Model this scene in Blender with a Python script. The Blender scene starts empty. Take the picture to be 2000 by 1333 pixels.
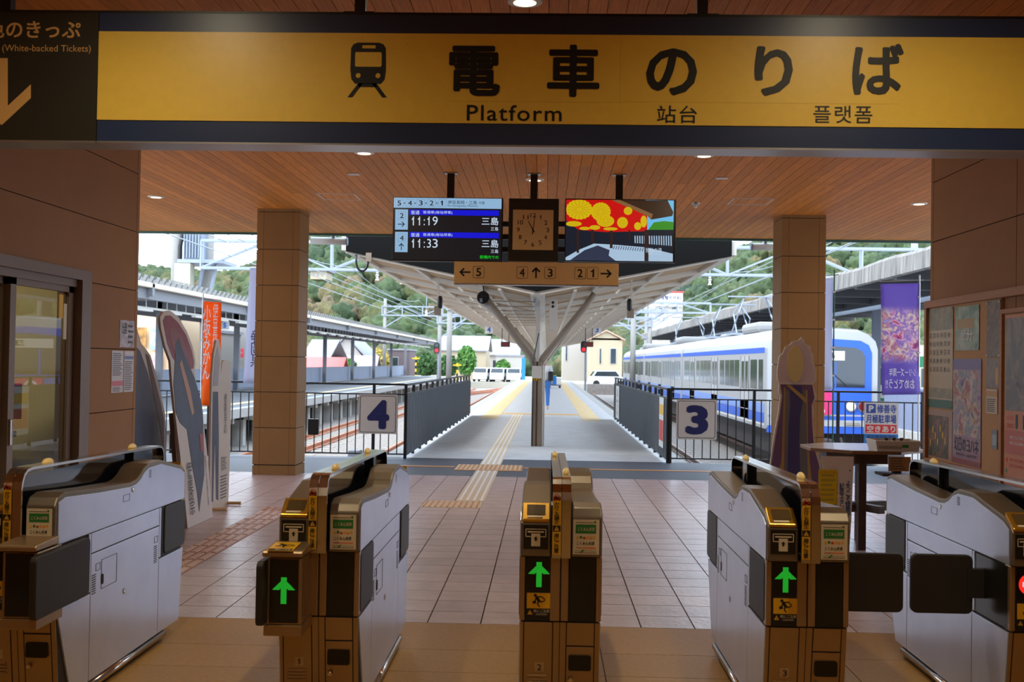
import bpy, bmesh, math, random
from mathutils import Vector, Matrix, noise as mnoise
random.seed(7)
R = math.radians
SC = bpy.context.scene
COL = SC.collection

# ------------------------------------------------------------------ camera
cam = bpy.data.cameras.new('camera'); camo = bpy.data.objects.new('camera', cam); COL.objects.link(camo)
SC.camera = camo
cam.lens = 40.0; cam.sensor_width = 36.0; cam.sensor_fit = 'HORIZONTAL'
cam.clip_start = 0.05; cam.clip_end = 2000
EYE = 1.47
def set_camera(vpx=1067.0, vpy=710.0, roll=0.88):
    f = 2222.2
    d = Vector(((vpx-1000)/f, -(vpy-666.5)/f, -1.0)).normalized()
    u = Vector((math.sin(R(roll)), math.cos(R(roll)), 0.0)); u = (u - d*u.dot(d)).normalized()
    x = d.cross(u)
    m = Matrix(((x[0], x[1], x[2]), (d[0], d[1], d[2]), (u[0], u[1], u[2]))).to_4x4()
    m.translation = (0, 0, EYE)
    camo.matrix_world = m
    return m
CAMM = set_camera()
def on_plane(px, py, Y):
    """Survey helper: where the sight line through a photo pixel meets the upright plane at distance Y (metres)."""
    d = CAMM.to_3x3() @ Vector(((px-1000)/2222.2, -(py-666.5)/2222.2, -1.0)); t = Y/d.y
    return (d.x*t, d.z*t+EYE)
def box_on(px0, px1, py0, py1, Y, z0=0.0):
    a = on_plane((px0+px1)/2, py1, Y); b = on_plane((px0+px1)/2, py0, Y); c = on_plane(px0, (py0+py1)/2, Y); d = on_plane(px1, (py0+py1)/2, Y)
    return (c[0], d[0], a[1]-z0, b[1]-z0)
cam.dof.use_dof = True; cam.dof.focus_distance = 8.0; cam.dof.aperture_fstop = 5.6

# ------------------------------------------------------------------ world, sun, exposure
W = bpy.data.worlds.new('overcast_sky'); SC.world = W; W.use_nodes = True
nt = W.node_tree; nt.nodes.clear()
wo = nt.nodes.new('ShaderNodeOutputWorld'); bg = nt.nodes.new('ShaderNodeBackground')
tc = nt.nodes.new('ShaderNodeTexCoord'); nz = nt.nodes.new('ShaderNodeTexNoise'); rp = nt.nodes.new('ShaderNodeValToRGB')
nz.inputs['Scale'].default_value = 3.0; nz.inputs['Detail'].default_value = 4.8
rp.color_ramp.elements[0].position = 0.35; rp.color_ramp.elements[0].color = (0.58, 0.75, 1.0, 1)
rp.color_ramp.elements[1].position = 0.62; rp.color_ramp.elements[1].color = (0.78, 0.89, 1.0, 1)
nt.links.new(tc.outputs['Generated'], nz.inputs['Vector']); nt.links.new(nz.outputs['Fac'], rp.inputs['Fac'])
nt.links.new(rp.outputs['Color'], bg.inputs['Color']); nt.links.new(bg.outputs['Background'], wo.inputs['Surface'])
bg.inputs['Strength'].default_value = 4.8
sun = bpy.data.lights.new('sun', 'SUN'); sun.energy = 3.0; sun.angle = R(25); sun.color = (1.0, 0.93, 0.82)
suno = bpy.data.objects.new('sun', sun); COL.objects.link(suno); suno.rotation_euler = (R(38), R(-18), R(-30)); suno.location = (0, 20, 40)
vs = SC.view_settings
vs.view_transform = 'Standard'; vs.look = 'None'; vs.gamma = 1.0; vs.use_curve_mapping = False; vs.exposure = 0.0
DL_W, DL_NEAR = 50.0, 1.75      # downlight power in watts
SC.cycles.use_denoising = True
SC.cycles.max_bounces = 10; SC.cycles.diffuse_bounces = 5; SC.cycles.glossy_bounces = 4; SC.cycles.transmission_bounces = 6; SC.cycles.transparent_max_bounces = 8
SC.cycles.sample_clamp_indirect = 6.0

# ------------------------------------------------------------------ materials
MATS = {}
def S(*c):                     # sRGB 0..255 -> linear
    return tuple(((v/255)/12.92 if v/255 <= 0.04045 else ((v/255+0.055)/1.055)**2.4) for v in c)
def mat(name, col=(0.5, 0.5, 0.5), rough=0.5, metal=0.0, var=0.0, nscale=8.0, bump=0.0, bscale=60.0, objvar=0.0,
        emit=None, estr=0.0, stretch=None, col2=None, alpha=None, trans=0.0, spec=0.5, coat=0.0):
    if name in MATS: return MATS[name]
    m = bpy.data.materials.new(name); m.use_nodes = True; MATS[name] = m
    n = m.node_tree.nodes; L = m.node_tree.links; p = n['Principled BSDF']
    p.inputs['Base Color'].default_value = (*col, 1); p.inputs['Roughness'].default_value = rough; p.inputs['Metallic'].default_value = metal
    p.inputs['Specular IOR Level'].default_value = spec
    if coat: p.inputs['Coat Weight'].default_value = coat
    if trans: p.inputs['Transmission Weight'].default_value = trans
    if emit: p.inputs['Emission Color'].default_value = (*emit, 1); p.inputs['Emission Strength'].default_value = estr
    if alpha is not None: p.inputs['Alpha'].default_value = alpha
    if var or bump or objvar or col2:
        tcn = n.new('ShaderNodeTexCoord'); mp = n.new('ShaderNodeMapping'); L.new(tcn.outputs['Object'], mp.inputs['Vector'])
        if stretch: mp.inputs['Scale'].default_value = stretch
        src = None
        if objvar:
            oi = n.new('ShaderNodeObjectInfo'); cb = n.new('ShaderNodeVectorMath'); cb.operation = 'MULTIPLY_ADD'
            cx = n.new('ShaderNodeCombineXYZ'); L.new(oi.outputs['Random'], cx.inputs[0]); L.new(oi.outputs['Random'], cx.inputs[1])
            L.new(cx.outputs[0], cb.inputs[0]); cb.inputs[1].default_value = (37, 61, 13); L.new(mp.outputs['Vector'], cb.inputs[2])
            vec = cb.outputs[0]
        else: vec = mp.outputs['Vector']
        tx = n.new('ShaderNodeTexNoise'); tx.inputs['Scale'].default_value = nscale; tx.inputs['Detail'].default_value = 5; tx.inputs['Roughness'].default_value = 0.6
        L.new(vec, tx.inputs['Vector'])
        if var or col2:
            mr = n.new('ShaderNodeMapRange'); L.new(tx.outputs['Fac'], mr.inputs['Value']); mr.inputs['From Min'].default_value = 0.3; mr.inputs['From Max'].default_value = 0.7
            if col2:
                mx = n.new('ShaderNodeMix'); mx.data_type = 'RGBA'; L.new(mr.outputs['Result'], mx.inputs[0])
                mx.inputs[6].default_value = (*col, 1); mx.inputs[7].default_value = (*col2, 1); src = mx.outputs[2]
            else:
                mr.inputs['To Min'].default_value = 1-var; mr.inputs['To Max'].default_value = 1+var
                mx = n.new('ShaderNodeMix'); mx.data_type = 'RGBA'; mx.blend_type = 'MULTIPLY'; mx.inputs[0].default_value = 1
                mx.inputs[6].default_value = (*col, 1); L.new(mr.outputs['Result'], mx.inputs[7]); src = mx.outputs[2]
        if objvar:
            mr2 = n.new('ShaderNodeMapRange'); L.new(oi.outputs['Random'], mr2.inputs['Value']); mr2.inputs['To Min'].default_value = 1-objvar; mr2.inputs['To Max'].default_value = 1+objvar
            mx2 = n.new('ShaderNodeMix'); mx2.data_type = 'RGBA'; mx2.blend_type = 'MULTIPLY'; mx2.inputs[0].default_value = 1
            if src: L.new(src, mx2.inputs[6])
            else: mx2.inputs[6].default_value = (*col, 1)
            L.new(mr2.outputs['Result'], mx2.inputs[7]); src = mx2.outputs[2]
        if src: L.new(src, p.inputs['Base Color'])
        if bump:
            t2 = n.new('ShaderNodeTexNoise'); t2.inputs['Scale'].default_value = bscale; t2.inputs['Detail'].default_value = 3; L.new(vec, t2.inputs['Vector'])
            b = n.new('ShaderNodeBump'); b.inputs['Strength'].default_value = bump; b.inputs['Distance'].default_value = 0.01
            L.new(t2.outputs['Fac'], b.inputs['Height']); L.new(b.outputs['Normal'], p.inputs['Normal'])
    return m
def art_mat(name, cols, scale=12.0, rough=0.4, dist=1.5):
    """Printed picture made of blurred patches of several colours."""
    if name in MATS: return MATS[name]
    m = bpy.data.materials.new(name); m.use_nodes = True; MATS[name] = m; n = m.node_tree.nodes; L = m.node_tree.links; p = n['Principled BSDF']; p.inputs['Roughness'].default_value = rough
    tcn = n.new('ShaderNodeTexCoord'); nz_ = n.new('ShaderNodeTexNoise'); nz_.inputs['Scale'].default_value = scale; nz_.inputs['Detail'].default_value = 4; nz_.inputs['Distortion'].default_value = dist
    vo = n.new('ShaderNodeTexVoronoi'); vo.inputs['Scale'].default_value = scale*1.1; ad = n.new('ShaderNodeMath'); ad.operation = 'MULTIPLY_ADD'; ad.inputs[1].default_value = 0.45
    sep = n.new('ShaderNodeSeparateColor'); L.new(tcn.outputs['Object'], nz_.inputs['Vector']); L.new(tcn.outputs['Object'], vo.inputs['Vector']); L.new(vo.outputs['Color'], sep.inputs[0]); L.new(sep.outputs[0], ad.inputs[0])
    mr = n.new('ShaderNodeMapRange'); mr.inputs['From Min'].default_value = 0.3; mr.inputs['From Max'].default_value = 0.7; mr.inputs['To Max'].default_value = 0.6; L.new(nz_.outputs['Fac'], mr.inputs['Value']); L.new(mr.outputs['Result'], ad.inputs[2])
    rp_ = n.new('ShaderNodeValToRGB'); L.new(ad.outputs[0], rp_.inputs['Fac']); el = rp_.color_ramp.elements
    el[0].color = (*S(*cols[0]), 1); el[0].position = 0.05; el[1].color = (*S(*cols[-1]), 1); el[1].position = 0.95
    for k, c in enumerate(cols[1:-1]): e = el.new(0.05+0.9*(k+1)/(len(cols)-1)); e.color = (*S(*c), 1)
    L.new(rp_.outputs['Color'], p.inputs['Base Color']); m['ramp'] = rp_.name
    return m
def emis(name, col, strength=1.0):
    return mat(name, (0.01, 0.01, 0.01), 0.3, emit=col, estr=strength)

# ------------------------------------------------------------------ mesh builders
class MB:
    def __init__(s): s.v = []; s.f = []
    def add(s, vs, fs):
        o = len(s.v); s.v += [tuple(v) for v in vs]; s.f += [tuple(i+o for i in f) for f in fs]; return s
    def box(s, x0, x1, y0, y1, z0, z1):
        return s.add([(x0,y0,z0),(x1,y0,z0),(x1,y1,z0),(x0,y1,z0),(x0,y0,z1),(x1,y0,z1),(x1,y1,z1),(x0,y1,z1)],
                     [(0,3,2,1),(4,5,6,7),(0,1,5,4),(1,2,6,5),(2,3,7,6),(3,0,4,7)])
    def quad(s, a, b, c, d): return s.add([a,b,c,d], [(0,1,2,3)])
    def bar(s, a, b, w, h=None, up=(0,0,1)):
        a = Vector(a); b = Vector(b); h = h or w; d = (b-a).normalized(); up = Vector(up)
        if abs(d.dot(up)) > 0.98: up = Vector((1,0,0))
        x = d.cross(up).normalized()*w/2; z = x.cross(d).normalized()*h/2
        vs = [a-x-z, a+x-z, a+x+z, a-x+z, b-x-z, b+x-z, b+x+z, b-x+z]
        return s.add(vs, [(0,1,2,3),(7,6,5,4),(0,4,5,1),(1,5,6,2),(2,6,7,3),(3,7,4,0)])
    def tube(s, pts, r, n=8, cap=True):
        pts = [Vector(p) for p in pts]; rings = []
        rr = r if isinstance(r, (list, tuple)) else [r]*len(pts)
        prev = None
        for i, p in enumerate(pts):
            d = (pts[min(i+1, len(pts)-1)]-pts[max(i-1, 0)]).normalized()
            if prev is None:
                a = Vector((0,0,1)) if abs(d.z) < 0.9 else Vector((1,0,0)); x = d.cross(a).normalized()
            else:
                x = (prev - d*prev.dot(d)).normalized()
            prev = x; y = d.cross(x)
            rings.append([p + (x*math.cos(2*math.pi*k/n)+y*math.sin(2*math.pi*k/n))*rr[i] for k in range(n)])
        vs = [v for rg in rings for v in rg]; fs = []
        for i in range(len(pts)-1):
            for k in range(n):
                fs.append((i*n+k, i*n+(k+1)%n, (i+1)*n+(k+1)%n, (i+1)*n+k))
        if cap:
            fs.append(tuple(range(n-1, -1, -1))); fs.append(tuple((len(pts)-1)*n+k for k in range(n)))
        return s.add(vs, fs)
    def prism(s, poly, a0, a1, axis='y'):
        # poly: 2D points; axis y: (x,z) extruded y ; axis x: (y,z) extruded x ; axis z: (x,y) extruded z
        def P(p, t):
            return (p[0], t, p[1]) if axis == 'y' else ((t, p[0], p[1]) if axis == 'x' else (p[0], p[1], t))
        n = len(poly)
        vs = [P(p, a0) for p in poly]+[P(p, a1) for p in poly]
        fs = [tuple(range(n)), tuple(range(2*n-1, n-1, -1))]+[(i, i+n, (i+1) % n+n, (i+1) % n) for i in range(n)]
        return s.add(vs, fs)
    def lathe(s, prof, c=(0,0,0), n=16, axis='z'):
        vs = []; fs = []
        for r, h in prof:
            for k in range(n):
                a = 2*math.pi*k/n; x, y = r*math.cos(a), r*math.sin(a)
                p = (x, y, h) if axis == 'z' else ((x, h, y) if axis == 'y' else (h, x, y))
                vs.append((c[0]+p[0], c[1]+p[1], c[2]+p[2]))
        for i in range(len(prof)-1):
            for k in range(n): fs.append((i*n+k, i*n+(k+1) % n, (i+1)*n+(k+1) % n, (i+1)*n+k))
        fs.append(tuple(range(n-1, -1, -1))); fs.append(tuple((len(prof)-1)*n+k for k in range(n)))
        return s.add(vs, fs)
    def mesh(s, name, m):
        me = bpy.data.meshes.new(name); me.from_pydata(s.v, [], s.f)
        bm = bmesh.new(); bm.from_mesh(me); bmesh.ops.recalc_face_normals(bm, faces=bm.faces); bm.to_mesh(me); bm.free()
        if m: me.materials.append(m)
        return me
    def build(s, name, m, parent=None, bevel=0.0, smooth=False, seg=2, **kw):
        o = bpy.data.objects.new(name, s.mesh(name, m)); COL.objects.link(o)
        if parent: o.parent = parent
        if bevel:
            b = o.modifiers.new('bevel', 'BEVEL'); b.width = bevel; b.segments = seg; b.limit_method = 'ANGLE'; b.angle_limit = R(35)
        if smooth:
            for p in o.data.polygons: p.use_smooth = True
        tag(o, **kw)
        return o
def tag(o, label=None, cat=None, group=None, kind=None):
    if label: o['label'] = label
    if cat: o['category'] = cat
    if group: o['group'] = group
    if kind: o['kind'] = kind
    return o
def empty(name, loc=(0,0,0), rz=0.0, label=None, cat=None, group=None, kind=None, rx=0.0, ry=0.0):
    o = bpy.data.objects.new(name, None); COL.objects.link(o); o.location = loc; o.rotation_euler = (R(rx), R(ry), R(rz)); o.empty_display_size = 0.1
    return tag(o, label, cat, group, kind)
def inst(o, parent=None, loc=None, name=None):
    c = o.copy(); COL.objects.link(c); c.parent = parent
    if name: c.name = name
    if loc is not None: c.location = loc
    return c
def copy_tree(o, parent=None):
    c = o.copy(); COL.objects.link(c); c.parent = parent
    for ch in list(o.children): copy_tree(ch, c)
    return c
def bx(name, m, parent, x0, x1, y0, y1, z0, z1, bevel=0.0, **kw):
    return MB().box(x0, x1, y0, y1, z0, z1).build(name, m, parent, bevel=bevel, **kw)

def text(body, box, m, parent, y=0.0, bold=0.0, name='lettering', vertical=False, plane='xz', mirror=False, keep=False, sp=1.0, **kw):
    """Flat print: glyph outlines fitted into box=(x0,x1,z0,z1) on the plane y (facing -y) of the parent."""
    if body == '1':
        P1 = [(0.5, 0), (1, 0), (1, 1), (0.62, 1), (0.5, 0.87), (0.26, 0.78), (0, 0.76), (0, 0.62), (0.5, 0.64)]
        x0, x1, z0, z1 = box; o = MB().add([((x1-(x1-x0)*u) if mirror else x0+(x1-x0)*u, y, z0+(z1-z0)*v) if plane == 'xz' else (x0+(x1-x0)*u, z0+(z1-z0)*v, y) for u, v in P1], [(0, 1, 2, 3, 4, 8), (4, 5, 6, 7, 8)]).build(name, m, parent)
        return tag(o, **kw)
    if vertical:
        body = '\n'.join(body)
    dup = bold
    c = bpy.data.curves.new('glyphs', 'FONT'); c.body = body; c.offset = 0.0 if dup else bold; c.fill_mode = 'FRONT'; c.resolution_u = 3
    c.align_x = 'CENTER' if vertical else 'LEFT'; c.space_line = 0.85 if vertical else 1.0; c.space_character = sp
    t = bpy.data.objects.new('glyphs', c)
    me = t.to_mesh().copy()
    t.to_mesh_clear(); bpy.data.objects.remove(t); bpy.data.curves.remove(c)
    if dup:      # embolden digits with shifted copies of the outline
        va = [v.co.copy() for v in me.vertices]; fa = [tuple(q.vertices) for q in me.polygons]; nv = []; nf = []
        nd = 8 if box[3]-box[2] > 0.09 and len(body) < 3 else 4
        for k in range(nd):
            dx, dy = dup*math.cos((k+0.5)*2*math.pi/nd), dup*math.sin((k+0.5)*2*math.pi/nd); o_ = len(nv)
            nv += [(v.x+dx, v.y+dy, k*0.0002) for v in va]; nf += [tuple(i+o_ for i in f) for f in fa]
        me = bpy.data.meshes.new('glyphs'); me.from_pydata(nv, [], nf)
    xs = [v.co.x for v in me.vertices]; ys = [v.co.y for v in me.vertices]
    ax, bx_, ay, by = min(xs), max(xs), min(ys), max(ys)
    x0, x1, z0, z1 = box
    sx = (x1-x0)/max(bx_-ax, 1e-6); sz = (z1-z0)/max(by-ay, 1e-6)
    if keep:
        k = min(sx, sz); ox = (x0+x1)/2-k*(bx_-ax)/2; oz = (z0+z1)/2-k*(by-ay)/2; sx = sz = k
    else: ox, oz = x0, z0
    for v in me.vertices:
        X = ox+(v.co.x-ax)*sx; Z = oz+(v.co.y-ay)*sz
        if mirror: X = x0+x1-X
        v.co = (X, y-v.co.z, Z) if plane == 'xz' else (X, Z, y+v.co.z)
    if mirror: me.flip_normals()
    me.materials.clear(); me.materials.append(m); me.name = name
    o = bpy.data.objects.new(name, me); COL.objects.link(o); o.parent = parent
    return tag(o, **kw)
def plate(name, m, parent, x0, x1, z0, z1, y, t=0.002, bevel=0.0, **kw):
    return bx(name, m, parent, x0, x1, y-t, y, z0, z1, bevel, **kw)
def shape(name, m, parent, poly, y, t=0.001, **kw):
    return MB().prism(poly, y-t, y).build(name, m, parent, **kw)
def ngon(cx, cz, r, n=24, a0=0.0, rz=None):
    return [(cx+r*math.cos(a0+2*math.pi*k/n), cz+(rz or r)*math.sin(a0+2*math.pi*k/n)) for k in range(n)]
def rrect(x0, x1, z0, z1, r, n=4):
    pts = []
    for cx, cz, a in ((x1-r, z1-r, 0), (x0+r, z1-r, 90), (x0+r, z0+r, 180), (x1-r, z0+r, 270)):
        for k in range(n+1): pts.append((cx+r*math.cos(R(a+90*k/n)), cz+r*math.sin(R(a+90*k/n))))
    return pts
def frame_poly(name, m, parent, x0, x1, z0, z1, r, w, y, t=0.001, **kw):
    """A rounded rectangular outline as a thin ring."""
    a = rrect(x0, x1, z0, z1, r); b = rrect(x0+w, x1-w, z0+w, z1-w, max(r-w, 0.001)); n = len(a)
    vs = [(p[0], y-t, p[1]) for p in a]+[(p[0], y-t, p[1]) for p in b]
    return MB().add(vs, [(i, (i+1) % n, (i+1) % n+n, i+n) for i in range(n)]).build(name, m, parent, **kw)
def arrow(name, m, parent, cx, cz, size, y, ang=0.0, w=0.13, **kw):
    """A line arrow pointing up (ang 0), turned anticlockwise by ang degrees."""
    s = size/2; t = size*w
    polys = [[(-t/2, -s), (t/2, -s), (t/2, s-t), (-t/2, s-t)],
             [(0, s), (-s*0.78, s*0.22), (-s*0.78+t*0.75, s*0.22-t*0.75), (0, s-t*1.5)],
             [(0, s), (0, s-t*1.5), (s*0.78-t*0.75, s*0.22-t*0.75), (s*0.78, s*0.22)]]
    b = MB(); ca, sa = math.cos(R(ang)), math.sin(R(ang))
    for p in polys:
        b.add([(cx+q[0]*ca-q[1]*sa, y, cz+q[0]*sa+q[1]*ca) for q in p], [tuple(range(len(p)))])
    return b.build(name, m, parent, **kw)
# ================================================================== STRUCTURE
CEIL = 3.38
m_grout = mat('grout', S(58, 46, 42), 0.9)
m_tile = mat('quarry_tile', S(194, 174, 176), 0.30, var=0.14, nscale=5, bump=0.35, bscale=28, objvar=0.07)
m_slab = mat('brown_stone_slab', S(172, 134, 78), 0.5, spec=0.25, var=0.10, nscale=40, bump=0.15, bscale=120, objvar=0.03)
m_panel = mat('tan_wall_panel', S(158, 112, 72), 0.6, spec=0.2, var=0.05, nscale=3, bump=0.05, bscale=200, objvar=0.03)
m_pillar = mat('tan_pillar_tile', S(146, 110, 68), 0.45, spec=0.25, var=0.04, nscale=4, objvar=0.03)
m_joint = mat('dark_joint', S(60, 44, 34), 0.9)
m_plank = mat('cedar_plank', S(210, 136, 60), 0.6, spec=0.2, var=0.22, nscale=6, stretch=(14, 0.5, 14), objvar=0.14, bump=0.05, bscale=30)
m_black = mat('black_steel', S(22, 22, 20), 0.4)
m_white = mat('white_paint', S(225, 224, 218), 0.5)
m_alu = mat('aluminium', S(190, 190, 188), 0.35, metal=0.9)
m_asph = mat('asphalt', S(150, 152, 156), 0.75, var=0.12, nscale=12, bump=0.3, bscale=150)
m_conc = mat('concrete', S(176, 176, 172), 0.8, var=0.12, nscale=6, bump=0.15, bscale=40)

# ---- floor: quarry tiles laid on a 0.3 m grid
TX0, TY0, TP = -0.347, 6.41, 0.30
floor = bx('floor', m_grout, None, -9.2, 9.2, TY0, 14.66, -0.10, -0.012, kind='structure')
tmesh = MB().box(-0.1462, 0.1462, -0.1462, 0.1462, -0.012, 0.0).mesh('tile', m_tile)
cells = []
for j in range(28):
    for i in range(-30, 31):
        x = TX0+TP*(i+0.5); y = TY0+TP*(j+0.5)
        if y > 14.66: continue
        if y < 8.9 and not -3.2 < x < 2.95: continue
        vis = -3.35 < x < 3.2 and not (y > 9 and abs(x) > 3.2)
        cells.append((0 if vis else 1, y, abs(x), x))
cells.sort()
rest = MB()
for k, (_, y, _, x) in enumerate(cells):
    if k < 300:
        o = bpy.data.objects.new('tile', tmesh); COL.objects.link(o); o.parent = floor; o.location = (x, y, 0)
    else: rest.box(x-0.1462, x+0.1462, y-0.1462, min(y+0.1462, 14.66), -0.012, 0)
rest.build('tile_field', m_tile, floor, kind='stuff')

# ---- foreground stone slabs
floor2 = bx('floor_slab_bed', m_grout, None, -3.3, 3.0, -6.2, TY0, -0.10, -0.012, kind='structure')
rows = [TY0, 5.82, 5.40, 4.80, 4.20, 3.6, 3.0, 2.4, 1.2, 0.0, -1.2, -2.4, -3.6, -4.8, -6.2]
for a, b in zip(rows, rows[1:]):
    for x0 in (-3.3, -2.1, -0.9, 0.3, 1.5, 2.7):
        bx('paving_slab', m_slab, floor2, x0+0.002, min(x0+1.198, 3.0), b+0.002, a-0.002, -0.012, 0.0)

# ---- tactile guidance paving (left passage)
m_tact = mat('tactile_terracotta', S(196, 146, 126), 0.5, var=0.1, nscale=20)
m_tbar = mat('tactile_bar_pale', S(222, 200, 190), 0.5, var=0.06, nscale=20)
tact = empty('tactile_guide_path', (-2.6, 7, 0), label='terracotta tactile guide path with raised bars beside the left gate', cat='tactile paving')
bars = [MB(), MB()]
for k in range(16):
    y0 = TY0+TP*k
    t = bx('tactile_tile', m_tact, tact, -0.148, 0.148, y0-7+0.002, y0-7+0.298, -0.011, 0.002)
    b = MB()
    for q in range(4):
        if k < 15: b.box(-0.148+0.075*q+0.018, -0.148+0.075*q+0.058, y0-7+0.02, y0-7+0.28, 0.002, 0.008)
        else:
            for r in range(4): b.lathe([(0.018, 0.002), (0.012, 0.008)], (-0.148+0.075*q+0.037, y0-7+0.04+0.073*r, 0), 8)
    b.build('raised_bars' if k < 15 else 'raised_dots', m_tbar if k < 15 else m_tact, t)

# ---- tactile strips in the middle: striped cross bands and a four-bar path
m_cream = mat('cream_strip', S(214, 196, 168), 0.6, var=0.06, nscale=15)
m_orange = mat('ochre_strip', S(196, 140, 84), 0.6)
m_whitep = mat('white_line_paint', S(236, 234, 230), 0.6)
def cross_band(name, x0, x1, y0, y1, n, ma, mb, label):
    r = empty(name, ((x0+x1)/2, (y0+y1)/2, 0), label=label, cat='tactile paving')
    w = x1-x0; d = y1-y0
    bx('base_plate', ma, r, -w/2, w/2, -d/2, d/2, 0.0, 0.003)
    for k in range(n):
        bx('raised_bar', mb, r, -w/2+w*(k+0.25)/n, -w/2+w*(k+0.55)/n, -d/2+0.03, d/2-0.03, 0.003, 0.008)
    return r
cross_band('tactile_cross_band', -1.245, -0.645, 11.46, 12.0, 10, m_cream, m_orange, 'striped tactile cross band with orange bars on the tiled floor')
cross_band('tactile_cross_band', -1.235, -0.31, 15.42, 16.3, 15, m_orange, m_cream, 'striped tactile cross band on the dark strip before the platform')
gp = empty('tactile_bar_path', (-0.78, 12, 0), label='cream four-bar tactile path running up the middle of the platform', cat='tactile paving')
for y0, y1 in ((12.02, 15.40), (16.32, 32.4)):
    bx('path_base', m_cream, gp, -0.15, 0.15, y0-12, y1-12, 0.0, 0.003)
    for q in range(4): bx('raised_bar', m_whitep, gp, -0.15+0.075*q+0.025, -0.15+0.075*q+0.05, y0-12, y1-12, 0.003, 0.008)
for nm, x0, x1, lb in (('floor_groove', -2.75, -1.26, 'left'), ('floor_groove', -0.29, 2.6, 'right')):
    bx(nm, m_orange, None, x0, x1, 15.85, 15.99, -0.004, 0.003, label='thin ochre drain strip crossing the dark floor on the %s' % lb, cat='drain')

# ---- walls
ZJ = [0.0, 0.15, 0.605, 1.065, 1.525, 1.985, 2.44, 2.895, CEIL]
def panel_wall(name, xf, sgn, y0, y1, holes, yjs):
    """Backing slab with separate cladding panels; xf the visible face, sgn the side the room is on."""
    if holes:
        hy0, hy1, hz1 = holes
        b = MB(); xa, xb = sorted((xf-sgn*0.22, xf-sgn*0.012))
        b.box(xa, xb, y0, hy0, 0, CEIL); b.box(xa, xb, hy1, y1, 0, CEIL); b.box(xa, xb, hy0, hy1, hz1, CEIL)
    else:
        b = MB(); xa, xb = sorted((xf-sgn*0.22, xf-sgn*0.012)); b.box(xa, xb, y0, y1, 0, CEIL)
    w = b.build(name, m_joint, None, kind='structure')
    xa, xb = sorted((xf-sgn*0.012, xf))
    for z0, z1 in zip(ZJ, ZJ[1:]):
        for a, c in zip(yjs, yjs[1:]):
            segs = [(a, c, z0, z1)]
            if holes:
                segs = []
                hy0, hy1, hz1 = holes
                if c <= hy0 or a >= hy1 or z0 >= hz1: segs = [(a, c, z0, z1)]
                elif a == hy0 and z1 > hz1:
                    g_ = 0.003; MB().prism([(hy1, z0+g_), (c-g_, z0+g_), (c-g_, z1-g_), (a+g_, z1-g_), (a+g_, hz1), (hy1, hz1)], xa, xb, 'x').build('wall_panel', m_panel, w)
                else:
                    if a < hy0: segs.append((a, hy0, z0, z1))
                    if c > hy1: segs.append((hy1, c, z0, z1))
                    if z1 > hz1: segs.append((max(a, hy0), min(c, hy1), hz1, z1))
            for s0, s1, t0, t1 in segs:
                if s1-s0 > 0.02 and t1-t0 > 0.02: bx('wall_panel', m_panel, w, xa, xb, s0+0.003, s1-0.003, t0+0.003, t1-0.003, 0.002)
    return w
wl = panel_wall('wall_left', -3.2, 1, -6.2, 8.8, (4.70, 7.86, 2.06), [-6.2, -3.6, -0.9, 1.8, 4.70, 8.74, 8.8])
wr = panel_wall('wall_right', 2.93, -1, -6.2, 8.8, None, [-6.2, -3.6, -0.9, 1.8, 4.5, 7.2, 8.74, 8.8])
for nm, a, b_ in (('wall_left_return', -9.2, -3.2), ('wall_right_return', 2.93, 9.2)):
    xs = (a, b_-0.2) if a < 0 else (a+0.2, b_)
    bx(nm, m_panel, None, xs[0], xs[1], 8.62, 8.8, 0, CEIL, kind='structure')
bx('wall_back', m_panel, None, -3.4, 3.1, -6.5, -6.2, 0, CEIL, kind='structure')

# ---- ceiling: cedar planks running away from the camera
ceil_o = bx('ceiling', m_joint, None, -9.2, 9.2, -6.5, 17.05, CEIL+0.012, CEIL+0.3, kind='structure')
PWD = 0.105
lanes = int(18.3/PWD)
pm = {}
def plank(x, y0, y1):
    key = round(y1-y0, 2)
    if key not in pm: pm[key] = MB().box(-PWD/2+0.002, PWD/2-0.002, 0, key-0.003, 0, 0.012).mesh('plank', m_plank)
    o = bpy.data.objects.new('plank', pm[key]); COL.objects.link(o); o.parent = ceil_o; o.location = (x, y0, CEIL)
for k in range(lanes):
    x = -9.15+PWD*(k+0.5)
    if -3.25 < x < 3.0:
        j = random.choice((8.0, 9.0, 10.0, 11.0, 12.0, 13.0, 14.0))
        plank(x, -6.4, 4.0) if k % 1 == 0 else None
        plank(x, 4.0, j); plank(x, j, 17.05)
    elif abs(x) < 7.5: plank(x, 8.75, 17.05)
o = MB().box(-9.2, 9.2, 17.05, 17.09, CEIL-0.035, CEIL+0.33).build('ceiling_edge_trim', mat('teal_drip_edge', S(70, 104, 98), 0.4, metal=0.5), None, kind='structure')
bx('roof_slab', m_conc, None, -9.2, 9.2, -6.5, 17.05, CEIL+0.31, CEIL+0.45, kind='structure')

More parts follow.
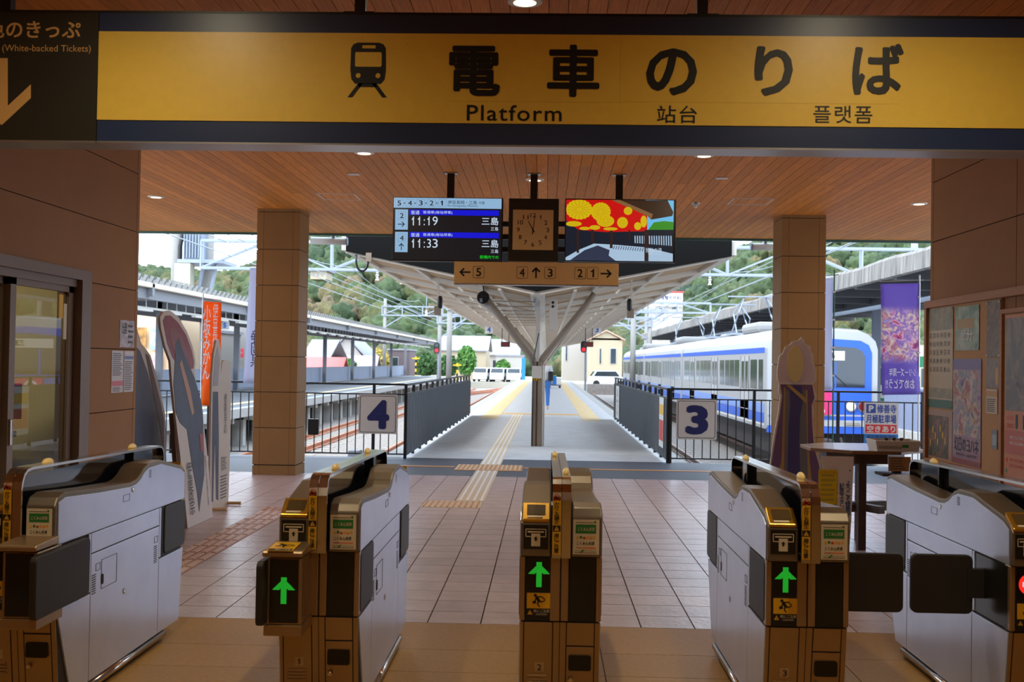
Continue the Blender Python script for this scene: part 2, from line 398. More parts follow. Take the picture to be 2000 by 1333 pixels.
# ---- pillars
def pillar(x0, y0, s, label):
    r = empty('pillar', (x0+s/2, y0+s/2, 0), label=label, cat='pillar')
    h = s/2; c = 0.085; g = 0.0025; t = 0.014
    bx('core', m_joint, r, -h+t, h-t, -h+t, h-t, 0, CEIL)
    zj = [0, 0.13, 0.597, 1.05, 1.50, 1.952, 2.405, 2.862, 3.34, CEIL]
    for z0, z1 in zip(zj, zj[1:]):
        gz = 0.004 if z0 > 0.1 else (0.0)
        za, zb = z0+gz, z1-(0.010 if z1 == 0.13 else 0.004)
        if z1 == CEIL: zb = z1
        for sx in (-1, 1):
            for sy in (-1, 1):
                L_ = [(sx*h, sy*h), (sx*(h-c), sy*h), (sx*(h-c), sy*(h-t)), (sx*(h-t), sy*(h-t)), (sx*(h-t), sy*(h-c)), (sx*h, sy*(h-c))]
                MB().prism(L_, za, zb, 'z').build('corner_tile', m_pillar, r, bevel=0.002)
        for sgn in (-1, 1):
            bx('face_tile', m_pillar, r, -h+c+g, h-c-g, *sorted((sgn*h, sgn*(h-t))), za, zb)
            bx('face_tile', m_pillar, r, *sorted((sgn*h, sgn*(h-t))), -h+c+g, h-c-g, za, zb)
    return r
pillar(-3.70, 14.32, 0.55, 'tan tiled square pillar left of the departure screen')
pillar(2.925, 14.32, 0.55, 'tan tiled square pillar behind the cut-out figure board on the right')

# ---- asphalt strip and the platform
m_plat = mat('platform_asphalt', S(194, 196, 198), 0.65, var=0.10, nscale=3, bump=0.2, bscale=120)
bx('floor_asphalt_strip', mat('dark_asphalt', S(74, 82, 94), 0.55, var=0.1, nscale=10, bump=0.2, bscale=150), None, -9.2, 9.2, 14.66, 17.3, -0.25, -0.002, kind='structure')
PX0, PX1, PY1 = -2.5, 2.15, 98.0
bx('floor_platform', m_plat, None, PX0+0.3, PX1-0.3, 17.3, PY1, -1.2, 0.0, kind='structure')
for nm, a, b_ in (('trim_platform_edge_left', PX0, PX0+0.3), ('trim_platform_edge_right', PX1-0.3, PX1)):
    bx(nm, m_conc, None, a, b_, 17.3, PY1, -1.2, 0.0, kind='structure')
m_yel = mat('faded_yellow_blocks', S(226, 200, 150), 0.65, var=0.10, nscale=4)
for x0, x1, side in ((-1.72, -1.27, 'left'), (0.97, 1.45, 'right')):
    r = empty('yellow_warning_line', ((x0+x1)/2, 29.6, 0), label='faded yellow tactile warning line along the %s platform edge' % side, cat='tactile paving')
    w = (x1-x0)/2
    for k in range(60):
        bx('warning_block', m_yel, r, -w, w, k*1.1, k*1.1+1.09, 0.0, 0.005)
bx('yellow_cross_line', mat('yellow_line', S(222, 180, 110), 0.6), None, -1.26, 0.96, 32.45, 33.2, 0, 0.005, label='thin yellow cross line joining the two platform warning lines', cat='tactile paving')
# ================================================================== SIGNS AND CEILING FIXTURES
m_ink = mat('black_print', S(18, 20, 20), 0.5)
m_sign_y = mat('yellow_sign_face', S(240, 202, 84), 0.35, var=0.03, nscale=20)
m_sky_navy = mat('sky_tinted_navy_frame', S(40, 56, 92), 0.35)  # navy frame, with the blue of reflected sky put into its colour
m_dark = mat('dark_sign_face', S(44, 42, 34), 0.4)
m_tan = mat('tan_print', S(214, 166, 100), 0.5)

# ---- big overhead platform sign
sg = empty('platform_sign', (0, 5.0, 2.43), label='long yellow overhead platform sign with black lettering and train symbol', cat='sign')
bx('sign_box', m_sky_navy, sg, -2.02, 2.62, 0, 0.16, 0.0, 0.575)
bx('bottom_lip', m_alu, sg, -2.02, 2.62, -0.004, 0.165, -0.008, 0.0)
bx('top_rail', m_black, sg, -2.02, 2.62, 0.01, 0.15, 0.575, 0.59)
plate('yellow_face', m_sign_y, sg, -2.02, 2.60, 0.095, 0.492, 0.0, 0.004)
for x in (-0.86, 0.67):
    bx('hanger_post', m_black, sg, x-0.024, x+0.024, 0.05, 0.10, 0.59, CEIL-2.43)
    bx('hanger_foot', m_black, sg, x-0.07, x+0.07, 0.03, 0.12, 0.59, 0.60)
yF = -0.0055
def Bz(px0, px1, py0, py1): return box_on(px0, px1, py0, py1, 5.0, 2.43)
for ch, b in (('電', (877, 977, 90, 188)), ('車', (1069, 1171, 88, 190)), ('の', (1262, 1361, 95, 187)), ('り', (1473, 1548, 91, 188)), ('ば', (1664, 1764, 86, 186))):
    text(ch, Bz(*b), m_ink, sg, yF, bold=0.028)
text('Platform', Bz(912, 1097, 206, 237), m_ink, sg, yF, bold=0.008, sp=1.12)
text('站台', Bz(1283, 1361, 207, 241), m_ink, sg, yF, bold=0.004, sp=1.1)
text('플랫폼', Bz(1588, 1703, 207, 241), m_ink, sg, yF, bold=0.004, sp=1.1)
# train symbol
x0, x1, z0, z1 = Bz(680, 757, 84, 191); w = x1-x0; hh = z1-z0
bm_ = MB()
def ring(outer, inner_list):
    import mathutils
    polys = [[Vector((p[0], p[1], 0)) for p in outer]]+[[Vector((p[0], p[1], 0)) for p in q] for q in inner_list]
    flat = [p for q in polys for p in q]
    return flat, mathutils.geometry.tessellate_polygon(polys)
X = lambda u: x0+w*u
Zc = lambda v: z0+hh*v
outer = [(X(0.07), Zc(0.90)), (X(0.13), Zc(0.97)), (X(0.24), Zc(1)), (X(0.78), Zc(1)), (X(0.89), Zc(0.97)), (X(0.95), Zc(0.90)), (X(0.96), Zc(0.5)), (X(0.93), Zc(0.33)), (X(0.84), Zc(0.25)), (X(0.18), Zc(0.25)), (X(0.09), Zc(0.33)), (X(0.06), Zc(0.5))]
win = [(X(0.17), Zc(0.80)), (X(0.19), Zc(0.83)), (X(0.83), Zc(0.83)), (X(0.85), Zc(0.80)), (X(0.85), Zc(0.59)), (X(0.83), Zc(0.56)), (X(0.19), Zc(0.56)), (X(0.17), Zc(0.59))]
top = [(X(0.35), Zc(0.955)), (X(0.69), Zc(0.955)), (X(0.69), Zc(0.895)), (X(0.35), Zc(0.895))]
l1 = ngon(X(0.26), Zc(0.40), w*0.065, 12); l2 = ngon(X(0.76), Zc(0.40), w*0.065, 12)
flat, tris = ring(outer, [win, top, l1, l2])
bm_.add([(p.x, yF, p.y) for p in flat], tris)
bm_.add([(X(0.27), yF, Zc(0.26)), (X(0.39), yF, Zc(0.26)), (X(0.12), yF, Zc(0)), (X(0), yF, Zc(0))], [(0, 1, 2, 3)])
bm_.add([(X(0.73), yF, Zc(0.26)), (X(0.61), yF, Zc(0.26)), (X(0.88), yF, Zc(0)), (X(1), yF, Zc(0))], [(0, 3, 2, 1)])
bm_.add([(X(0.27), yF, Zc(0.19)), (X(0.73), yF, Zc(0.19)), (X(0.73), yF, Zc(0.26)), (X(0.27), yF, Zc(0.26))], [(0, 1, 2, 3)])
bm_.build('train_symbol', m_ink, sg)
for b in ((1211, 1212, 70, 202), (872, 1213, 199, 200), (1212, 1757, 201, 202)):
    a = Bz(*b); plate('face_seam', mat('sign_seam', S(226, 186, 66), 0.5), sg, a[0], a[1], a[2], a[3], -0.004, 0.0006)

# ---- dark ticket sign at the left end
tk = empty('ticket_sign', (0, 5.0, 2.43), label='dark overhead ticket sign with pale lettering and down arrow at the top left', cat='sign')
bx('sign_box', m_dark, tk, -2.95, -2.023, -0.002, 0.16, 0.0, 0.575)
yT = -0.0035
bx('bottom_lip', m_alu, tk, -2.95, -2.024, -0.004, 0.165, -0.008, 0.0); bx('top_rail', m_black, tk, -2.95, -2.024, 0.01, 0.15, 0.575, 0.59)
bx('hanger_post', m_black, tk, -2.5, -2.45, 0.05, 0.10, 0.59, CEIL-2.43)
text('色のきっぷ', Bz(-26, 158, 40, 75), m_tan, tk, yT, bold=0.022)
text('(White-backed Tickets)', Bz(5, 178, 88, 105), m_tan, tk, yT, bold=0.0)
a = Bz(-22, 61, 114, 245)
def AP(px, py): q = on_plane(px, py, 5.0); return (q[0], q[1]-2.43)
MB().add([(p[0], yT, p[1]) for p in [AP(-22, 114), AP(16, 114), AP(16, 207), AP(61, 165), AP(61, 192), AP(4, 245), AP(-58, 192), AP(-58, 165), AP(-22, 200)]], [tuple(range(9))]).build('down_arrow', m_tan, tk)

# ---- departure screen, clock, video screen, direction sign (hung together at y = 11.4)
YS = 11.4
def SB(px0, px1, py0, py1, Y=YS): return box_on(px0, px1, py0, py1, Y)
m_bez = mat('screen_bezel', S(16, 16, 18), 0.35)
m_scr = emis('screen_black', (0.012, 0.012, 0.016), 0.6)
m_pale = emis('screen_pale_blue', S(150, 190, 225), 0.85)
m_blue = emis('screen_blue', S(16, 22, 215), 0.9)
m_swhite = emis('screen_white', S(205, 222, 240), 0.9)
m_sgreen = emis('screen_green', S(20, 220, 40), 0.8)
m_sink = mat('screen_ink', S(14, 22, 40), 0.5)
def slab_box(name, m, parent, b, y0, y1, bevel=0.0): return bx(name, m, parent, b[0], b[1], y0, y1, b[2], b[3], bevel)
ds = empty('departure_screen', (0, YS, 0), label='hanging departure screen listing the 11:19 and 11:33 trains', cat='screen')
b = SB(767, 982, 386, 511); slab_box('bezel', m_bez, ds, b, 0, 0.09, 0.004)
def DZ(zx0, zx1, zy0, zy1): return SB(750+zx0/6.664, 750+zx1/6.664, 370+zy0/6.664, 370+zy1/6.664)
def pl(m, zb, y=-0.002, name='screen_area', t=0.001):
    q = DZ(*zb); return plate(name, m, ds, q[0], q[1], q[2], q[3], y, t)
pl(m_scr, (122, 1530, 108, 925), 0.0, 'screen_face', 0.001)
pl(m_pale, (128, 1530, 116, 248)); yS = -0.0045
for k, d in enumerate('54321'):
    xx = 175+k*140
    text(d, DZ(xx, xx+50 if d != '1' else xx+32, 147, 212), m_sink, ds, yS, bold=0.01)
    q = DZ(xx-28, xx+77, 130, 228); frame_poly('digit_frame', m_sink, ds, q[0], q[1], q[2], q[3], 0.004, 0.0012, -0.0035)
    if k < 4: q = DZ(xx+86, xx+100, 174, 188); plate('dot', m_sink, ds, q[0], q[1], q[2], q[3], -0.0035, 0.001)
text('伊豆長岡・三島', DZ(832, 1210, 148, 196), m_sink, ds, yS, bold=0.005)
text('方面', DZ(1232, 1310, 158, 194), m_sink, ds, yS)
text('for Izunagaoka, Mishima', DZ(828, 1220, 204, 234), m_sink, ds, yS)
for k, (n_, hr, ang) in enumerate((('2', '11:19', -90), ('4', '11:33', 0))):
    dy = 292*k
    pl(m_pale, (146-3*k, 312-3*k, 262+dy, 526+dy))
    text(n_, DZ(208, 258, 310+dy, 376+dy), m_sink, ds, yS, bold=0.01)
    q = DZ(184, 282, 288+dy, 392+dy); frame_poly('digit_frame', m_sink, ds, q[0], q[1], q[2], q[3], 0.004, 0.0012, -0.0035)
    q = DZ(180, 272, 410+dy, 500+dy); arrow('screen_arrow', m_sink, ds, (q[0]+q[1])/2, (q[2]+q[3])/2, q[1]-q[0], yS, ang, 0.11)
    pl(m_blue, (330, 1495, 270+dy, 340+dy))
    text('普通', DZ(352, 462, 276+dy, 328+dy), m_swhite, ds, yS, bold=0.005)
    text('普通車(毎站停車)', DZ(508, 890, 280+dy, 326+dy), m_swhite, ds, yS)
    for i_, (ch, u0, u1) in enumerate(((hr[0], 362, 390), (hr[1], 442, 470), (':', 518, 532), (hr[3], 560 if hr[3] != '1' else 566, 612 if hr[3] != '1' else 594), (hr[4], 632, 700))):
        text(ch, DZ(u0, u1, 355+dy if ch != ':' else 390+dy, 470+dy), m_swhite, ds, yS, bold=0.0)
    text('三島', DZ(1272, 1490, 365+dy, 468+dy), m_swhite, ds, yS, bold=0.01)
    text('三島', DZ(1390, 1488, 492+dy, 540+dy), m_swhite, ds, yS, bold=0.005)
text('駅構内での', DZ(1248, 1490, 862, 906), m_sgreen, ds, yS, bold=0.01)
q = SB(872, 888, 337, 387)
def hanger(parent, px, name='hanger_post'):
    q = SB(px-7, px+7, 337, 388)
    bx(name, m_black, parent, q[0], q[1], 0.02, 0.07, q[2], CEIL)
    bx('ceiling_flange', m_alu, parent, q[0]-0.03, q[1]+0.03, -0.01, 0.10, CEIL-0.01, CEIL)
hanger(ds, 880)
for zy in (437, 462, 487):
    q = SB(981, 994, zy-5, zy+5); bx('link_bar', m_black, ds, q[0], q[1], 0.03, 0.06, q[2], q[3])

ck = empty('wall_clock', (0, YS, 0), label='square hanging clock with cream dial in a black box between the screens', cat='clock')
b = SB(993, 1091, 388, 511); slab_box('housing', mat('clock_housing', S(36, 34, 26), 0.5), ck, b, 0, 0.09, 0.004)
def CZ(zx0, zx1, zy0, zy1): return SB(980+zx0/5.556, 980+zx1/5.556, 370+zy0/5.556, 370+zy1/5.556)
q = CZ(118, 560, 222, 660); plate('dial', mat('clock_dial', S(214, 180, 124), 0.45), ck, q[0], q[1], q[2], q[3], 0.0, 0.003)
frame_poly('dial_rim', m_black, ck, q[0]-0.004, q[1]+0.004, q[2]-0.004, q[3]+0.004, 0.004, 0.005, -0.002)
cxc, czc = (q[0]+q[1])/2, (q[2]+q[3])/2; rr_ = (q[1]-q[0])*0.36
for n_ in range(1, 13):
    a = R(90-30*n_); px, pz = cxc+rr_*math.cos(a), czc+rr_*math.sin(a); s_ = 0.030
    text(str(n_), (px-s_*(0.9 if n_ > 9 else (0.24 if n_ == 1 else 0.5)), px+s_*(0.9 if n_ > 9 else (0.24 if n_ == 1 else 0.5)), pz-s_*0.75, pz+s_*0.75), m_ink, ck, -0.0045, name='numeral')
def hand(name, ang, l, w_):
    a = R(90-ang); d = (math.cos(a), math.sin(a)); nrm = (-d[1], d[0]); t = l*0.28
    MB().add([(cxc-d[0]*t+nrm[0]*w_, -0.006, czc-d[1]*t+nrm[1]*w_), (cxc-d[0]*t-nrm[0]*w_, -0.006, czc-d[1]*t-nrm[1]*w_), (cxc+d[0]*l-nrm[0]*w_*0.5, -0.006, czc+d[1]*l-nrm[1]*w_*0.5), (cxc+d[0]*l+nrm[0]*w_*0.5, -0.006, czc+d[1]*l+nrm[1]*w_*0.5)], [(0, 1, 2, 3)]).build(name, m_ink, ck)
hand('hour_hand', 331, rr_*0.70, 0.0055); hand('minute_hand', 7, rr_*1.12, 0.0045)
MB().lathe([(0.008, -0.009), (0.008, -0.003)], (cxc, 0, czc), 12, 'y').build('hub', m_ink, ck)
hanger(ck, 1043)
q = SB(993, 1091, 511, 513); bx('bottom_lip', m_alu, ck, q[0], q[1], 0, 0.09, q[2], q[3])

# ---- video screen: a garden view under a red curtain with yellow chrysanthemum rosettes
vd = empty('video_screen', (0, YS, 0), label='hanging video screen showing a red curtain with yellow rosettes above a foot bath', cat='screen')
b = SB(1103, 1320, 389, 512); slab_box('bezel', m_bez, vd, b, 0, 0.09, 0.004)
def VZ(zx, zy):
    return on_plane(980+zx/5.556, 370+zy/5.556, YS)
def vpoly(m, pts, y=-0.002, name='picture_area'):
    MB().add([(VZ(*p)[0], y, VZ(*p)[1]) for p in pts], [tuple(range(len(pts)))]).build(name, m, vd)
vpoly(emis('video_dark', S(24, 34, 48), 0.8), [(692, 112), (1868, 122), (1856, 785), (692, 770)], -0.001)
vpoly(emis('video_sky', S(110, 190, 235), 0.9), [(1560, 115), (1868, 122), (1862, 440), (1570, 440)], -0.0015)
vpoly(emis('video_leaf', S(60, 150, 40), 0.8), [(1590, 440), (1650, 360), (1760, 345), (1862, 355), (1862, 440)], -0.002)
vpoly(emis('video_red', S(210, 20, 18), 0.85), [(700, 112), (1190, 116), (1578, 290), (1578, 455), (1120, 465), (830, 440), (700, 340)], -0.002)
vpoly(emis('video_eave', S(66, 46, 34), 0.7), [(1190, 116), (1800, 120), (1862, 250), (1850, 290), (1620, 330), (1578, 290)], -0.0022)
vpoly(emis('video_eave_edge', S(150, 108, 66), 0.7), [(1190, 116), (1280, 116), (1640, 270), (1620, 330), (1578, 290)], -0.0024)
m_vy = emis('video_yellow', S(222, 190, 20), 0.85)
for cx_, cy_, rx_, ry_ in ((840, 220, 150, 112), (1075, 245, 110, 105), (1125, 345, 98, 66), (1310, 362, 60, 62), (1370, 235, 48, 45), (1475, 400, 40, 44), (1540, 350, 36, 66), (780, 375, 90, 30), (1010, 415, 60, 26), (1180, 430, 80, 18), (900, 425, 60, 18)):
    pts = []
    for k in range(40):
        a = 2*math.pi*k/40; rr = 1.0 if k % 2 else 0.93
        pts.append((min(1578, max(700, cx_+rx_*rr*math.cos(a))), max(114, cy_+ry_*rr*math.sin(a))))
    vpoly(m_vy, pts, -0.0027, 'rosette')
    if rx_ > 45:
        for k in range(16):
            a = 2*math.pi*k/16
            p = [(cx_+rx_*0.18*math.cos(a-0.06), cy_+ry_*0.18*math.sin(a-0.06)), (cx_+rx_*0.85*math.cos(a-0.02), cy_+ry_*0.85*math.sin(a-0.02)), (cx_+rx_*0.85*math.cos(a+0.02), cy_+ry_*0.85*math.sin(a+0.02)), (cx_+rx_*0.18*math.cos(a+0.06), cy_+ry_*0.18*math.sin(a+0.06))]
            if all(700 < u < 1578 and v > 114 for u, v in p): vpoly(emis('video_orange', S(190, 130, 10), 0.8), p, -0.003, 'petal_line')
m_vs = emis('video_snow', S(176, 204, 230), 0.85); m_vd2 = emis('video_slate', S(52, 60, 84), 0.8); m_vb = emis('video_brown', S(58, 38, 36), 0.7)
vpoly(m_vs, [(692, 740), (830, 660), (1000, 590), (1200, 600), (1560, 630), (1856, 700), (1856, 785), (692, 770)], -0.002)
vpoly(m_vd2, [(740, 770), (900, 660), (1040, 610), (1170, 660), (1160, 720), (1240, 780)], -0.0022)
for k in range(16):
    xx = 1440+k*26; vpoly(m_vs, [(xx, 505), (xx+12, 505), (xx+14, 585+k*2), (xx+2, 583+k*2)], -0.0024, 'fence_slat')
for k in range(14):
    xx = 1210+k*26; vpoly(m_vd2, [(xx+10, 612+k*2), (xx+18, 612+k*2), (xx+4, 650+k*2), (xx-4, 650+k*2)], -0.0024, 'fence_slat')
for x_, w_, y1_ in ((825, 26, 690), (985, 30, 590), (1188, 30, 640), (1570, 44, 780), (1385, 16, 560)):
    vpoly(m_vb, [(x_-w_/2, 440), (x_+w_/2, 440), (x_+w_/2, y1_), (x_-w_/2, y1_)], -0.0026, 'post')
text('独鈷の湯', (*[VZ(1560, 680)[0], VZ(1735, 680)[0]], VZ(1560, 685)[1], VZ(1560, 635)[1]), m_swhite, vd, -0.0034)
text('Tokko no yu', (VZ(1585, 710)[0], VZ(1730, 710)[0], VZ(1585, 712)[1], VZ(1585, 692)[1]), m_swhite, vd, -0.0034)
hanger(vd, 1210)
for zy in (437, 462, 487):
    q = SB(1090, 1104, zy-5, zy+5); bx('link_bar', m_black, vd, q[0], q[1], 0.03, 0.06, q[2], q[3])

dr = empty('direction_sign', (0, YS, 0), label='tan direction sign with platform numbers 5 4 3 2 1 below the clock', cat='sign')
b = SB(887, 1208, 513, 557); slab_box('sign_box', mat('tan_sign_face', S(210, 172, 116), 0.4, var=0.03), dr, b, -0.01, 0.10, 0.002)
q = SB(887, 1208, 555.5, 558); bx('bottom_lip', m_alu, dr, q[0], q[1], -0.012, 0.10, q[2], q[3])
yD = -0.0115
for n_, px, pz in (('5', 935, 532), ('4', 1020, 533), ('3', 1074.5, 533.5), ('2', 1133, 534), ('1', 1157.5, 534)):
    q = SB(px-11, px+11, pz-11.5, pz+11.5); frame_poly('digit_frame', m_ink, dr, q[0], q[1], q[2], q[3], 0.012, 0.003, yD)
    q = SB(px-(5 if n_ != '1' else 4), px+(5 if n_ != '1' else 3), pz-8, pz+8); text(n_, q, m_ink, dr, yD, bold=0.02)
for px, pz, ang in ((908, 532, 90), (1047, 533, 0), (1184, 535, -90)):
    q = SB(px-11, px+11, pz-11.5, pz+11.5); arrow('sign_arrow', m_ink, dr, (q[0]+q[1])/2, (q[2]+q[3])/2, q[1]-q[0], yD, ang, 0.14)

# ---- downlights
m_lamp = emis('lamp_glow', (1.0, 0.80, 0.50), 3.0)
m_ring = mat('lamp_ring', S(220, 214, 200), 0.4)
DLS = [(-1.70, 10.36, 'in the ceiling above the departure screen'), (1.40, 10.32, 'in the ceiling above the video screen'), (-4.67, 13.36, 'in the ceiling left of the left pillar'), (4.26, 13.2, 'in the ceiling right of the right pillar'), (-0.147, 11.8, 'in the ceiling behind the clock post'), (-0.142, 5.96, 'in the ceiling above the yellow sign'),
       (-1.75, 3.9, 'above the left passage, outside the picture'), (1.45, 3.9, 'above the right passage, outside the picture'), (-0.14, 0.4, 'straight above the viewer'), (-1.75, -2.0, 'behind the viewer on the left'), (1.45, -2.0, 'behind the viewer on the right')]
for k, (x, y, wh) in enumerate(DLS):
    r = empty('downlight', (x, y, CEIL), label='round warm recessed downlight '+wh, cat='lamp', group='recessed ceiling downlights')
    MB().lathe([(0.062, -0.012), (0.092, -0.010), (0.095, 0.0), (0.062, 0.0)], (0, 0, 0), 24).build('ring', m_ring, r, smooth=False)
    MB().lathe([(0.060, -0.014), (0.060, -0.012)], (0, 0, 0), 24).build('diffuser', m_lamp, r)
    ld = bpy.data.lights.new('downlight_bulb', 'SPOT'); ld.energy = DL_W if y > 7 else DL_W*DL_NEAR; ld.color = (1.0, 0.85, 0.58); ld.spot_size = R(172); ld.spot_blend = 1.0; ld.shadow_soft_size = 0.05
    lo = bpy.data.objects.new('downlight_bulb', ld); COL.objects.link(lo); lo.parent = r; lo.location = (0, 0, -0.03)

# ---- hatches, vents, detector
def hatch(px0, px1, py0, py1, label):
    x0, y0 = px0; x1, y1 = px1
    r = empty('ceiling_hatch', ((x0+x1)/2, (y0+y1)/2, CEIL), label=label, cat='hatch'); w, d = (x1-x0)/2, (y1-y0)/2
    for a in ((-w, w, -d, -d+0.012), (-w, w, d-0.012, d), (-w, -w+0.012, -d, d), (w-0.012, w, -d, d)):
        bx('hatch_frame', m_white, r, a[0], a[1], a[2], a[3], -0.005, 0.0)
hatch((-2.67, 12.95), (-2.23, 13.45), 0, 0, 'white-edged square ceiling hatch left of the departure screen')
hatch((2.10, 12.95), (2.56, 13.45), 0, 0, 'white-edged square ceiling hatch right of the video screen')
for x, y, s_ in ((-2.0, 11.55, 'left'), (1.75, 11.55, 'right')):
    bx('ceiling_vent', m_white, None, x-0.06, x+0.06, y-0.05, y+0.05, CEIL-0.012, CEIL, 0.002, label='small white rectangular ceiling fitting %s of the hanging screens' % s_, cat='ceiling fitting')
r = empty('smoke_detector', (1.72, 13.35, CEIL), label='small grey smoke detector on the ceiling beside the right hatch', cat='detector')
MB().lathe([(0.05, 0), (0.05, -0.02), (0.035, -0.03)], (0, 0, 0), 16).build('base', m_alu, r)
MB().lathe([(0.02, -0.03), (0.022, -0.055), (0.012, -0.065)], (0, 0, 0), 12).build('sensor', m_ring, r)
# ================================================================== TICKET GATES
m_cov = mat('gate_cover_steel', S(138, 128, 114), 0.42, metal=0.8, var=0.04, nscale=3)
m_side = mat('gate_side_panel', S(212, 224, 255), 0.28, metal=0.55, var=0.05, nscale=5, bump=0.02, bscale=8)
m_low = mat('gate_lower_steel', S(176, 150, 116), 0.34, metal=0.75, var=0.05, nscale=4)
m_seam = mat('gate_seam', S(40, 38, 38), 0.6)
m_chrome = mat('chrome', S(214, 206, 196), 0.14, metal=1.0)
m_flap = mat('flap_rubber', S(44, 42, 42), 0.5, var=0.05)
m_gpan = mat('gate_black_panel', S(30, 31, 28), 0.25)
m_smoke = mat('smoked_acrylic', S(26, 26, 34), 0.06, spec=0.7)
m_brass = mat('brass_hood', S(216, 164, 60), 0.22, metal=0.75)
m_amber = mat('amber_lens', S(244, 216, 150), 0.2, emit=S(240, 190, 90), estr=0.10)
m_ysty = mat('yellow_sticker', S(236, 182, 30), 0.45)
m_wsty = mat('cream_sticker', S(226, 214, 190), 0.5)
m_green = mat('green_print', S(46, 130, 60), 0.5)
m_redp = mat('red_print', S(206, 60, 48), 0.5)
m_salm = mat('salmon_print', S(232, 150, 110), 0.5)
m_led = emis('led_green', S(40, 220, 60), 0.8)
m_ledr = emis('led_red', S(235, 40, 30), 1.2)
m_dred = mat('dark_ink', S(26, 26, 24), 0.6)
GL = 1.72
PROF = [(0.03, 0.703), (0.03, 0.835), (0.06, 0.862), (0.12, 0.888), (0.44, 0.944), (0.62, 0.941), (0.68, 0.925), (0.73, 0.897), (0.79, 0.878), (0.86, 0.872), (1.24, 0.888), (1.60, 0.91), (1.665, 0.895), (1.69, 0.862), (1.69, 0.703)]
PROF_R = [(GL-y, z) for y, z in reversed(PROF)]
def inset(prof, d):
    out = []
    for y, z in prof:
        out.append((y+(d if y < 0.05 else (-d if y > GL-0.05 else 0)), z if abs(z-0.703) < 1e-6 else z-d*0.8))
    return out
def runner(parent, cx, cz, s, y, m, plane='xz', name='runner_symbol'):
    """Running figure with a bag, as printed on the warning stickers."""
    b = MB()
    def pt(u, v):
        return (cx+u*s, y, cz+v*s) if plane == 'xz' else (cx+u*s, cz+v*s, y)
    def lim(u0, v0, u1, v1, w):
        d = Vector((u1-u0, v1-v0)); n = Vector((-d.y, d.x)).normalized()*w/2
        b.add([pt(u0+n.x, v0+n.y), pt(u0-n.x, v0-n.y), pt(u1-n.x, v1-n.y), pt(u1+n.x, v1+n.y)], [(0, 1, 2, 3)])
    b.add([pt(-0.22+0.11*math.cos(2*math.pi*k/10), 0.33+0.11*math.sin(2*math.pi*k/10)) for k in range(10)], [tuple(range(10))])
    lim(-0.16, 0.24, 0.06, -0.08, 0.20); lim(-0.10, 0.20, 0.20, 0.26, 0.08); lim(0.20, 0.26, 0.42, 0.06, 0.07)
    lim(-0.14, 0.16, -0.26, -0.06, 0.08); lim(0.02, -0.04, -0.06, -0.26, 0.10); lim(-0.06, -0.26, 0.08, -0.44, 0.08)
    lim(0.06, -0.06, 0.26, -0.10, 0.10); lim(0.26, -0.10, 0.44, 0.02, 0.07); lim(-0.40, -0.16, -0.16, -0.10, 0.18)
    return b.build(name, m, parent)
def led_arrow(parent, cx, cz, w, y, m):
    b = MB(); n = 19; p = w/n; rows = 23
    for j in range(rows):
        for i in range(n):
            u = (i-(n-1)/2); v = rows-1-j
            head = j < 11 and abs(u) <= j*0.98 and (abs(u) >= j-6.5 or abs(u) <= 2.5)
            stem = abs(u) <= 2.5
            if head or stem:
                if j >= 11 and not stem: continue
                x = cx+u*p; z = cz+(v-(rows-1)/2)*p*0.98; h = p*0.36
                b.add([(x-h, y, z-h), (x+h, y, z-h), (x+h, y, z+h), (x-h, y, z+h)], [(0, 1, 2, 3)])
    return b.build('led_arrow', m, parent, kind='stuff')
def warn_tri(parent, cx, cz, s, y, name='warning_triangle'):
    MB().add([(cx-s/2, y, cz-s*0.42), (cx+s/2, y, cz-s*0.42), (cx, y, cz+s*0.48)], [(0, 1, 2)]).build(name, m_ysty, parent)
    text('!', (cx-s*0.06, cx+s*0.06, cz-s*0.32, cz+s*0.22), m_dred, parent, y-0.0005, bold=0.02)
def caution_sticker(parent, x0, x1, z0, z1, y):
    zc = z0+(z1-z0)*0.33
    st = plate('caution_sticker', m_dred, parent, x0, x1, z0, z1, y, 0.0012)
    plate('yellow_field', m_ysty, st, x0+0.003, x1-0.003, zc, z1-0.003, y-0.0012, 0.0006)
    runner(st, (x0+x1)/2, (zc+z1)/2, (z1-zc)*0.92, y-0.0024, m_dred)
    warn_tri(st, x0+0.016, (z0+zc)/2, 0.020, y-0.0018)
    text('扉にご注意', (x0+0.030, x1-0.006, z0+(zc-z0)*0.50, z0+(zc-z0)*0.88), m_wsty, st, y-0.0018)
    text('CAUTION', (x0+0.040, x1-0.016, z0+(zc-z0)*0.16, z0+(zc-z0)*0.38), m_wsty, st, y-0.0018)
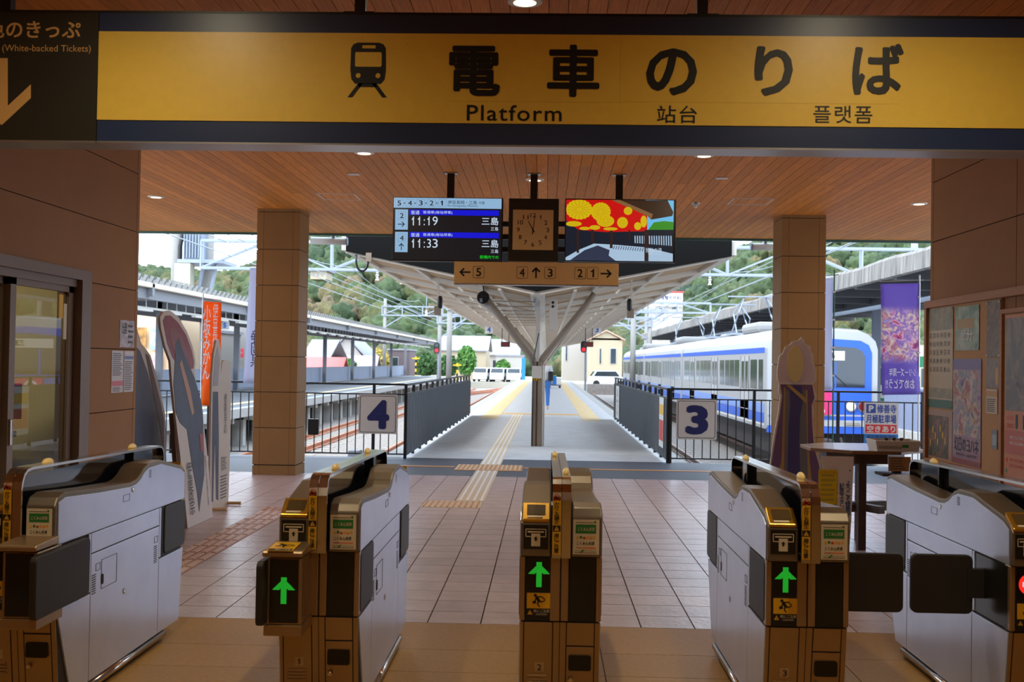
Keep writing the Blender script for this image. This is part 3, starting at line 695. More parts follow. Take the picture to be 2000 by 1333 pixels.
def ad_sticker(parent, x0, x1, z0, z1, y):
    st = plate('advert_sticker', m_wsty, parent, x0, x1, z0, z1, y, 0.0012, label='cream sticker with green heading and coloured dots')
    w, h = x1-x0, z1-z0; P = lambda u0, u1, v0, v1: (x0+w*u0, x0+w*u1, z0+h*v0, z0+h*v1)
    q = P(0.10, 0.88, 0.60, 0.86); plate('green_field', m_green, st, *q, y-0.0012, 0.0005)
    text('こくみん共済', P(0.18, 0.82, 0.67, 0.78), m_wsty, st, y-0.0022, bold=0.02)
    text('こくみん共済', P(0.15, 0.82, 0.27, 0.37), m_dred, st, y-0.0018, bold=0.02)
    for k, c in enumerate((m_ysty, m_green, m_redp, m_ysty, m_salm, m_ysty)):
        MB().add([(p[0], y-0.0016, p[1]) for p in ngon(x0+w*(0.18+0.125*k), z0+h*(0.47+0.02*(k % 2)), w*0.055, 10)], [tuple(range(10))]).build('coloured_dot', c, st)
    text('交通災害共済', P(0.12, 0.44, 0.17, 0.21), m_redp, st, y-0.0018, bold=0.02)
    q = P(0.44, 0.88, 0.16, 0.21); plate('salmon_band', m_salm, st, *q, y-0.0012, 0.0004)
    q = P(0.08, 0.92, 0.095, 0.105); plate('rule_line', m_green, st, *q, y-0.0012, 0.0004)
    q = P(0.08, 0.92, 0.04, 0.055); plate('rule_line', m_dred, st, *q, y-0.0012, 0.0004)
    MB().add([(x0+w*u, y-0.0018, z0+h*v) for u, v in ((0.28, 0.06), (0.36, 0.06), (0.46, 0.13), (0.38, 0.13))], [(0, 1, 2, 3)]).build('leaf_mark', m_green, st)
    q = P(0.80, 0.88, 0.90, 0.96); plate('leaf_mark', m_green, st, *q, y-0.0012, 0.0004)
    q = P(0.10, 0.78, 0.905, 0.92); plate('rule_line', m_dred, st, *q, y-0.0012, 0.0004)
def ticket_decal(parent, x0, x1, z0, z1, y):
    st = plate('ticket_decal', m_gpan, parent, x0, x1, z0, z1, y, 0.0012)
    w, h = x1-x0, z1-z0
    frame_poly('slot_outline', m_wsty, st, x0+w*0.08, x1-w*0.08, z0+h*0.50, z1-h*0.16, 0.004, 0.003, y-0.0014)
    plate('slot_line', m_wsty, st, x0+w*0.17, x1-w*0.17, z0+h*0.68, z0+h*0.74, y-0.0012, 0.0004)
    plate('ticket_symbol', m_wsty, st, x0+w*0.32, x0+w*0.68, z0+h*0.12, z0+h*0.64, y-0.0016, 0.0004)
    cx = x0+w*0.5; cz = z0+h*0.42; s = w*0.09
    MB().add([(cx-s, y-0.0026, cz), (cx+s, y-0.0026, cz), (cx, y-0.0026, cz+s*1.2), (cx-s*0.45, y-0.0026, cz), (cx+s*0.45, y-0.0026, cz), (cx+s*0.45, y-0.0026, cz-s), (cx-s*0.45, y-0.0026, cz-s)], [(0, 1, 2), (3, 6, 5, 4)]).build('ticket_arrow', m_dred, st)
def slanted(name, m, parent, x0, x1, z0, z1, off, t=0.004, bevel=0.0):
    """A plate on the slightly raked lower front of a gate."""
    yz = lambda z: 0.06+(0.44-z)*0.14
    vs = []
    for o in (off, off-t):
        vs += [(x0, yz(z0)+o, z0), (x1, yz(z0)+o, z0), (x1, yz(z1)+o, z1), (x0, yz(z1)+o, z1)]
    return MB().add(vs, [(0, 1, 2, 3), (7, 6, 5, 4), (0, 4, 5, 1), (1, 5, 6, 2), (2, 6, 7, 3), (3, 7, 4, 0)]).build(name, m, parent, bevel=bevel)
def flap_panel(name, parent, loc, rz, ln=0.30, h=0.245):
    o = MB().prism(rrect(0, ln, 0.452, 0.452+h, 0.025), -0.014, 0.014).build(name, m_flap, parent, bevel=0.005)
    o.location = loc; o.rotation_euler = (0, 0, R(rz)); return o

def gate(xc, label, number, led='green', ledge=None, closed=()):
    g = empty('ticket_gate', (xc, 4.5, 0), label=label, cat='ticket gate', group='row of automatic ticket gates')
    # covers
    for sgn, prof, nm in ((-1, PROF, 'cover'), (1, PROF_R, 'cover')):
        xa, xb = sorted((sgn*0.040, sgn*0.160))
        c = MB().prism(prof, xa, xb, 'x').build(nm, m_cov, g, bevel=0.006)
        xa, xb = sorted((sgn*0.1598, sgn*0.1640))
        sp = MB().prism(inset(prof, 0.026), xa, xb, 'x').build('upper_side_panel', m_side, g, bevel=0.0015)
        yk = (lambda y: y) if sgn < 0 else (lambda y: GL-y)
        # lock, label and vents on the side cover
        x_o = sgn*0.1645
        MB().lathe([(0.011, -0.002), (0.011, 0.003), (0.007, 0.004)], (x_o, yk(0.84), 0.835), 12, 'x').build('lock', m_chrome, sp)
        ya, yb = sorted((yk(0.88), yk(0.96))); q = frame_side(sp, x_o, ya, yb, 0.79, 0.822, 'inspection_label')
        v = MB()
        for k in range(5): ya, yb = sorted((yk(0.59), yk(0.62))); v.box(x_o-0.0006, x_o+0.0006, ya, yb, 0.872+k*0.008, 0.875+k*0.008)
        v.build('vent_slots', m_seam, sp, kind='stuff')
        # amber indicator
        xs = -sgn*0.019
        d = MB().lathe([(0.026, 0.0), (0.025, 0.012), (0.017, 0.024), (0.006, 0.029)], (0, 0, 0), 14).build('indicator_lamp', m_amber, g, smooth=True)
        d.scale = (0.58, 1.9, 0.8); d.location = (-xs if sgn > 0 else -0.019, 0.27 if sgn > 0 else 1.36, 1.011 if sgn > 0 else 0.995)
        # ticket slot hood
        hood = MB()
        y0h = yk(0.028); y1h = yk(0.115); xa, xb = sorted((sgn*0.046, sgn*0.156))
        hood.add([(xa, y0h, 0.838), (xb, y0h, 0.838), (xb, y0h, 0.850), (xa, y0h, 0.850), (xa, y1h, 0.882), (xb, y1h, 0.882), (xb, y1h, 0.906), (xa, y1h, 0.906)],
                 [(0, 1, 2, 3), (4, 7, 6, 5), (0, 3, 7, 4), (1, 5, 6, 2), (3, 2, 6, 7), (0, 4, 5, 1)])
        hb = hood.build('ticket_hood', m_brass, g, bevel=0.003)
        nn = Vector((0, y0h-y1h, 0.850-0.906)).normalized()
        def hp(x, t, lift): return (x, y0h+(y1h-y0h)*t, 0.850+0.056*t+lift)
        MB().add([hp(xa+0.018, 0.25, 0.002), hp(xb-0.018, 0.25, 0.002), hp(xb-0.018, 0.85, 0.002), hp(xa+0.018, 0.85, 0.002)], [(0, 1, 2, 3)]).build('slot_window', mat('slot_window', S(92, 74, 48), 0.15), hb)
        MB().add([hp(xa+0.020, 0.08, 0.003), hp(xb-0.030, 0.08, 0.003), hp(xb-0.030, 0.18, 0.003), hp(xa+0.020, 0.18, 0.003)], [(0, 1, 2, 3)]).build('slot_lip', m_wsty, hb)
        # gold-lit slope behind the hood
        ya, yb = sorted((yk(0.135), yk(0.415)))
    # middle band and lower body
    bx('middle_body', m_seam, g, -0.157, 0.157, 0.055, GL-0.055, 0.442, 0.703)
    for xa, xb in ((-0.162, -0.141), (-0.041, -0.002), (0.002, 0.032), (0.141, 0.162)):
        bx('front_upright', m_low, g, xa, xb, 0.046, 0.10, 0.445, 0.702, 0.004)
        bx('rear_upright', m_low, g, xa, xb, GL-0.10, GL-0.046, 0.445, 0.702, 0.004)
    MB().prism([(0.058, 0.44), (GL-0.07, 0.44), (GL-0.22, 0.055), (0.058+0.385*0.14, 0.055)], -0.154, 0.154, 'x').build('lower_body', m_seam, g)
    bx('plinth', m_seam, g, -0.135, 0.135, 0.18, GL-0.28, 0.0, 0.056)
    # lower front plates
    slanted('front_plate', m_low, g, -0.158, -0.146, 0.06, 0.438, -0.001)
    slanted('front_plate', m_low, g, -0.142, -0.030, 0.06, 0.438, -0.003, bevel=0.002)
    slanted('front_plate', m_low, g, -0.026, -0.002, 0.06, 0.438, -0.001)
    slanted('front_plate', m_low, g, 0.001, 0.024, 0.06, 0.438, -0.001)
    slanted('front_plate', m_low, g, 0.028, 0.136, 0.345, 0.438, -0.003, bevel=0.002)
    dp = slanted('coin_door', m_low, g, 0.028, 0.136, 0.06, 0.340, -0.003, bevel=0.002)
    slanted('front_plate', m_low, g, 0.140, 0.158, 0.06, 0.438, -0.001)
    MB().prism(rrect(0.036, 0.126, 0.245, 0.306, 0.008), 0.066, 0.074).build('door_recess', mat('recess_black', S(12, 12, 12), 0.35), dp)
    MB().lathe([(0.010, 0.082), (0.010, 0.070), (0.006, 0.068)], (0.046, 0, 0.208), 12, 'y').build('lock', m_chrome, dp)
    if number:
        npz = slanted('number_plate', mat('number_plate', S(196, 170, 132), 0.4), g, -0.098, -0.062, 0.236, 0.272, -0.0075, 0.001)
        text(number, (-0.088 if number != '1' else -0.083, -0.071 if number != '1' else -0.076, 0.242, 0.266), m_dred, npz, 0.073, bold=0.01)
    lv = MB()
    for k in range(4):
        z = 0.222-k*0.014; y = 0.06+(0.44-z)*0.14-0.008
        lv.box(-0.128, -0.050, y-0.004, y+0.004, z-0.008, z)
    lv.build('louvre_slots', m_low, g, kind='stuff', bevel=0.001)
    # side panels
    for sgn in (-1, 1):
        xa, xb = sorted((sgn*0.154, sgn*0.1622)); x_o = sgn*0.163
        yk = (lambda y: y) if sgn < 0 else (lambda y: GL-y)
        def sp2(name, pts): return MB().prism([(yk(y), z) for y, z in pts], xa, xb, 'x').build(name, m_side, g, bevel=0.0015)
        sp2('side_strip', [(0.448, 0.612), (1.315, 0.612), (1.315, 0.698), (0.448, 0.698)])
        dm = sp2('side_door', [(0.448, 0.058), (1.315, 0.058), (1.315, 0.606), (0.448, 0.606)])
        sp2('lower_side_panel', [(0.115, 0.058), (0.442, 0.058), (0.442, 0.437), (0.062, 0.437)])
        sp2('lower_side_panel', [(1.321, 0.058), (1.50, 0.058), (1.655, 0.437), (1.321, 0.437)])
        sp2('side_jamb', [(0.420, 0.446), (0.442, 0.446), (0.442, 0.698), (0.420, 0.698)])
        sp2('side_jamb', [(1.321, 0.446), (1.343, 0.446), (1.343, 0.698), (1.321, 0.698)])
        # small details on the door
        MB().lathe([(0.013, -0.002), (0.013, 0.003), (0.008, 0.004)], (x_o, yk(0.92), 0.37), 12, 'x').build('lock', m_chrome, dm)
        ya, yb = sorted((yk(1.02), yk(1.20))); frame_side(dm, x_o, ya, yb, 0.435, 0.565, 'hatch_outline', edge=sgn)
        MB().prism(rrect(yk(1.19)-0.010, yk(1.19)+0.010, 0.455, 0.50, 0.008), x_o-0.002, x_o+0.003, 'x').build('pull_handle', m_seam, dm)
        for yv, zv in ((1.285, 0.43), (0.50, 0.43)):
            v = MB(); ya, yb = sorted((yk(yv)-0.022, yk(yv)+0.022))
            for k in range(9): v.box(x_o-0.0006, x_o+0.0006, ya, yb, zv+k*0.010, zv+k*0.010+0.004)
            v.build('vent_slots', m_seam, dm, kind='stuff')
        ya, yb = sorted((yk(0.47), yk(0.52))); frame_side(dm, x_o, ya, yb, 0.53, 0.562, 'side_label')
        ya, yb = sorted((yk(1.215), yk(1.265))); frame_side(dm, x_o, ya, yb, 0.525, 0.557, 'side_label')
        MB().tube([(sgn*0.158, 0.24, 0.036), (sgn*0.158, GL-0.34, 0.036)], 0.018, 10).build('bumper_rail', m_chrome, g, smooth=True)
        # flaps (front and rear), parked along the side unless closed across the passage
        side = 'left' if sgn < 0 else 'right'
        wide = ledge == side
        if side in closed:
            o = flap_panel('flap', g, (sgn*0.205, 0.33, 0), 180 if sgn < 0 else 0, 0.255)
            bx('flap_arm', m_flap, g, *sorted((sgn*0.150, sgn*0.23)), 0.31, 0.35, 0.52, 0.64)
            bx('flap_well', m_gpan, g, *sorted((sgn*0.157, sgn*0.1625)), 0.07, 0.40, 0.45, 0.695)
        else:
            flap_panel('flap', g, (sgn*(0.178 if wide else 0.151), -0.20 if wide else 0.075, 0), 90, 0.52 if wide else 0.335)
        flap_panel('flap', g, (sgn*0.151, 1.352, 0), 90, 0.33)
    # centre divider: two bright strips over a smoked panel
    path = [(-0.004, 0.703), (-0.004, 0.93), (0.004, 0.962), (0.022, 0.992), (0.05, 1.008), (0.09, 1.013), (1.62, 0.990), (1.665, 0.982), (1.69, 0.962), (1.70, 0.93), (1.70, 0.72)]
    for x0, x1 in ((-0.0365, -0.001), (0.001, 0.0365)):
        n = len(path); inn = []
        for i, (y, z) in enumerate(path):
            a = Vector(path[max(i-1, 0)]); c = Vector(path[min(i+1, n-1)]); d = (c-a).normalized(); inn.append((y+d.y*0.011, z-d.x*0.011))
        poly = path+inn[::-1]
        b = MB()
        m2 = len(path)
        vs = [(x0, p[0], p[1]) for p in path]+[(x1, p[0], p[1]) for p in path]+[(x0, p[0], p[1]) for p in inn]+[(x1, p[0], p[1]) for p in inn]
        fs = []
        for i in range(m2-1):
            fs += [(i, i+1, i+1+m2, i+m2), (2*m2+i, 3*m2+i, 3*m2+i+1, 2*m2+i+1), (i, 2*m2+i, 2*m2+i+1, i+1), (m2+i, m2+i+1, 3*m2+i+1, 3*m2+i)]
        b.add(vs, fs).build('divider_strip', m_chrome, g)
    bx('divider_panel', m_smoke, g, -0.006, 0.006, 0.012, 1.688, 0.72, 0.977)
    bx('divider_post', m_gpan, g, -0.030, 0.030, 1.25, 1.27, 0.88, 0.99)
    # yellow strip stickers
    st = plate('strip_sticker', m_ysty, g, -0.0345, -0.004, 0.718, 0.945, -0.004, 0.001)
    ys_ = -0.0062
    ic = plate('no_running_icon', m_wsty, st, -0.0335, -0.005, 0.930, 0.957, -0.0042, 0.0008)
    b = MB(); o1 = ngon(-0.0192, 0.9435, 0.0125, 18); i1 = ngon(-0.0192, 0.9435, 0.0095, 18)
    b.add([(p[0], -0.0054, p[1]) for p in o1]+[(p[0], -0.0054, p[1]) for p in i1], [(k, (k+1) % 18, (k+1) % 18+18, k+18) for k in range(18)])
    b.bar((-0.0275, -0.0056, 0.9505), (-0.011, -0.0056, 0.9365), 0.0028, 0.0004, up=(0, 1, 0)); b.build('red_ring', m_redp, ic)
    runner(ic, -0.0192, 0.9435, 0.015, -0.0052, m_dred)
    text('かけこみ禁止', (-0.0300, -0.0085, 0.838, 0.924), m_dred, st, ys_, bold=0.02, vertical=True)
    plate('black_field', m_dred, st, -0.0345, -0.004, 0.808, 0.832, -0.005, 0.0006); warn_tri(st, -0.0192, 0.820, 0.020, ys_)
    text('扉にご注意', (-0.0300, -0.0085, 0.724, 0.802), m_dred, st, ys_, bold=0.02, vertical=True)
    # left column face
    yf = 0.029
    ticket_decal(g, -0.150, -0.052, 0.732, 0.828, yf)
    bx('cover_seam', m_seam, g, -0.158, -0.041, 0.040, 0.06, 0.700, 0.706)
    # right column face
    ad_sticker(g, 0.046, 0.150, 0.715, 0.853, 0.0285)
    bx('display_panel', m_gpan, g, 0.034, 0.140, 0.050, 0.07, 0.446, 0.700, 0.002)
    yd = 0.0485
    if ledge == 'left' or ledge == 'right':
        s_ = -1 if ledge == 'left' else 1
        xa, xb = sorted((s_*0.030, s_*0.166))
        lb = bx('ledge_box', m_low, g, xa, xb, -0.135, 0.06, 0.447, 0.705, 0.006)
        lt = MB().prism([(-0.165, 0.712), (-0.165, 0.728), (-0.155, 0.736), (0.045, 0.745), (0.045, 0.712)], xa-0.012, xb+0.008, 'x').build('ledge_top', m_low, g, bevel=0.004)
        bx('ledge_base', m_low, g, xa-0.008, xb+0.004, -0.14, 0.10, 0.405, 0.447, 0.003)
        dpn = bx('display_panel', m_gpan, g, xa+0.012, xb-0.012, -0.138, -0.130, 0.455, 0.700, 0.002)
        if led: led_arrow(dpn, (xa+xb)/2, 0.580, 0.086, -0.1395, m_led)
        if ledge == 'left':
            sx0, sx1 = xa+0.006, xb-0.030
            cs = bx('caution_sticker', m_ysty, lt, sx0, sx1, -0.150, 0.020, 0.7365, 0.7372)
            cs.rotation_euler = (R(2.4), 0, 0); cs.location = (0, 0, 0.0085)
            runner(cs, (sx0+sx1)/2, -0.050, 0.085, 0.7378, m_dred, 'xy')
            bx('black_field', m_dred, cs, sx0+0.004, sx1-0.004, -0.146, -0.108, 0.7366, 0.7376)
            text('扉にご注意', (sx0+0.03, sx1-0.01, -0.138, -0.116), m_wsty, cs, 0.738, plane='xy')
    if ledge != 'left':
        dpn = bx('display_panel', m_gpan, g, -0.140, -0.032, 0.050, 0.07, 0.446, 0.700, 0.002)
        bx('display_window', mat('led_window', S(14, 16, 14), 0.15), dpn, -0.134, -0.038, yd, 0.052, 0.570, 0.694)
        if led == 'green': led_arrow(dpn, -0.086, 0.628, 0.084, yd-0.001, m_led)
        elif led == 'red':
            MB().add([(p[0], yd-0.001, p[1]) for p in ngon(-0.086, 0.63, 0.042, 24)], [tuple(range(24))]).build('no_entry_disc', m_ledr, dpn)
            plate('no_entry_bar', m_swhite, dpn, -0.113, -0.059, 0.620, 0.640, yd-0.0015, 0.0005)
        caution_sticker(dpn, -0.136, -0.037, 0.462, 0.558, 0.0495)
    else:
        bx('display_panel', m_gpan, g, -0.140, -0.032, 0.050, 0.07, 0.446, 0.700, 0.002)
    return g
def frame_side(parent, x, y0, y1, z0, z1, name, edge=0):
    """Thin printed outline on a side panel."""
    b = MB(); w = 0.0016
    for a in ((y0, y1, z0, z0+w), (y0, y1, z1-w, z1), (y0, y0+w, z0, z1), (y1-w, y1, z0, z1)):
        b.box(x-0.0006, x+0.0006, a[0], a[1], a[2], a[3])
    return b.build(name, m_seam, parent, kind='stuff')

gate(-2.125, 'ticket gate at the far left, silver side showing, with a dark ledge box in front', '1', None, 'right')
gate(-0.897, 'ticket gate numbered 1 with a protruding ledge and green arrow', '1', 'green', 'left')
gate(0.070, 'ticket gate numbered 2 in the middle of the row', '2', 'green')
gate(1.045, 'ticket gate numbered 3 with its right flap closed across the passage', '3', 'green', None, ('right',))
gate(1.997, 'ticket gate at the far right with its left flap closed and red no-entry display', None, 'red', None, ('left',))
# ================================================================== RAILWAY YARD AND TOWN
m_ball = mat('ballast', S(158, 150, 142), 0.95, col2=S(112, 105, 99), nscale=9, bump=0.9, bscale=14)
m_rust = mat('rusty_rail', S(176, 108, 72), 0.6, var=0.15, nscale=10)
m_sleep = mat('concrete_sleeper', S(168, 160, 150), 0.9, var=0.1)
m_ground = mat('gravel_ground', S(170, 164, 150), 0.95, var=0.12, nscale=0.3)
m_fenceb = mat('black_fence_paint', S(34, 38, 40), 0.45)
m_fpan = mat('grey_fence_sheet', S(82, 87, 94), 0.5, var=0.05, nscale=6)
m_soffit = mat('canopy_soffit', S(182, 150, 114), 0.7, var=0.10, nscale=2)
m_beam = mat('canopy_beam', S(216, 208, 196), 0.6)
m_brown = mat('taupe_steel', S(150, 134, 118), 0.5)
m_galv = mat('galvanised_steel', S(142, 150, 162), 0.5, metal=0.3)
m_glassd = mat('dark_glass', S(40, 50, 56), 0.1, spec=0.6)
m_navyp = mat('navy_print', S(26, 34, 92), 0.5)
m_swh = mat('off_white_sign', S(214, 206, 196), 0.5)

bx('ground_ballast', m_ball, None, -60, 60, 17.0, 118, -1.6, -1.22, kind='structure')
bx('ground_far', m_ground, None, -160, 160, 118, 190, -1.6, -0.6, kind='structure')
bx('ground_side', m_conc, None, -60, -9.2, 5, 17.0, -1.6, -0.2, kind='structure')
bx('ground_side_right', m_conc, None, 9.2, 60, 5, 17.0, -1.6, -0.2, kind='structure')

# ---- tracks
RZ = -1.05
def rail_mb(pts):
    b = MB(); 
    prof = [(-0.06, -0.15), (0.06, -0.15), (0.06, -0.13), (0.012, -0.11), (0.012, -0.04), (0.033, -0.03), (0.033, 0), (-0.033, 0), (-0.033, -0.03), (-0.012, -0.04), (-0.012, -0.11), (-0.06, -0.13)]
    n = len(prof); vs = []; fs = []
    for i, p in enumerate(pts):
        a = Vector(pts[max(0, i-1)]); c = Vector(pts[min(len(pts)-1, i+1)]); d = (c-a).normalized(); x = Vector((d.y, -d.x))
        for u, v in prof: vs.append((p[0]+x.x*u, p[1]+x.y*u, RZ+v))
    for i in range(len(pts)-1):
        for k in range(n): fs.append((i*n+k, i*n+(k+1) % n, (i+1)*n+(k+1) % n, (i+1)*n+k))
    return b.add(vs, fs)
slm = MB().box(-1.0, 1.0, -0.11, 0.11, RZ-0.30, RZ-0.152).mesh('sleeper', m_sleep)
def track(xc, y0, y1, label, curve=None, m=None):
    r = empty('railway_track', (0, 0, 0), label=label, cat='railway track')
    f = curve or (lambda y: xc)
    ys = [y0+(y1-y0)*k/24 for k in range(25)]
    for s in (-0.535, 0.535):
        rail_mb([(f(y)+s, y) for y in ys]).build('rail', m or m_rust, r)
    y = y0
    while y < min(y1, 70):
        o = bpy.data.objects.new('sleeper', slm); COL.objects.link(o); o.parent = r; o.location = (f(y), y, 0); y += 0.75
    return r
track(-7.45, 19, 112, 'rusty railway track beside the far left platform')
track(-3.95, 19, 112, 'railway track along the left edge of the middle platform')
track(3.52, 19, 112, 'railway track along the right edge of the middle platform', m=mat('dark_rail', S(112, 84, 70), 0.5))
track(7.03, 19, 112, 'railway track under the blue and silver train', m=MATS['dark_rail'])
track(0, 80, 116, 'curved railway track joining the two left tracks near the crossing', lambda y: -7.45+3.5*(0.5-0.5*math.cos(math.pi*(y-80)/36)))

# ---- depth fences with sheet panels along the platform, and cross fences
def depth_fence(x, y0, y1, label, inner):
    r = empty('platform_fence', (x, y0, 0), label=label, cat='fence')
    L_ = y1-y0
    n = int(L_/1.0)
    for k in range(n):
        bx('sheet_panel', m_fpan, r, *sorted((inner*0.024, inner*0.034)), L_*k/n+0.001, L_*(k+1)/n-0.001, 0.055, 0.965)
    rb = MB()
    for k in range(int(L_/0.18)):
        y = 0.09+0.18*k; rb.box(*sorted((inner*0.034, inner*0.040)), y-0.008, y+0.008, 0.06, 0.96)
    rb.build('panel_ribs', m_fpan, r, kind='stuff')
    bx('mid_rail', m_fenceb, r, -0.02, 0.02, 0, L_, 0.965, 0.985); bx('top_rail', m_fenceb, r, -0.03, 0.03, 0, L_, 1.095, 1.125, 0.005)
    k = 0.06
    while k < L_:
        bx('post', m_fenceb, r, -0.022, 0.022, k-0.022, k+0.022, 0.0, 1.095); k += 1.0
    return r
depth_fence(-2.105, 17.04, 31.3, 'dark grey sheet-panelled fence along the left of the platform', 1)
fr = depth_fence(1.845, 17.15, 30.4, 'dark grey sheet-panelled fence along the right of the platform', -1)
bn = empty('cloth_banner', (1.800, 28.6, 0), rz=-90, label='white cloth banner with green and black writing tied to the right fence', cat='banner')
plate('cloth', m_white, bn, -0.6, 0.6, 0.12, 0.93, 0.0, 0.004)
text('修善', (-0.2, 0.2, 0.66, 0.86), m_green, bn, -0.006, bold=0.01, vertical=True); text('ゆっくり', (-0.28, 0.25, 0.18, 0.60), m_ink, bn, -0.006, bold=0.02, vertical=True)
b2 = empty('fence_poster', (1.800, 17.75, 0), rz=-90, label='narrow red and pale poster on the near end of the right fence', cat='poster')
plate('sheet', m_white, b2, -0.32, 0.32, 0.20, 0.97, 0.0, 0.003); plate('red_field', m_redp, b2, -0.30, 0.30, 0.30, 0.62, -0.003, 0.001); plate('yellow_field', m_ysty, b2, -0.30, 0.30, 0.70, 0.86, -0.003, 0.001)

def cross_fence(y, x0, x1, label, pitch=0.125):
    r = empty('cross_fence', (x0, y, 0), label=label, cat='fence'); L_ = x1-x0
    bx('top_rail', m_fenceb, r, 0, L_, -0.03, 0.03, 1.10, 1.13, 0.004); bx('mid_rail', m_fenceb, r, 0, L_, -0.012, 0.012, 0.955, 0.975); bx('bottom_rail', m_fenceb, r, 0, L_, -0.012, 0.012, 0.06, 0.08)
    bm_ = MB().box(-0.007, 0.007, -0.007, 0.007, 0.08, 0.955).mesh('baluster', m_fenceb); k = pitch
    while k < L_-0.02:
        o = bpy.data.objects.new('baluster', bm_); COL.objects.link(o); o.parent = r; o.location = (k, 0, 0); k += pitch
    k = 0.02
    while k < L_:
        bx('post', m_fenceb, r, k-0.02, k+0.02, -0.02, 0.02, 0.0, 1.10); k += 1.25
    return r
cross_fence(17.05, -7.6, -2.12, 'black railing fence left of the platform carrying the number 4 sign')
cross_fence(17.2, 1.86, 8.6, 'black railing fence right of the platform carrying the number 3 sign')
def number_sign(n, px0, px1, py0, py1, Y, label):
    b = box_on(px0, px1, py0, py1, Y); w = b[1]-b[0]
    r = empty('platform_number_sign', ((b[0]+b[1])/2, Y, b[2]), label=label, cat='sign'); h = b[3]-b[2]
    MB().prism(rrect(-w/2, w/2, 0, h, 0.02), 0, 0.02).build('board', m_swh, r, bevel=0.003)
    frame_poly('border_line', m_ink, r, -w/2+0.02, w/2-0.02, 0.02, h-0.02, 0.035, 0.008, -0.001)
    text(n, (-w*0.27, w*0.29, h*0.12, h*0.86), m_navyp, r, -0.004, bold=0.05)
number_sign('4', 700, 776, 771, 848, 17.0, 'square sign with a navy number 4 on the left railing')
number_sign('3', 1321, 1400, 781, 859, 17.15, 'square sign with a navy number 3 on the right railing')
pk = empty('parking_sign', (5.0, 17.12, 0.33), label='parking lot sign with blue, red and white Japanese lettering on the railing', cat='sign')
bx('board', m_swh, pk, -0.25, 0.25, 0, 0.02, 0.165, 0.63); bx('blue_board', mat('sign_blue', S(30, 120, 190), 0.5), pk, -0.25, 0.25, 0.0, 0.02, -0.05, 0.163)
m_pblue = mat('parking_blue', S(34, 70, 150), 0.5)
plate('red_field', mat('sign_red', S(214, 30, 30), 0.5), pk, -0.235, 0.225, 0.178, 0.305, 0, 0.002)
plate('p_field', m_pblue, pk, -0.225, -0.085, 0.475, 0.61, 0, 0.002); text('P', (-0.19, -0.115, 0.495, 0.59), m_swh, pk, -0.003, bold=0.05)
text('修善寺', (-0.065, 0.22, 0.475, 0.605), m_pblue, pk, -0.002, bold=0.03); text('月極駐車場', (-0.225, 0.22, 0.325, 0.455), m_pblue, pk, -0.002, bold=0.03)
text('空きあり', (-0.215, 0.205, 0.19, 0.293), m_swh, pk, -0.003, bold=0.03); text('伊豆箱根鉄道㈱', (-0.215, 0.21, 0.10, 0.15), m_navyp, pk, -0.002, bold=0.02)

# ---- banner flags tied to the railings
def nobori(name, x, y, z0, z1, w, m, label, side, pole_m, lean=0.0, wave=0.04, base=0.0):
    """A tall narrow flag: pole, top arm and softly waving cloth. side: +1 cloth hangs right of the pole."""
    r = empty(name, (x, y, base), label=label, cat='flag')
    z0 -= base; z1 -= base
    MB().tube([(0, 0, 0), (0, 0, z1+0.12)], 0.011, 8).build('pole', pole_m, r)
    MB().tube([(-side*0.06, 0, z1+0.05), (side*(w+0.02), -0.02, z1+0.015)], 0.007, 6).build('top_arm', pole_m, r)
    nx, nz = 8, 20; vs = []; fs = []
    for j in range(nz+1):
        for i in range(nx+1):
            u = i/nx; v = j/nz
            x_ = side*(0.015+w*u*(1-0.10*v*lean)) + lean*side*(-0.10)*v; z_ = z1-(z1-z0)*v - 0.02*u
            y_ = wave*math.sin(u*5+v*4)*(0.3+0.7*v)
            vs.append((x_, y_, z_))
    for j in range(nz):
        for i in range(nx): a = j*(nx+1)+i; fs.append((a, a+1, a+nx+2, a+nx+1))
    c = MB().add(vs, fs).build('cloth', m, r, smooth=True); so = c.modifiers.new('solid', 'SOLIDIFY'); so.thickness = 0.003
    for k in range(4):
        z_ = z1-(z1-z0)*(k+0.5)/4
        bx('pole_tie', m_white, r, *sorted((-side*0.015, side*0.02)), -0.014, 0.014, z_-0.012, z_+0.012)
    return r, c
def cloth_mat(m):
    n = m.node_tree.nodes; L = m.node_tree.links; p = n['Principled BSDF']; out = [q for q in n if q.bl_idname == 'ShaderNodeOutputMaterial'][0]
    tl = n.new('ShaderNodeBsdfTranslucent'); mx = n.new('ShaderNodeMixShader'); mx.inputs[0].default_value = 0.5
    lk = p.inputs['Base Color'].links
    if lk: L.new(lk[0].from_socket, tl.inputs['Color'])
    else: tl.inputs['Color'].default_value = p.inputs['Base Color'].default_value
    L.new(p.outputs[0], mx.inputs[1]); L.new(tl.outputs[0], mx.inputs[2]); L.new(mx.outputs[0], out.inputs['Surface']); return m
m_of = cloth_mat(mat('orange_cloth', S(250, 130, 26), 0.7))
m_wcl = cloth_mat(mat('white_cloth', S(214, 216, 232), 0.8))
r, c = nobori('banner_flag', -5.16, 16.9, 0.76, 2.32, 0.27, m_of, 'orange banner flag with white writing on the left railing', 1, m_alu)
text('小坂みかん', (0.03, 0.14, 1.15, 2.26), m_whitep, r, -0.055, bold=0.01, vertical=True); text('伊豆長岡温泉', (0.17, 0.25, 1.2, 2.28), m_whitep, r, -0.055, bold=0.0, vertical=True)
r, c = nobori('banner_flag', -3.93, 16.85, 1.12, 2.84, 0.50, m_wcl, 'white banner flag with blue and pink writing beside the left pillar', -1, m_alu, -0.5)
text('静岡県', (-0.47, -0.30, 1.34, 1.90), m_navyp, r, -0.055, bold=0.0, vertical=True, mirror=True)
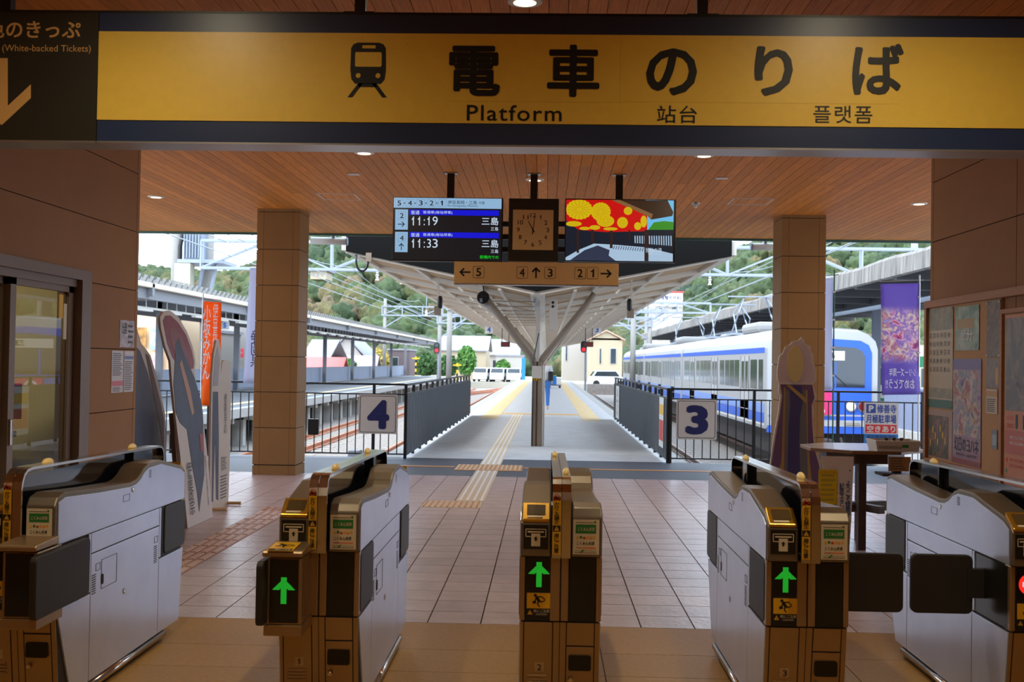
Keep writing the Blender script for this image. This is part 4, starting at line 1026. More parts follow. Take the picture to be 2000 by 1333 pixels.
text('ふじの', (-0.40, -0.22, 2.0, 2.50), mat('pink_print', S(226, 80, 130), 0.6), r, -0.05, bold=0.01, vertical=True, mirror=True)
r, c = nobori('banner_flag', 4.24, 16.95, 1.15, 2.80, 0.33, m_wcl, 'plain white banner flag on a green pole beside the right pillar', -1, mat('green_pole', S(30, 92, 60), 0.5))
m_pur = art_mat('purple_banner_print', [(120, 100, 190), (214, 110, 150), (236, 210, 220), (176, 140, 206), (240, 226, 210), (206, 150, 176), (190, 190, 230)], 6.5, 0.75, 0.6)
n_ = m_pur.node_tree.nodes; L_ = m_pur.node_tree.links; tc2 = n_.new('ShaderNodeTexCoord'); sx_ = n_.new('ShaderNodeSeparateXYZ'); L_.new(tc2.outputs['Object'], sx_.inputs[0])
ra = n_.new('ShaderNodeMapRange'); ra.interpolation_type = 'SMOOTHSTEP'; ra.inputs['From Min'].default_value = 1.52; ra.inputs['From Max'].default_value = 1.66; L_.new(sx_.outputs['Z'], ra.inputs['Value'])
rb = n_.new('ShaderNodeMapRange'); rb.interpolation_type = 'SMOOTHSTEP'; rb.inputs['From Min'].default_value = 2.42; rb.inputs['From Max'].default_value = 2.26; L_.new(sx_.outputs['Z'], rb.inputs['Value'])
mm_ = n_.new('ShaderNodeMath'); mm_.operation = 'MULTIPLY'; L_.new(ra.outputs[0], mm_.inputs[0]); L_.new(rb.outputs[0], mm_.inputs[1])
mc_ = n_.new('ShaderNodeMix'); mc_.data_type = 'RGBA'; L_.new(mm_.outputs[0], mc_.inputs[0]); mc_.inputs[6].default_value = (*S(150, 130, 206), 1); L_.new(n_[m_pur['ramp']].outputs['Color'], mc_.inputs[7]); L_.new(mc_.outputs[2], n_['Principled BSDF'].inputs['Base Color'])
cloth_mat(m_pur)
r, c = nobori('banner_flag', 5.49, 16.95, 1.10, 2.74, 0.56, m_pur, 'purple banner flag with a pale colourful picture and white writing on the right railing', -1, m_alu, 0.3)
text('シリーズ一周年', (-0.45, -0.06, 1.36, 1.48), m_whitep, r, -0.052, bold=0.01, mirror=True); text('おめでとう!!', (-0.50, -0.08, 1.18, 1.32), m_whitep, r, -0.052, bold=0.01, mirror=True)

# ---- middle platform canopy: two wings rising from a central gutter
cn = empty('platform_canopy', (-0.16, 18, 0), label='cream gull-wing platform canopy with black end fascia and forked columns', cat='canopy')
fx = 3.05; zc, ze, zt = 2.60, 3.20, 3.52
m_fasc = mat('matt_black_fascia', S(10, 10, 10), 0.8, spec=0.2)
bx('fascia', m_fasc, cn, -fx, fx, -0.04, 0.0, ze, zt)
MB().prism([(-fx, ze), (0, zc), (fx, ze)], -0.04, 0.0).build('fascia_gable', m_fasc, cn)
CL = 78.0
for s in (-1, 1):
    sec = [(0, zc+0.06), (s*fx, ze+0.06), (s*fx, ze+0.16), (0, zc+0.16)]
    MB().prism(sec, 0, CL).build('roof_wing', m_soffit, cn)
    bx('gutter', m_beam, cn, *sorted((s*fx, s*(fx+0.08))), 0, CL, ze+0.02, ze+0.24)
    k = 0.03
    while k < CL:
        MB().bar((s*0.04, k, zc+0.0), (s*fx, k, ze+0.02), 0.10, 0.09).build('rafter', m_beam, cn); k += 2.9
    for t in (0.33, 0.66, 0.97):
        MB().bar((s*fx*t, 0, zc+(ze-zc)*t+0.03), (s*fx*t, CL, zc+(ze-zc)*t+0.03), 0.06, 0.08).build('purlin', m_beam, cn)
    for t in range(0, 24):
        y = 3.0+t*3.2
        MB().tube([(s*1.5, y, 2.86), (s*1.5, y+1.2, 2.86)], 0.02, 6).build('lamp_tube', emis('tube_lamp', (0.9, 0.88, 0.8), 0.35), cn)
    MB().bar((s*0.6, 0, 2.64), (s*0.6, CL, 2.64), 0.05, 0.05).build('conduit', m_beam, cn)
bx('gutter_beam', m_beam, cn, -0.12, 0.12, 0, CL, zc-0.02, zc+0.10)
for k in range(8): bx('cable_tray_rung', m_brown, cn, -0.95, -0.05, 1.2+k*1.7, 1.24+k*1.7, 2.50, 2.515)
for x in (-0.95, -0.05): bx('cable_tray', m_galv, cn, x-0.02, x+0.02, 1.0, 11.5, 2.48, 2.54)
def fork(y, first=False):
    c = empty('forked_column', (0, y, 0)); c.parent = cn
    nm = 'column'
    sub = MB().box(-0.085, -0.015, -0.09, 0.09, 0, 1.50); sub.box(0.015, 0.085, -0.09, 0.09, 0, 1.50); sub.box(-0.015, 0.015, -0.05, 0.05, 0, 1.5)
    sub.build('twin_post', m_brown, c, bevel=0.006)
    for s in (-1, 1):
        MB().tube([(s*0.05, 0, 1.42), (s*0.10, 0, 1.56), (s*0.86, 0, 2.52), (s*1.0, 0, 2.72)], 0.062, 10).build('fork_arm', m_brown, c, smooth=True)
    bx('centre_post', m_beam, c, -0.035, 0.035, -0.04, 0.04, 1.5, 2.62)
    if first:
        MB().tube([(-0.075, -0.10, 0), (-0.075, -0.10, 1.5), (0.02, -0.08, 2.0)], 0.012, 6).build('cable', m_black, c)
        MB().tube([(0.10, -0.02, 0.0), (0.10, -0.02, 1.45), (0.72, -0.02, 2.35)], 0.018, 6).build('conduit', m_beam, c)
        MB().tube([(0.13, 0.02, 0.0), (0.13, 0.02, 1.42), (0.80, 0.02, 2.38)], 0.014, 6).build('conduit', m_beam, c)
    return c
for k in range(7): fork(2.2+k*10.5, k == 0)
eb = empty('column_box', (-0.15, 20.08, 0), label='small cream box with a hazard-striped base on the forked column', cat='box')
bx('housing', m_beam, eb, -0.10, 0.07, -0.03, 0.02, 1.20, 1.42, 0.004)
hz = bx('hazard_base', m_ysty, eb, -0.095, 0.065, -0.032, 0.0, 1.16, 1.20)
for k in range(4):
    MB().add([(-0.09+k*0.04, -0.0335, 1.162), (-0.07+k*0.04, -0.0335, 1.162), (-0.055+k*0.04, -0.0335, 1.198), (-0.075+k*0.04, -0.0335, 1.198)], [(0, 1, 2, 3)]).build('hazard_stripe', m_dred, eb)
sb = empty('speaker_box', (0.10, 20.05, 2.05), label='tall cream speaker box with two black cones above the forked column', cat='speaker')
bx('housing', m_swh, sb, -0.06, 0.08, -0.05, 0.05, 0, 0.55, 0.006)
for z in (0.42, 0.49): MB().lathe([(0.025, -0.055), (0.025, -0.048)], (0.0, 0, z), 14, 'y').build('speaker_cone', m_black, sb)
hl = empty('horn_speaker', (-1.08, 19.2, 2.56), label='round black horn speaker under the left canopy wing', cat='speaker')
MB().lathe([(0.10, -0.10), (0.11, -0.08), (0.105, 0.04), (0.05, 0.10)], (0, 0, 0), 20, 'y').build('horn', m_black, hl, smooth=False)
bx('bracket', m_black, hl, -0.01, 0.01, -0.01, 0.03, 0.08, 0.20)
for x, lb, s in ((-1.93, 'left', 1), (1.48, 'right', -1)):
    c = empty('security_camera', (x, 20.1, 2.95), label='pole-hung security camera under the %s canopy edge' % lb, cat='camera')
    bx('pole', m_beam, c, -0.02, 0.02, -0.02, 0.02, -0.52, 0.02)
    MB().lathe([(0.03, -0.12), (0.045, -0.10), (0.045, 0.06), (0.03, 0.10)], (0.03*s, 0, -0.42), 12, 'z').build('camera_body', m_black, c, smooth=True)
    bx('junction_box', m_brown, c, -0.07, 0.05, -0.03, 0.05, -0.66, -0.50, 0.004)
for n, px, lb in (('4', 955, 'left'), ('3', 1166, 'right')):
    xx, zz = on_plane(px, 644, 50)
    c = empty('hanging_number_sign', (xx, 50, zz-0.18), label='small white hanging sign with blue number %s under the %s canopy wing' % (n, lb), cat='sign')
    bx('board', m_white, c, -0.18, 0.18, 0, 0.05, 0, 0.36, 0.004); text(n, (-0.08, 0.08, 0.05, 0.30), mat('blue_print', S(40, 90, 190), 0.5), c, -0.002, bold=0.03)
    for s in (-0.13, 0.13): bx('hanger_rod', m_black, c, s-0.012, s+0.012, 0.015, 0.035, 0.36, 0.75)
for px, lb in ((987, 'left'), (1150, 'right')):
    xx, zz = on_plane(px, 673, 40)
    c = empty('hanging_display', (xx, 40, zz-0.09), label='small dark hanging display under the %s canopy wing' % lb, cat='screen')
    bx('housing', m_black, c, -0.16, 0.16, 0, 0.10, 0, 0.18, 0.005); plate('led_face', emis('led_dim_red', S(120, 20, 24), 0.5), c, -0.14, 0.14, 0.03, 0.15, 0.0, 0.002)
    for s in (-0.12, 0.12): bx('hanger_rod', m_black, c, s-0.012, s+0.012, 0.04, 0.06, 0.18, 0.66)

# ---- far-left platform with its canopy
p5 = empty('far_left_platform', (-8.9, 17.2, 0), label='concrete far left platform on columns with yellow line and grey fence', cat='platform')
PL = 97.0
bx('deck', mat('far_platform_deck', S(106, 108, 112), 0.7, var=0.08), p5, -6.2, 0, 0, PL, -0.18, 0.0); bx('edge_slab', mat('pale_edge', S(158, 158, 156), 0.7), p5, -0.3, 0.02, 0, PL, -0.26, 0.004); bx('yellow_line', m_yel, p5, -1.25, -0.95, 0, PL, 0.0, 0.006)
k = 0.8
while k < PL:
    bx('column', m_conc, p5, -0.75, -0.40, k, k+0.35, -1.25, -0.18); bx('cross_beam', m_conc, p5, -6.0, -0.1, k, k+0.3, -0.42, -0.18); k += 2.4
bx('back_wall', m_conc, p5, -6.2, -6.0, 0, PL, -1.25, 0.0)
k = 0
while k < PL-2:
    bx('fence_sheet', mat('blue_grey_sheet', S(140, 148, 166), 0.6), p5, -5.62, -5.58, k, k+3.46, 0.06, 1.0); k += 3.5
c5 = empty('far_left_canopy', (-10.8, 17.4, 0), label='long grey canopy with corrugated roof edge over the far left platform', cat='canopy')
CL5 = 94.0
m_corr = mat('corrugated_steel', S(166, 166, 166), 0.5, var=0.05); m_dsteel = mat('dark_grey_steel', S(110, 112, 118), 0.5)
b = MB(); k = 0.0; vs = []; fs = []
n = int(CL5/0.25)
for i in range(n):
    y = i*0.25; up = 0.09 if i % 2 else 0.0
    b.add([(0, y, 3.60+up), (0, y+0.25, 3.60+up), (-4.8, y+0.25, 3.66+up), (-4.8, y, 3.66+up)], [(0, 1, 2, 3)])
    b.add([(0.0, y, 3.60+up), (0.0, y+0.25, 3.60+up), (-0.10, y+0.25, 3.42), (-0.10, y, 3.42)], [(0, 1, 2, 3)])
b.build('corrugated_roof', m_corr, c5, kind='stuff')
bx('gutter', mat('gutter_cream', S(214, 206, 186), 0.5), c5, -0.16, 0.0, 0, CL5, 3.36, 3.50, 0.03); bx('edge_beam', m_dsteel, c5, -0.30, -0.16, 0, CL5, 3.06, 3.38)
bx('soffit', m_dsteel, c5, -4.8, -0.2, 0, CL5, 3.50, 3.56); bx('edge_beam', m_dsteel, c5, -4.8, -4.66, 0, CL5, 3.06, 3.5)
bx('lamp_trunking', m_white, c5, -0.72, -0.62, 0, CL5, 2.84, 2.90)
k = 0.4
while k < CL5:
    bx('trunking_hanger', m_alu, c5, -0.68, -0.66, k, k+0.03, 2.90, 3.5); k += 0.9
k = 1.0
while k < CL5:
    bx('tube_lamp', m_white, c5, -0.74, -0.60, k, k+1.2, 2.78, 2.84); k += 2.6
for k in range(10):
    bx('post', m_dsteel, c5, -3.5, -3.28, 3+k*10.4, 3.22+k*10.4, 0, 3.5); bx('cross_beam', m_dsteel, c5, -4.8, 0, 3+k*10.4, 3.18+k*10.4, 3.14, 3.5)
ns = empty('hanging_number_sign', (-10.0, 24.0, 2.02), label='small sign with blue number 5 under the far left canopy', cat='sign')
xx, zz = on_plane(439, 636, 40.5); ns.location = (xx, 40.5, zz-0.14); ns.scale = (1.35, 1.35, 1.35)
bx('board', mat('grey_sign', S(176, 184, 190), 0.5), ns, -0.11, 0.11, 0, 0.04, 0, 0.21); text('5', (-0.04, 0.04, 0.04, 0.17), MATS['blue_print'], ns, -0.002, bold=0.05)
bx('hanger_rod', m_alu, ns, -0.01, 0.01, 0.01, 0.03, 0.21, 0.26)
# ---- right platform and canopy with its weathered concrete fascia
m_wfas = mat('weathered_fascia', S(146, 142, 136), 0.9, col2=S(72, 69, 66), nscale=3, stretch=(1, 2.2, 0.22))
p2 = empty('right_platform', (8.55, 17.3, 0), label='concrete platform at the right behind the blue train', cat='platform')
bx('deck', m_plat, p2, 0, 5.5, 0, 95, -1.25, 0); bx('edge_slab', m_conc, p2, -0.02, 0.3, 0, 95, -0.3, 0.004)
c2 = empty('right_canopy', (8.95, 18, 0), label='dark-bellied canopy with streaked concrete edge above the train', cat='canopy')
vs = []; fs = []
prof = [(0.35, 4.44), (0.12, 4.42), (0.02, 4.32), (0.0, 3.88), (0.14, 3.86)]
n = 60
for i in range(n+1):
    y = 90*i/n; w = 0.03*math.sin(i*1.7)
    for u, v in prof: vs.append((u, y, v+(w if v > 4 else 0)))
for i in range(n):
    for k in range(4): a = i*5+k; fs.append((a, a+1, a+6, a+5))
MB().add(vs, fs).build('fascia', m_wfas, c2, smooth=False)
bx('roof', mat('canopy_roof_grey', S(150, 148, 144), 0.9), c2, 0.3, 6.2, 0, 90, 4.3, 4.42); bx('soffit', mat('dark_soffit', S(84, 78, 76), 0.9), c2, 0.12, 6.2, 0, 90, 4.06, 4.12)
for k in range(24): bx('cross_beam', mat('dark_beam', S(70, 70, 74), 0.7), c2, 0.14, 6.2, 0.5+k*3.8, 0.75+k*3.8, 3.80, 4.06)
bx('long_beam', MATS['dark_beam'], c2, 2.7, 3.0, 0, 90, 3.62, 4.06)
for k in range(10): bx('post', mat('slate_post', S(88, 92, 104), 0.6), c2, 2.72, 2.98, 4+k*9.5, 4.26+k*9.5, 0, 3.7)
MB().tube([(0.9, 4, 3.3), (0.9, 60, 3.3)], 0.07, 8).build('pipe', m_galv, c2)
MB().tube([(1.6, 3, 3.3), (1.6, 5.5, 3.3)], 0.09, 8).build('lamp_tube', m_white, c2)
sf = empty('slat_fence', (8.62, 19.0, 0), label='blue grey slat fence on the right platform past the parking sign', cat='fence')
bs = MB().box(-0.012, 0.012, -0.02, 0.02, 0.02, 0.98).mesh('slat', mat('slat_blue_grey', S(128, 138, 164), 0.6))
for k in range(90):
    o = bpy.data.objects.new('slat', bs); COL.objects.link(o); o.parent = sf; o.location = (0, k*0.115, 0)
bx('top_rail', m_galv, sf, -0.03, 0.03, 0, 10.4, 0.98, 1.02)
# ---- blue and silver train
m_tsil = mat('train_silver', S(172, 174, 178), 0.4, metal=0.25); m_tblue = mat('train_blue', S(40, 92, 200), 0.4); m_troof = mat('train_roof', S(138, 138, 138), 0.7)
m_tlb = mat('train_pale_blue', S(120, 150, 214), 0.4); m_under = mat('underframe', S(60, 54, 54), 0.8)
TXC, TW = 7.03, 1.40
def car_body(name, parent, y0, y1, m):
    b = MB(); sec = [(-TW, -0.12), (-TW, 1.95), (-TW+0.05, 2.14), (-TW+0.20, 2.32), (-TW+0.5, 2.44), (0, 2.50), (TW-0.5, 2.44), (TW-0.20, 2.32), (TW-0.05, 2.14), (TW, 1.95), (TW, -0.12)]
    return b.prism(sec, y0, y1).build(name, m, parent)
tr = empty('train', (TXC, 29.2, 0), label='blue and silver commuter train standing at the right platform', cat='train')
for c in range(3):
    ya = c*18.3; yb = ya+18.0
    cb = car_body('car_body', tr, ya+(0.12 if c == 0 else 0), yb, m_tsil)
    bx('underframe', m_under, tr, -1.2, 1.2, ya+0.5, yb-0.3, -0.75, -0.12)
    MB().prism([(-TW+0.22, 2.335), (-TW+0.5, 2.46), (0, 2.52), (TW-0.5, 2.46), (TW-0.22, 2.335)], ya+0.1, yb).build('roof_skin', m_troof, cb)
    for s in (-1, 1):
        xs = sorted((s*TW, s*(TW+0.006)))
        bx('upper_stripe', m_tblue, cb, *xs, ya+0.35, yb, 1.83, 1.97); bx('lower_band', m_tlb, cb, *xs, ya+0.35, yb, 0.30, 0.52); bx('sill_stripe', m_tblue, cb, *xs, ya+0.35, yb, 0.02, 0.28); bx('sill_line', m_white, cb, *xs, ya+0.35, yb, -0.04, 0.0)
        for d in (2.6, 8.4, 14.2):
            dr_ = bx('door', mat('door_silver', S(190, 192, 196), 0.4, metal=0.3), cb, *xs, ya+d, ya+d+1.3, 0.0, 1.76)
            xg = sorted((s*(TW+0.006), s*(TW+0.010)))
            for q in (0.14, 0.76): bx('door_pane', m_glassd, dr_, *xg, ya+d+q, ya+d+q+0.40, 0.85, 1.62)
            for q in (-0.03, 0.63, 1.28): bx('door_seam', m_under, dr_, *xg, ya+d+q, ya+d+q+0.05, 0.0, 1.76)
        for a, e in ((0.55, 1.15), (1.4, 2.35), (4.2, 5.0), (5.1, 5.9), (6.0, 6.8), (7.0, 7.9), (10.0, 10.8), (10.9, 11.7), (11.8, 12.6), (12.8, 13.7), (15.8, 16.6), (16.7, 17.4)):
            bx('window', m_glassd, cb, *xs, ya+a, ya+e, 0.88, 1.66)
    for a in (1.5, 14.0):
        bg_ = bx('bogie', m_under, tr, -1.0, 1.0, ya+a, ya+a+2.4, -1.0, -0.5)
        for q in (0.35, 2.05):
            for s in (-1, 1): MB().lathe([(0.40, -0.06), (0.43, -0.05), (0.43, 0.05), (0.40, 0.06)], (s*0.6, ya+a+q, RZ+0.43), 18, 'x').build('wheel', m_under, bg_)
    bx('air_conditioner', m_troof, tr, -0.95, 0.95, ya+4.0, ya+6.6, 2.45, 2.78, 0.12)
    bx('roof_vent', m_troof, tr, -0.6, 0.6, ya+11.5, ya+13.2, 2.48, 2.64, 0.06)
def panto(y):
    p = empty('pantograph', (0, y, 2.55)); p.parent = tr
    b = MB()
    for s in (-0.7, 0.7):
        b.bar((s, -0.6, 0), (s*0.9, 0.55, 0.72), 0.04); b.bar((s, 0.6, 0), (s*0.9, -0.55, 0.72), 0.04); b.bar((s*0.9, 0.55, 0.72), (s*0.5, 0.0, 1.28), 0.03); b.bar((s*0.9, -0.55, 0.72), (s*0.5, 0.0, 1.28), 0.03)
    b.build('lattice_arms', m_galv, p, kind='stuff')
    bx('collector_bar', m_galv, p, -0.9, 0.9, -0.12, 0.12, 1.26, 1.30); bx('base_frame', m_galv, p, -0.85, 0.85, -0.7, 0.7, -0.04, 0.04)
panto(9.5); panto(14.5); panto(27.0)
# train front
fr_ = empty('cab_front', (0, 0, 0)); fr_.parent = tr
outl = [(-TW, -0.10), (-TW, 1.95), (-TW+0.06, 2.16), (-TW+0.22, 2.32), (-TW+0.5, 2.43), (0, 2.47), (TW-0.5, 2.43), (TW-0.22, 2.32), (TW-0.06, 2.16), (TW, 1.95), (TW, -0.10)]
MB().prism(outl, 0.0, 0.14).build('front_rim', m_tsil, fr_, bevel=0.03)
inn_ = [(-TW+0.16, 0.0), (-TW+0.16, 1.86), (-TW+0.24, 2.06), (-TW+0.45, 2.17), (0, 2.22), (TW-0.45, 2.17), (TW-0.24, 2.06), (TW-0.16, 1.86), (TW-0.16, 0.0)]
MB().prism(inn_, -0.02, 0.02).build('front_panel', m_tblue, fr_)
wn = [(-TW+0.34, 0.98), (-TW+0.34, 1.78), (-TW+0.42, 1.92), (-TW+0.6, 1.99), (0, 2.04), (TW-0.6, 1.99), (TW-0.42, 1.92), (TW-0.34, 1.78), (TW-0.34, 0.98)]
MB().prism(wn, -0.035, -0.01).build('windscreen', mat('windscreen_glass', S(34, 40, 46), 0.08, spec=0.7), fr_)
ds_ = bx('destination_panel', m_swh, fr_, -0.75, 0.55, -0.042, -0.02, 1.66, 1.90); text('三島', (0.02, 0.30, 1.70, 1.87), m_ink, ds_, -0.044, bold=0.03)
bx('cab_divider', m_tblue, fr_, -0.42, -0.36, -0.045, -0.02, 0.98, 1.62); bx('cab_divider', m_tblue, fr_, 0.30, 0.34, -0.04, -0.02, 0.98, 1.62)
for s in (-1, 1):
    for x, mm in ((0.72, mat('headlamp_glass', S(236, 236, 226), 0.1, emit=(1, 0.95, 0.85), estr=0.2)), (1.03, mat('taillamp_glass', S(120, 22, 26), 0.15))):
        lm = MB().lathe([(0.15, -0.05), (0.15, -0.01)], (s*x, 0, 0.50), 18, 'y').build('lamp_rim', m_chrome, fr_)
        MB().lathe([(0.11, -0.065), (0.12, -0.05)], (s*x, 0, 0.50), 18, 'y').build('lamp_lens', mm, lm)
bx('lower_stripe', m_tsil, fr_, -TW+0.02, TW-0.02, -0.03, 0.0, -0.02, 0.14); bx('lower_stripe', m_tsil, fr_, -TW+0.02, TW-0.02, -0.025, 0.0, 0.24, 0.28); bx('skirt', m_tblue, fr_, -TW+0.02, TW-0.02, -0.02, 0.1, -0.20, -0.02)
bx('grab_bar', m_chrome, fr_, 0.55, 0.95, -0.06, -0.03, 0.02, 0.08, 0.01)
bx('coupler', m_under, fr_, -0.18, 0.18, -0.55, 0.2, -0.62, -0.32, 0.03)
for x in (-0.5, 0.45): MB().tube([(x, -0.1, -0.3), (x+0.06, -0.25, -0.62), (x-0.02, -0.1, -0.9)], 0.035, 8).build('brake_hose', m_under, fr_)
MB().bar((0.62, -0.05, 1.0), (0.15, -0.05, 1.42), 0.02).build('wiper', m_black, fr_)
hm = empty('head_mark', (TXC-0.20, 29.12, 0.28), label='pink square head mark with a white ring emblem on the train front', cat='sign')
bx('board', mat('pink_board', S(224, 40, 110), 0.5), hm, -0.30, 0.42, -0.02, 0.02, 0.0, 0.62)
b = MB(); o1 = ngon(0.0, 0.36, 0.19, 24); i1 = ngon(0.0, 0.36, 0.12, 24)
b.add([(p[0], -0.022, p[1]) for p in o1]+[(p[0], -0.022, p[1]) for p in i1], [(k, (k+1) % 24, (k+1) % 24+24, k+24) for k in range(24)]); b.build('ring_emblem', m_whitep, hm)
plate('emblem_centre', m_whitep, hm, -0.05, 0.05, 0.32, 0.40, -0.02, 0.003); plate('text_band', m_whitep, hm, -0.24, 0.24, 0.05, 0.13, -0.02, 0.003)
# ---- green and cream train beyond
g2 = empty('train', (16.1, 46, 0), label='cream and green train beyond the purple banner flag', cat='train')
car_body('car_body', g2, 0, 20, mat('train_cream', S(222, 214, 186), 0.5)); 
bx('green_band', mat('train_green', S(30, 130, 80), 0.5), g2, -TW-0.01, TW+0.01, -0.01, 20, 1.55, 1.98); bx('green_band', MATS['train_green'], g2, -TW-0.01, TW+0.01, -0.01, 20, 0.05, 0.18)
bx('window', m_glassd, g2, -1.1, 1.1, -0.02, 0.0, 0.75, 1.5); bx('underframe', m_under, g2, -1.2, 1.2, 0.3, 19.5, -0.9, -0.12)
for k in range(8): bx('window', m_glassd, g2, -TW-0.015, -TW, 1.2+k*2.3, 2.9+k*2.3, 0.75, 1.5)

# ---- overhead line gantries
def gantry(y, x0, x1, zt, zb, label, poles, nb=12):
    r = empty('line_gantry', (0, y, 0), label=label, cat='gantry')
    for z in (zt, zb):
        for dy in (-0.18, 0.18): MB().bar((x0, dy, z), (x1, dy, z), 0.09, 0.11).build('chord', m_galv, r)
    n = nb; st = (x1-x0)/n
    for k in range(n+1):
        x = x0+st*k
        for dy in (-0.18, 0.18): MB().bar((x, dy, zb), (x, dy, zt), 0.07, 0.07).build('strut', m_galv, r)
        if k < n:
            a, c = (zt, zb) if k % 2 else (zb, zt)
            for dy in (-0.18, 0.18): MB().bar((x, dy, a), (x+st, dy, c), 0.07, 0.07).build('brace', m_galv, r)
    for x in poles:
        MB().tube([(x, 0, -1.3), (x, 0, zt+0.8)], [0.19, 0.15], 12).build('concrete_pole', mat('pale_concrete', S(136, 134, 130), 0.8, var=0.06), r, smooth=True)
        for s in (-1, 1):
            if x0 < x+s*2.0 < x1: MB().bar((x, 0, zb-1.2), (x+s*1.9, 0, zb), 0.10, 0.10).build('knee_brace', m_galv, r)
    for x in (-7.45, -3.95, 3.52, 7.03):
        iz = MB(); 
        for k in range(4): iz.lathe([(0.09 if k % 2 else 0.06, 0), (0.05, 0.07)], (x, 0, zb-0.14-0.10*k), 10)
        iz.build('insulator', m_white, r, kind='stuff')
        bx('insulator_arm', m_galv, r, x-0.02, x+0.02, -0.02, 0.02, zb-0.05, zt+0.5)
    return r
gantry(49.5, -15.2, 16.4, 6.62, 5.42, 'pale steel lattice gantry spanning the tracks nearest the station', (15.8,), 11)
gantry(70, -6.2, 10, 5.3, 4.7, 'second lattice gantry further along the tracks', (-6.0, 5.3), 8)
gantry(92, -8.9, 8.5, 5.3, 4.6, 'third lattice gantry above the platform end', (-8.68, 8.32), 9)
gantry(114, -16.6, 12, 6.95, 6.05, 'farthest lattice gantry before the houses', (-16.3, 9.9), 14)
w = empty('overhead_wires', (0, 20, 0), label='overhead wires running along above the tracks', cat='wire')
for x in (-7.45, -3.95, 3.52, 7.03):
    MB().tube([(x, 0, 4.35), (x, 92, 4.25)], 0.012, 5).build('contact_wire', m_galv, w)
    for k in range(4):
        y0 = k*23; MB().tube([(x, y0+23*t/8, 4.55+0.45*(2*t/8-1)**2) for t in range(9)], 0.012, 5).build('catenary_wire', m_galv, w)
for x, z in ((-10.5, 5.9), (-10.2, 5.2), (-9.9, 4.7), (9.4, 5.4), (9.9, 6.2)):
    MB().tube([(x, 0, z), (x*0.98, 92, z-0.3)], 0.018, 5).build('feeder_wire', m_galv, w)
# transformer pole, left
tp = empty('transformer_pole', (-16.25, 50.7, -0.44), label='twin concrete poles with a grey transformer on a platform above the left canopy', cat='utility pole')
tp.scale = (1.3, 1.3, 1.3)
MB().tube([(-0.35, 0, -0.7), (-0.35, 0, 9)], 0.19, 14).build('pole', MATS['pale_concrete'], tp, smooth=True); MB().tube([(0.72, 0, -0.7), (0.72, 0, 9)], 0.22, 14).build('pole', MATS['pale_concrete'], tp, smooth=True)
MB().tube([(-0.18, -0.2, -0.7), (-0.18, -0.2, 5.3), (-0.05, -0.2, 5.9), (0.12, -0.2, 6.6)], 0.07, 10).build('cable_duct', m_black, tp, smooth=True)
bx('deck', m_galv, tp, -0.05, 1.5, -0.9, 0.9, 4.68, 4.80); bx('transformer', mat('transformer_grey', S(112, 124, 140), 0.5), tp, 0.10, 0.75, -0.7, 0.1, 4.82, 5.75)
for k in range(6): bx('cooling_fin', m_galv, tp, 0.12+k*0.10, 0.15+k*0.10, -0.78, -0.70, 4.86, 5.70)
bx('cream_cabinet', mat('cream_cabinet', S(174, 170, 150), 0.5), tp, -0.12, 0.42, -0.95, -0.45, 3.2, 4.66)
for s in (0.5, 0.95): MB().bar((s, -0.5, 3.4), (s+0.3, -0.7, 4.68), 0.09).build('deck_strut', m_galv, tp)
for x, z0, z1, Y, lb in ((-10.0, -1.2, 4.2, 68, 'slim pale pole beside the left signal'), (0, 0, 0, 0, '')):
    if not Y: continue
def signal(px, py, Y, label, base_px):
    xx, zz = on_plane(px, py, Y)
    r = empty('railway_signal', (xx, Y, 0), label=label, cat='signal')
    MB().tube([(0.12, 0.1, -1.2), (0.12, 0.1, zz+0.45)], 0.06, 8).build('mast', m_galv, r)
    MB().prism(rrect(-0.17, 0.17, zz-0.33, zz+0.33, 0.16), -0.05, 0.05).build('backboard', m_black, r)
    MB().lathe([(0.10, -0.07), (0.11, -0.05)], (0, 0, zz-0.15), 16, 'y').build('red_lens', emis('signal_red', S(255, 30, 50), 1.6), r)
    MB().lathe([(0.10, -0.07), (0.11, -0.05)], (0, 0, zz+0.15), 16, 'y').build('dark_lens', m_glassd, r)
signal(853, 680, 66, 'railway signal showing red beyond the far left canopy', 0)
signal(1140, 678, 64, 'railway signal showing red under the right canopy wing', 0)

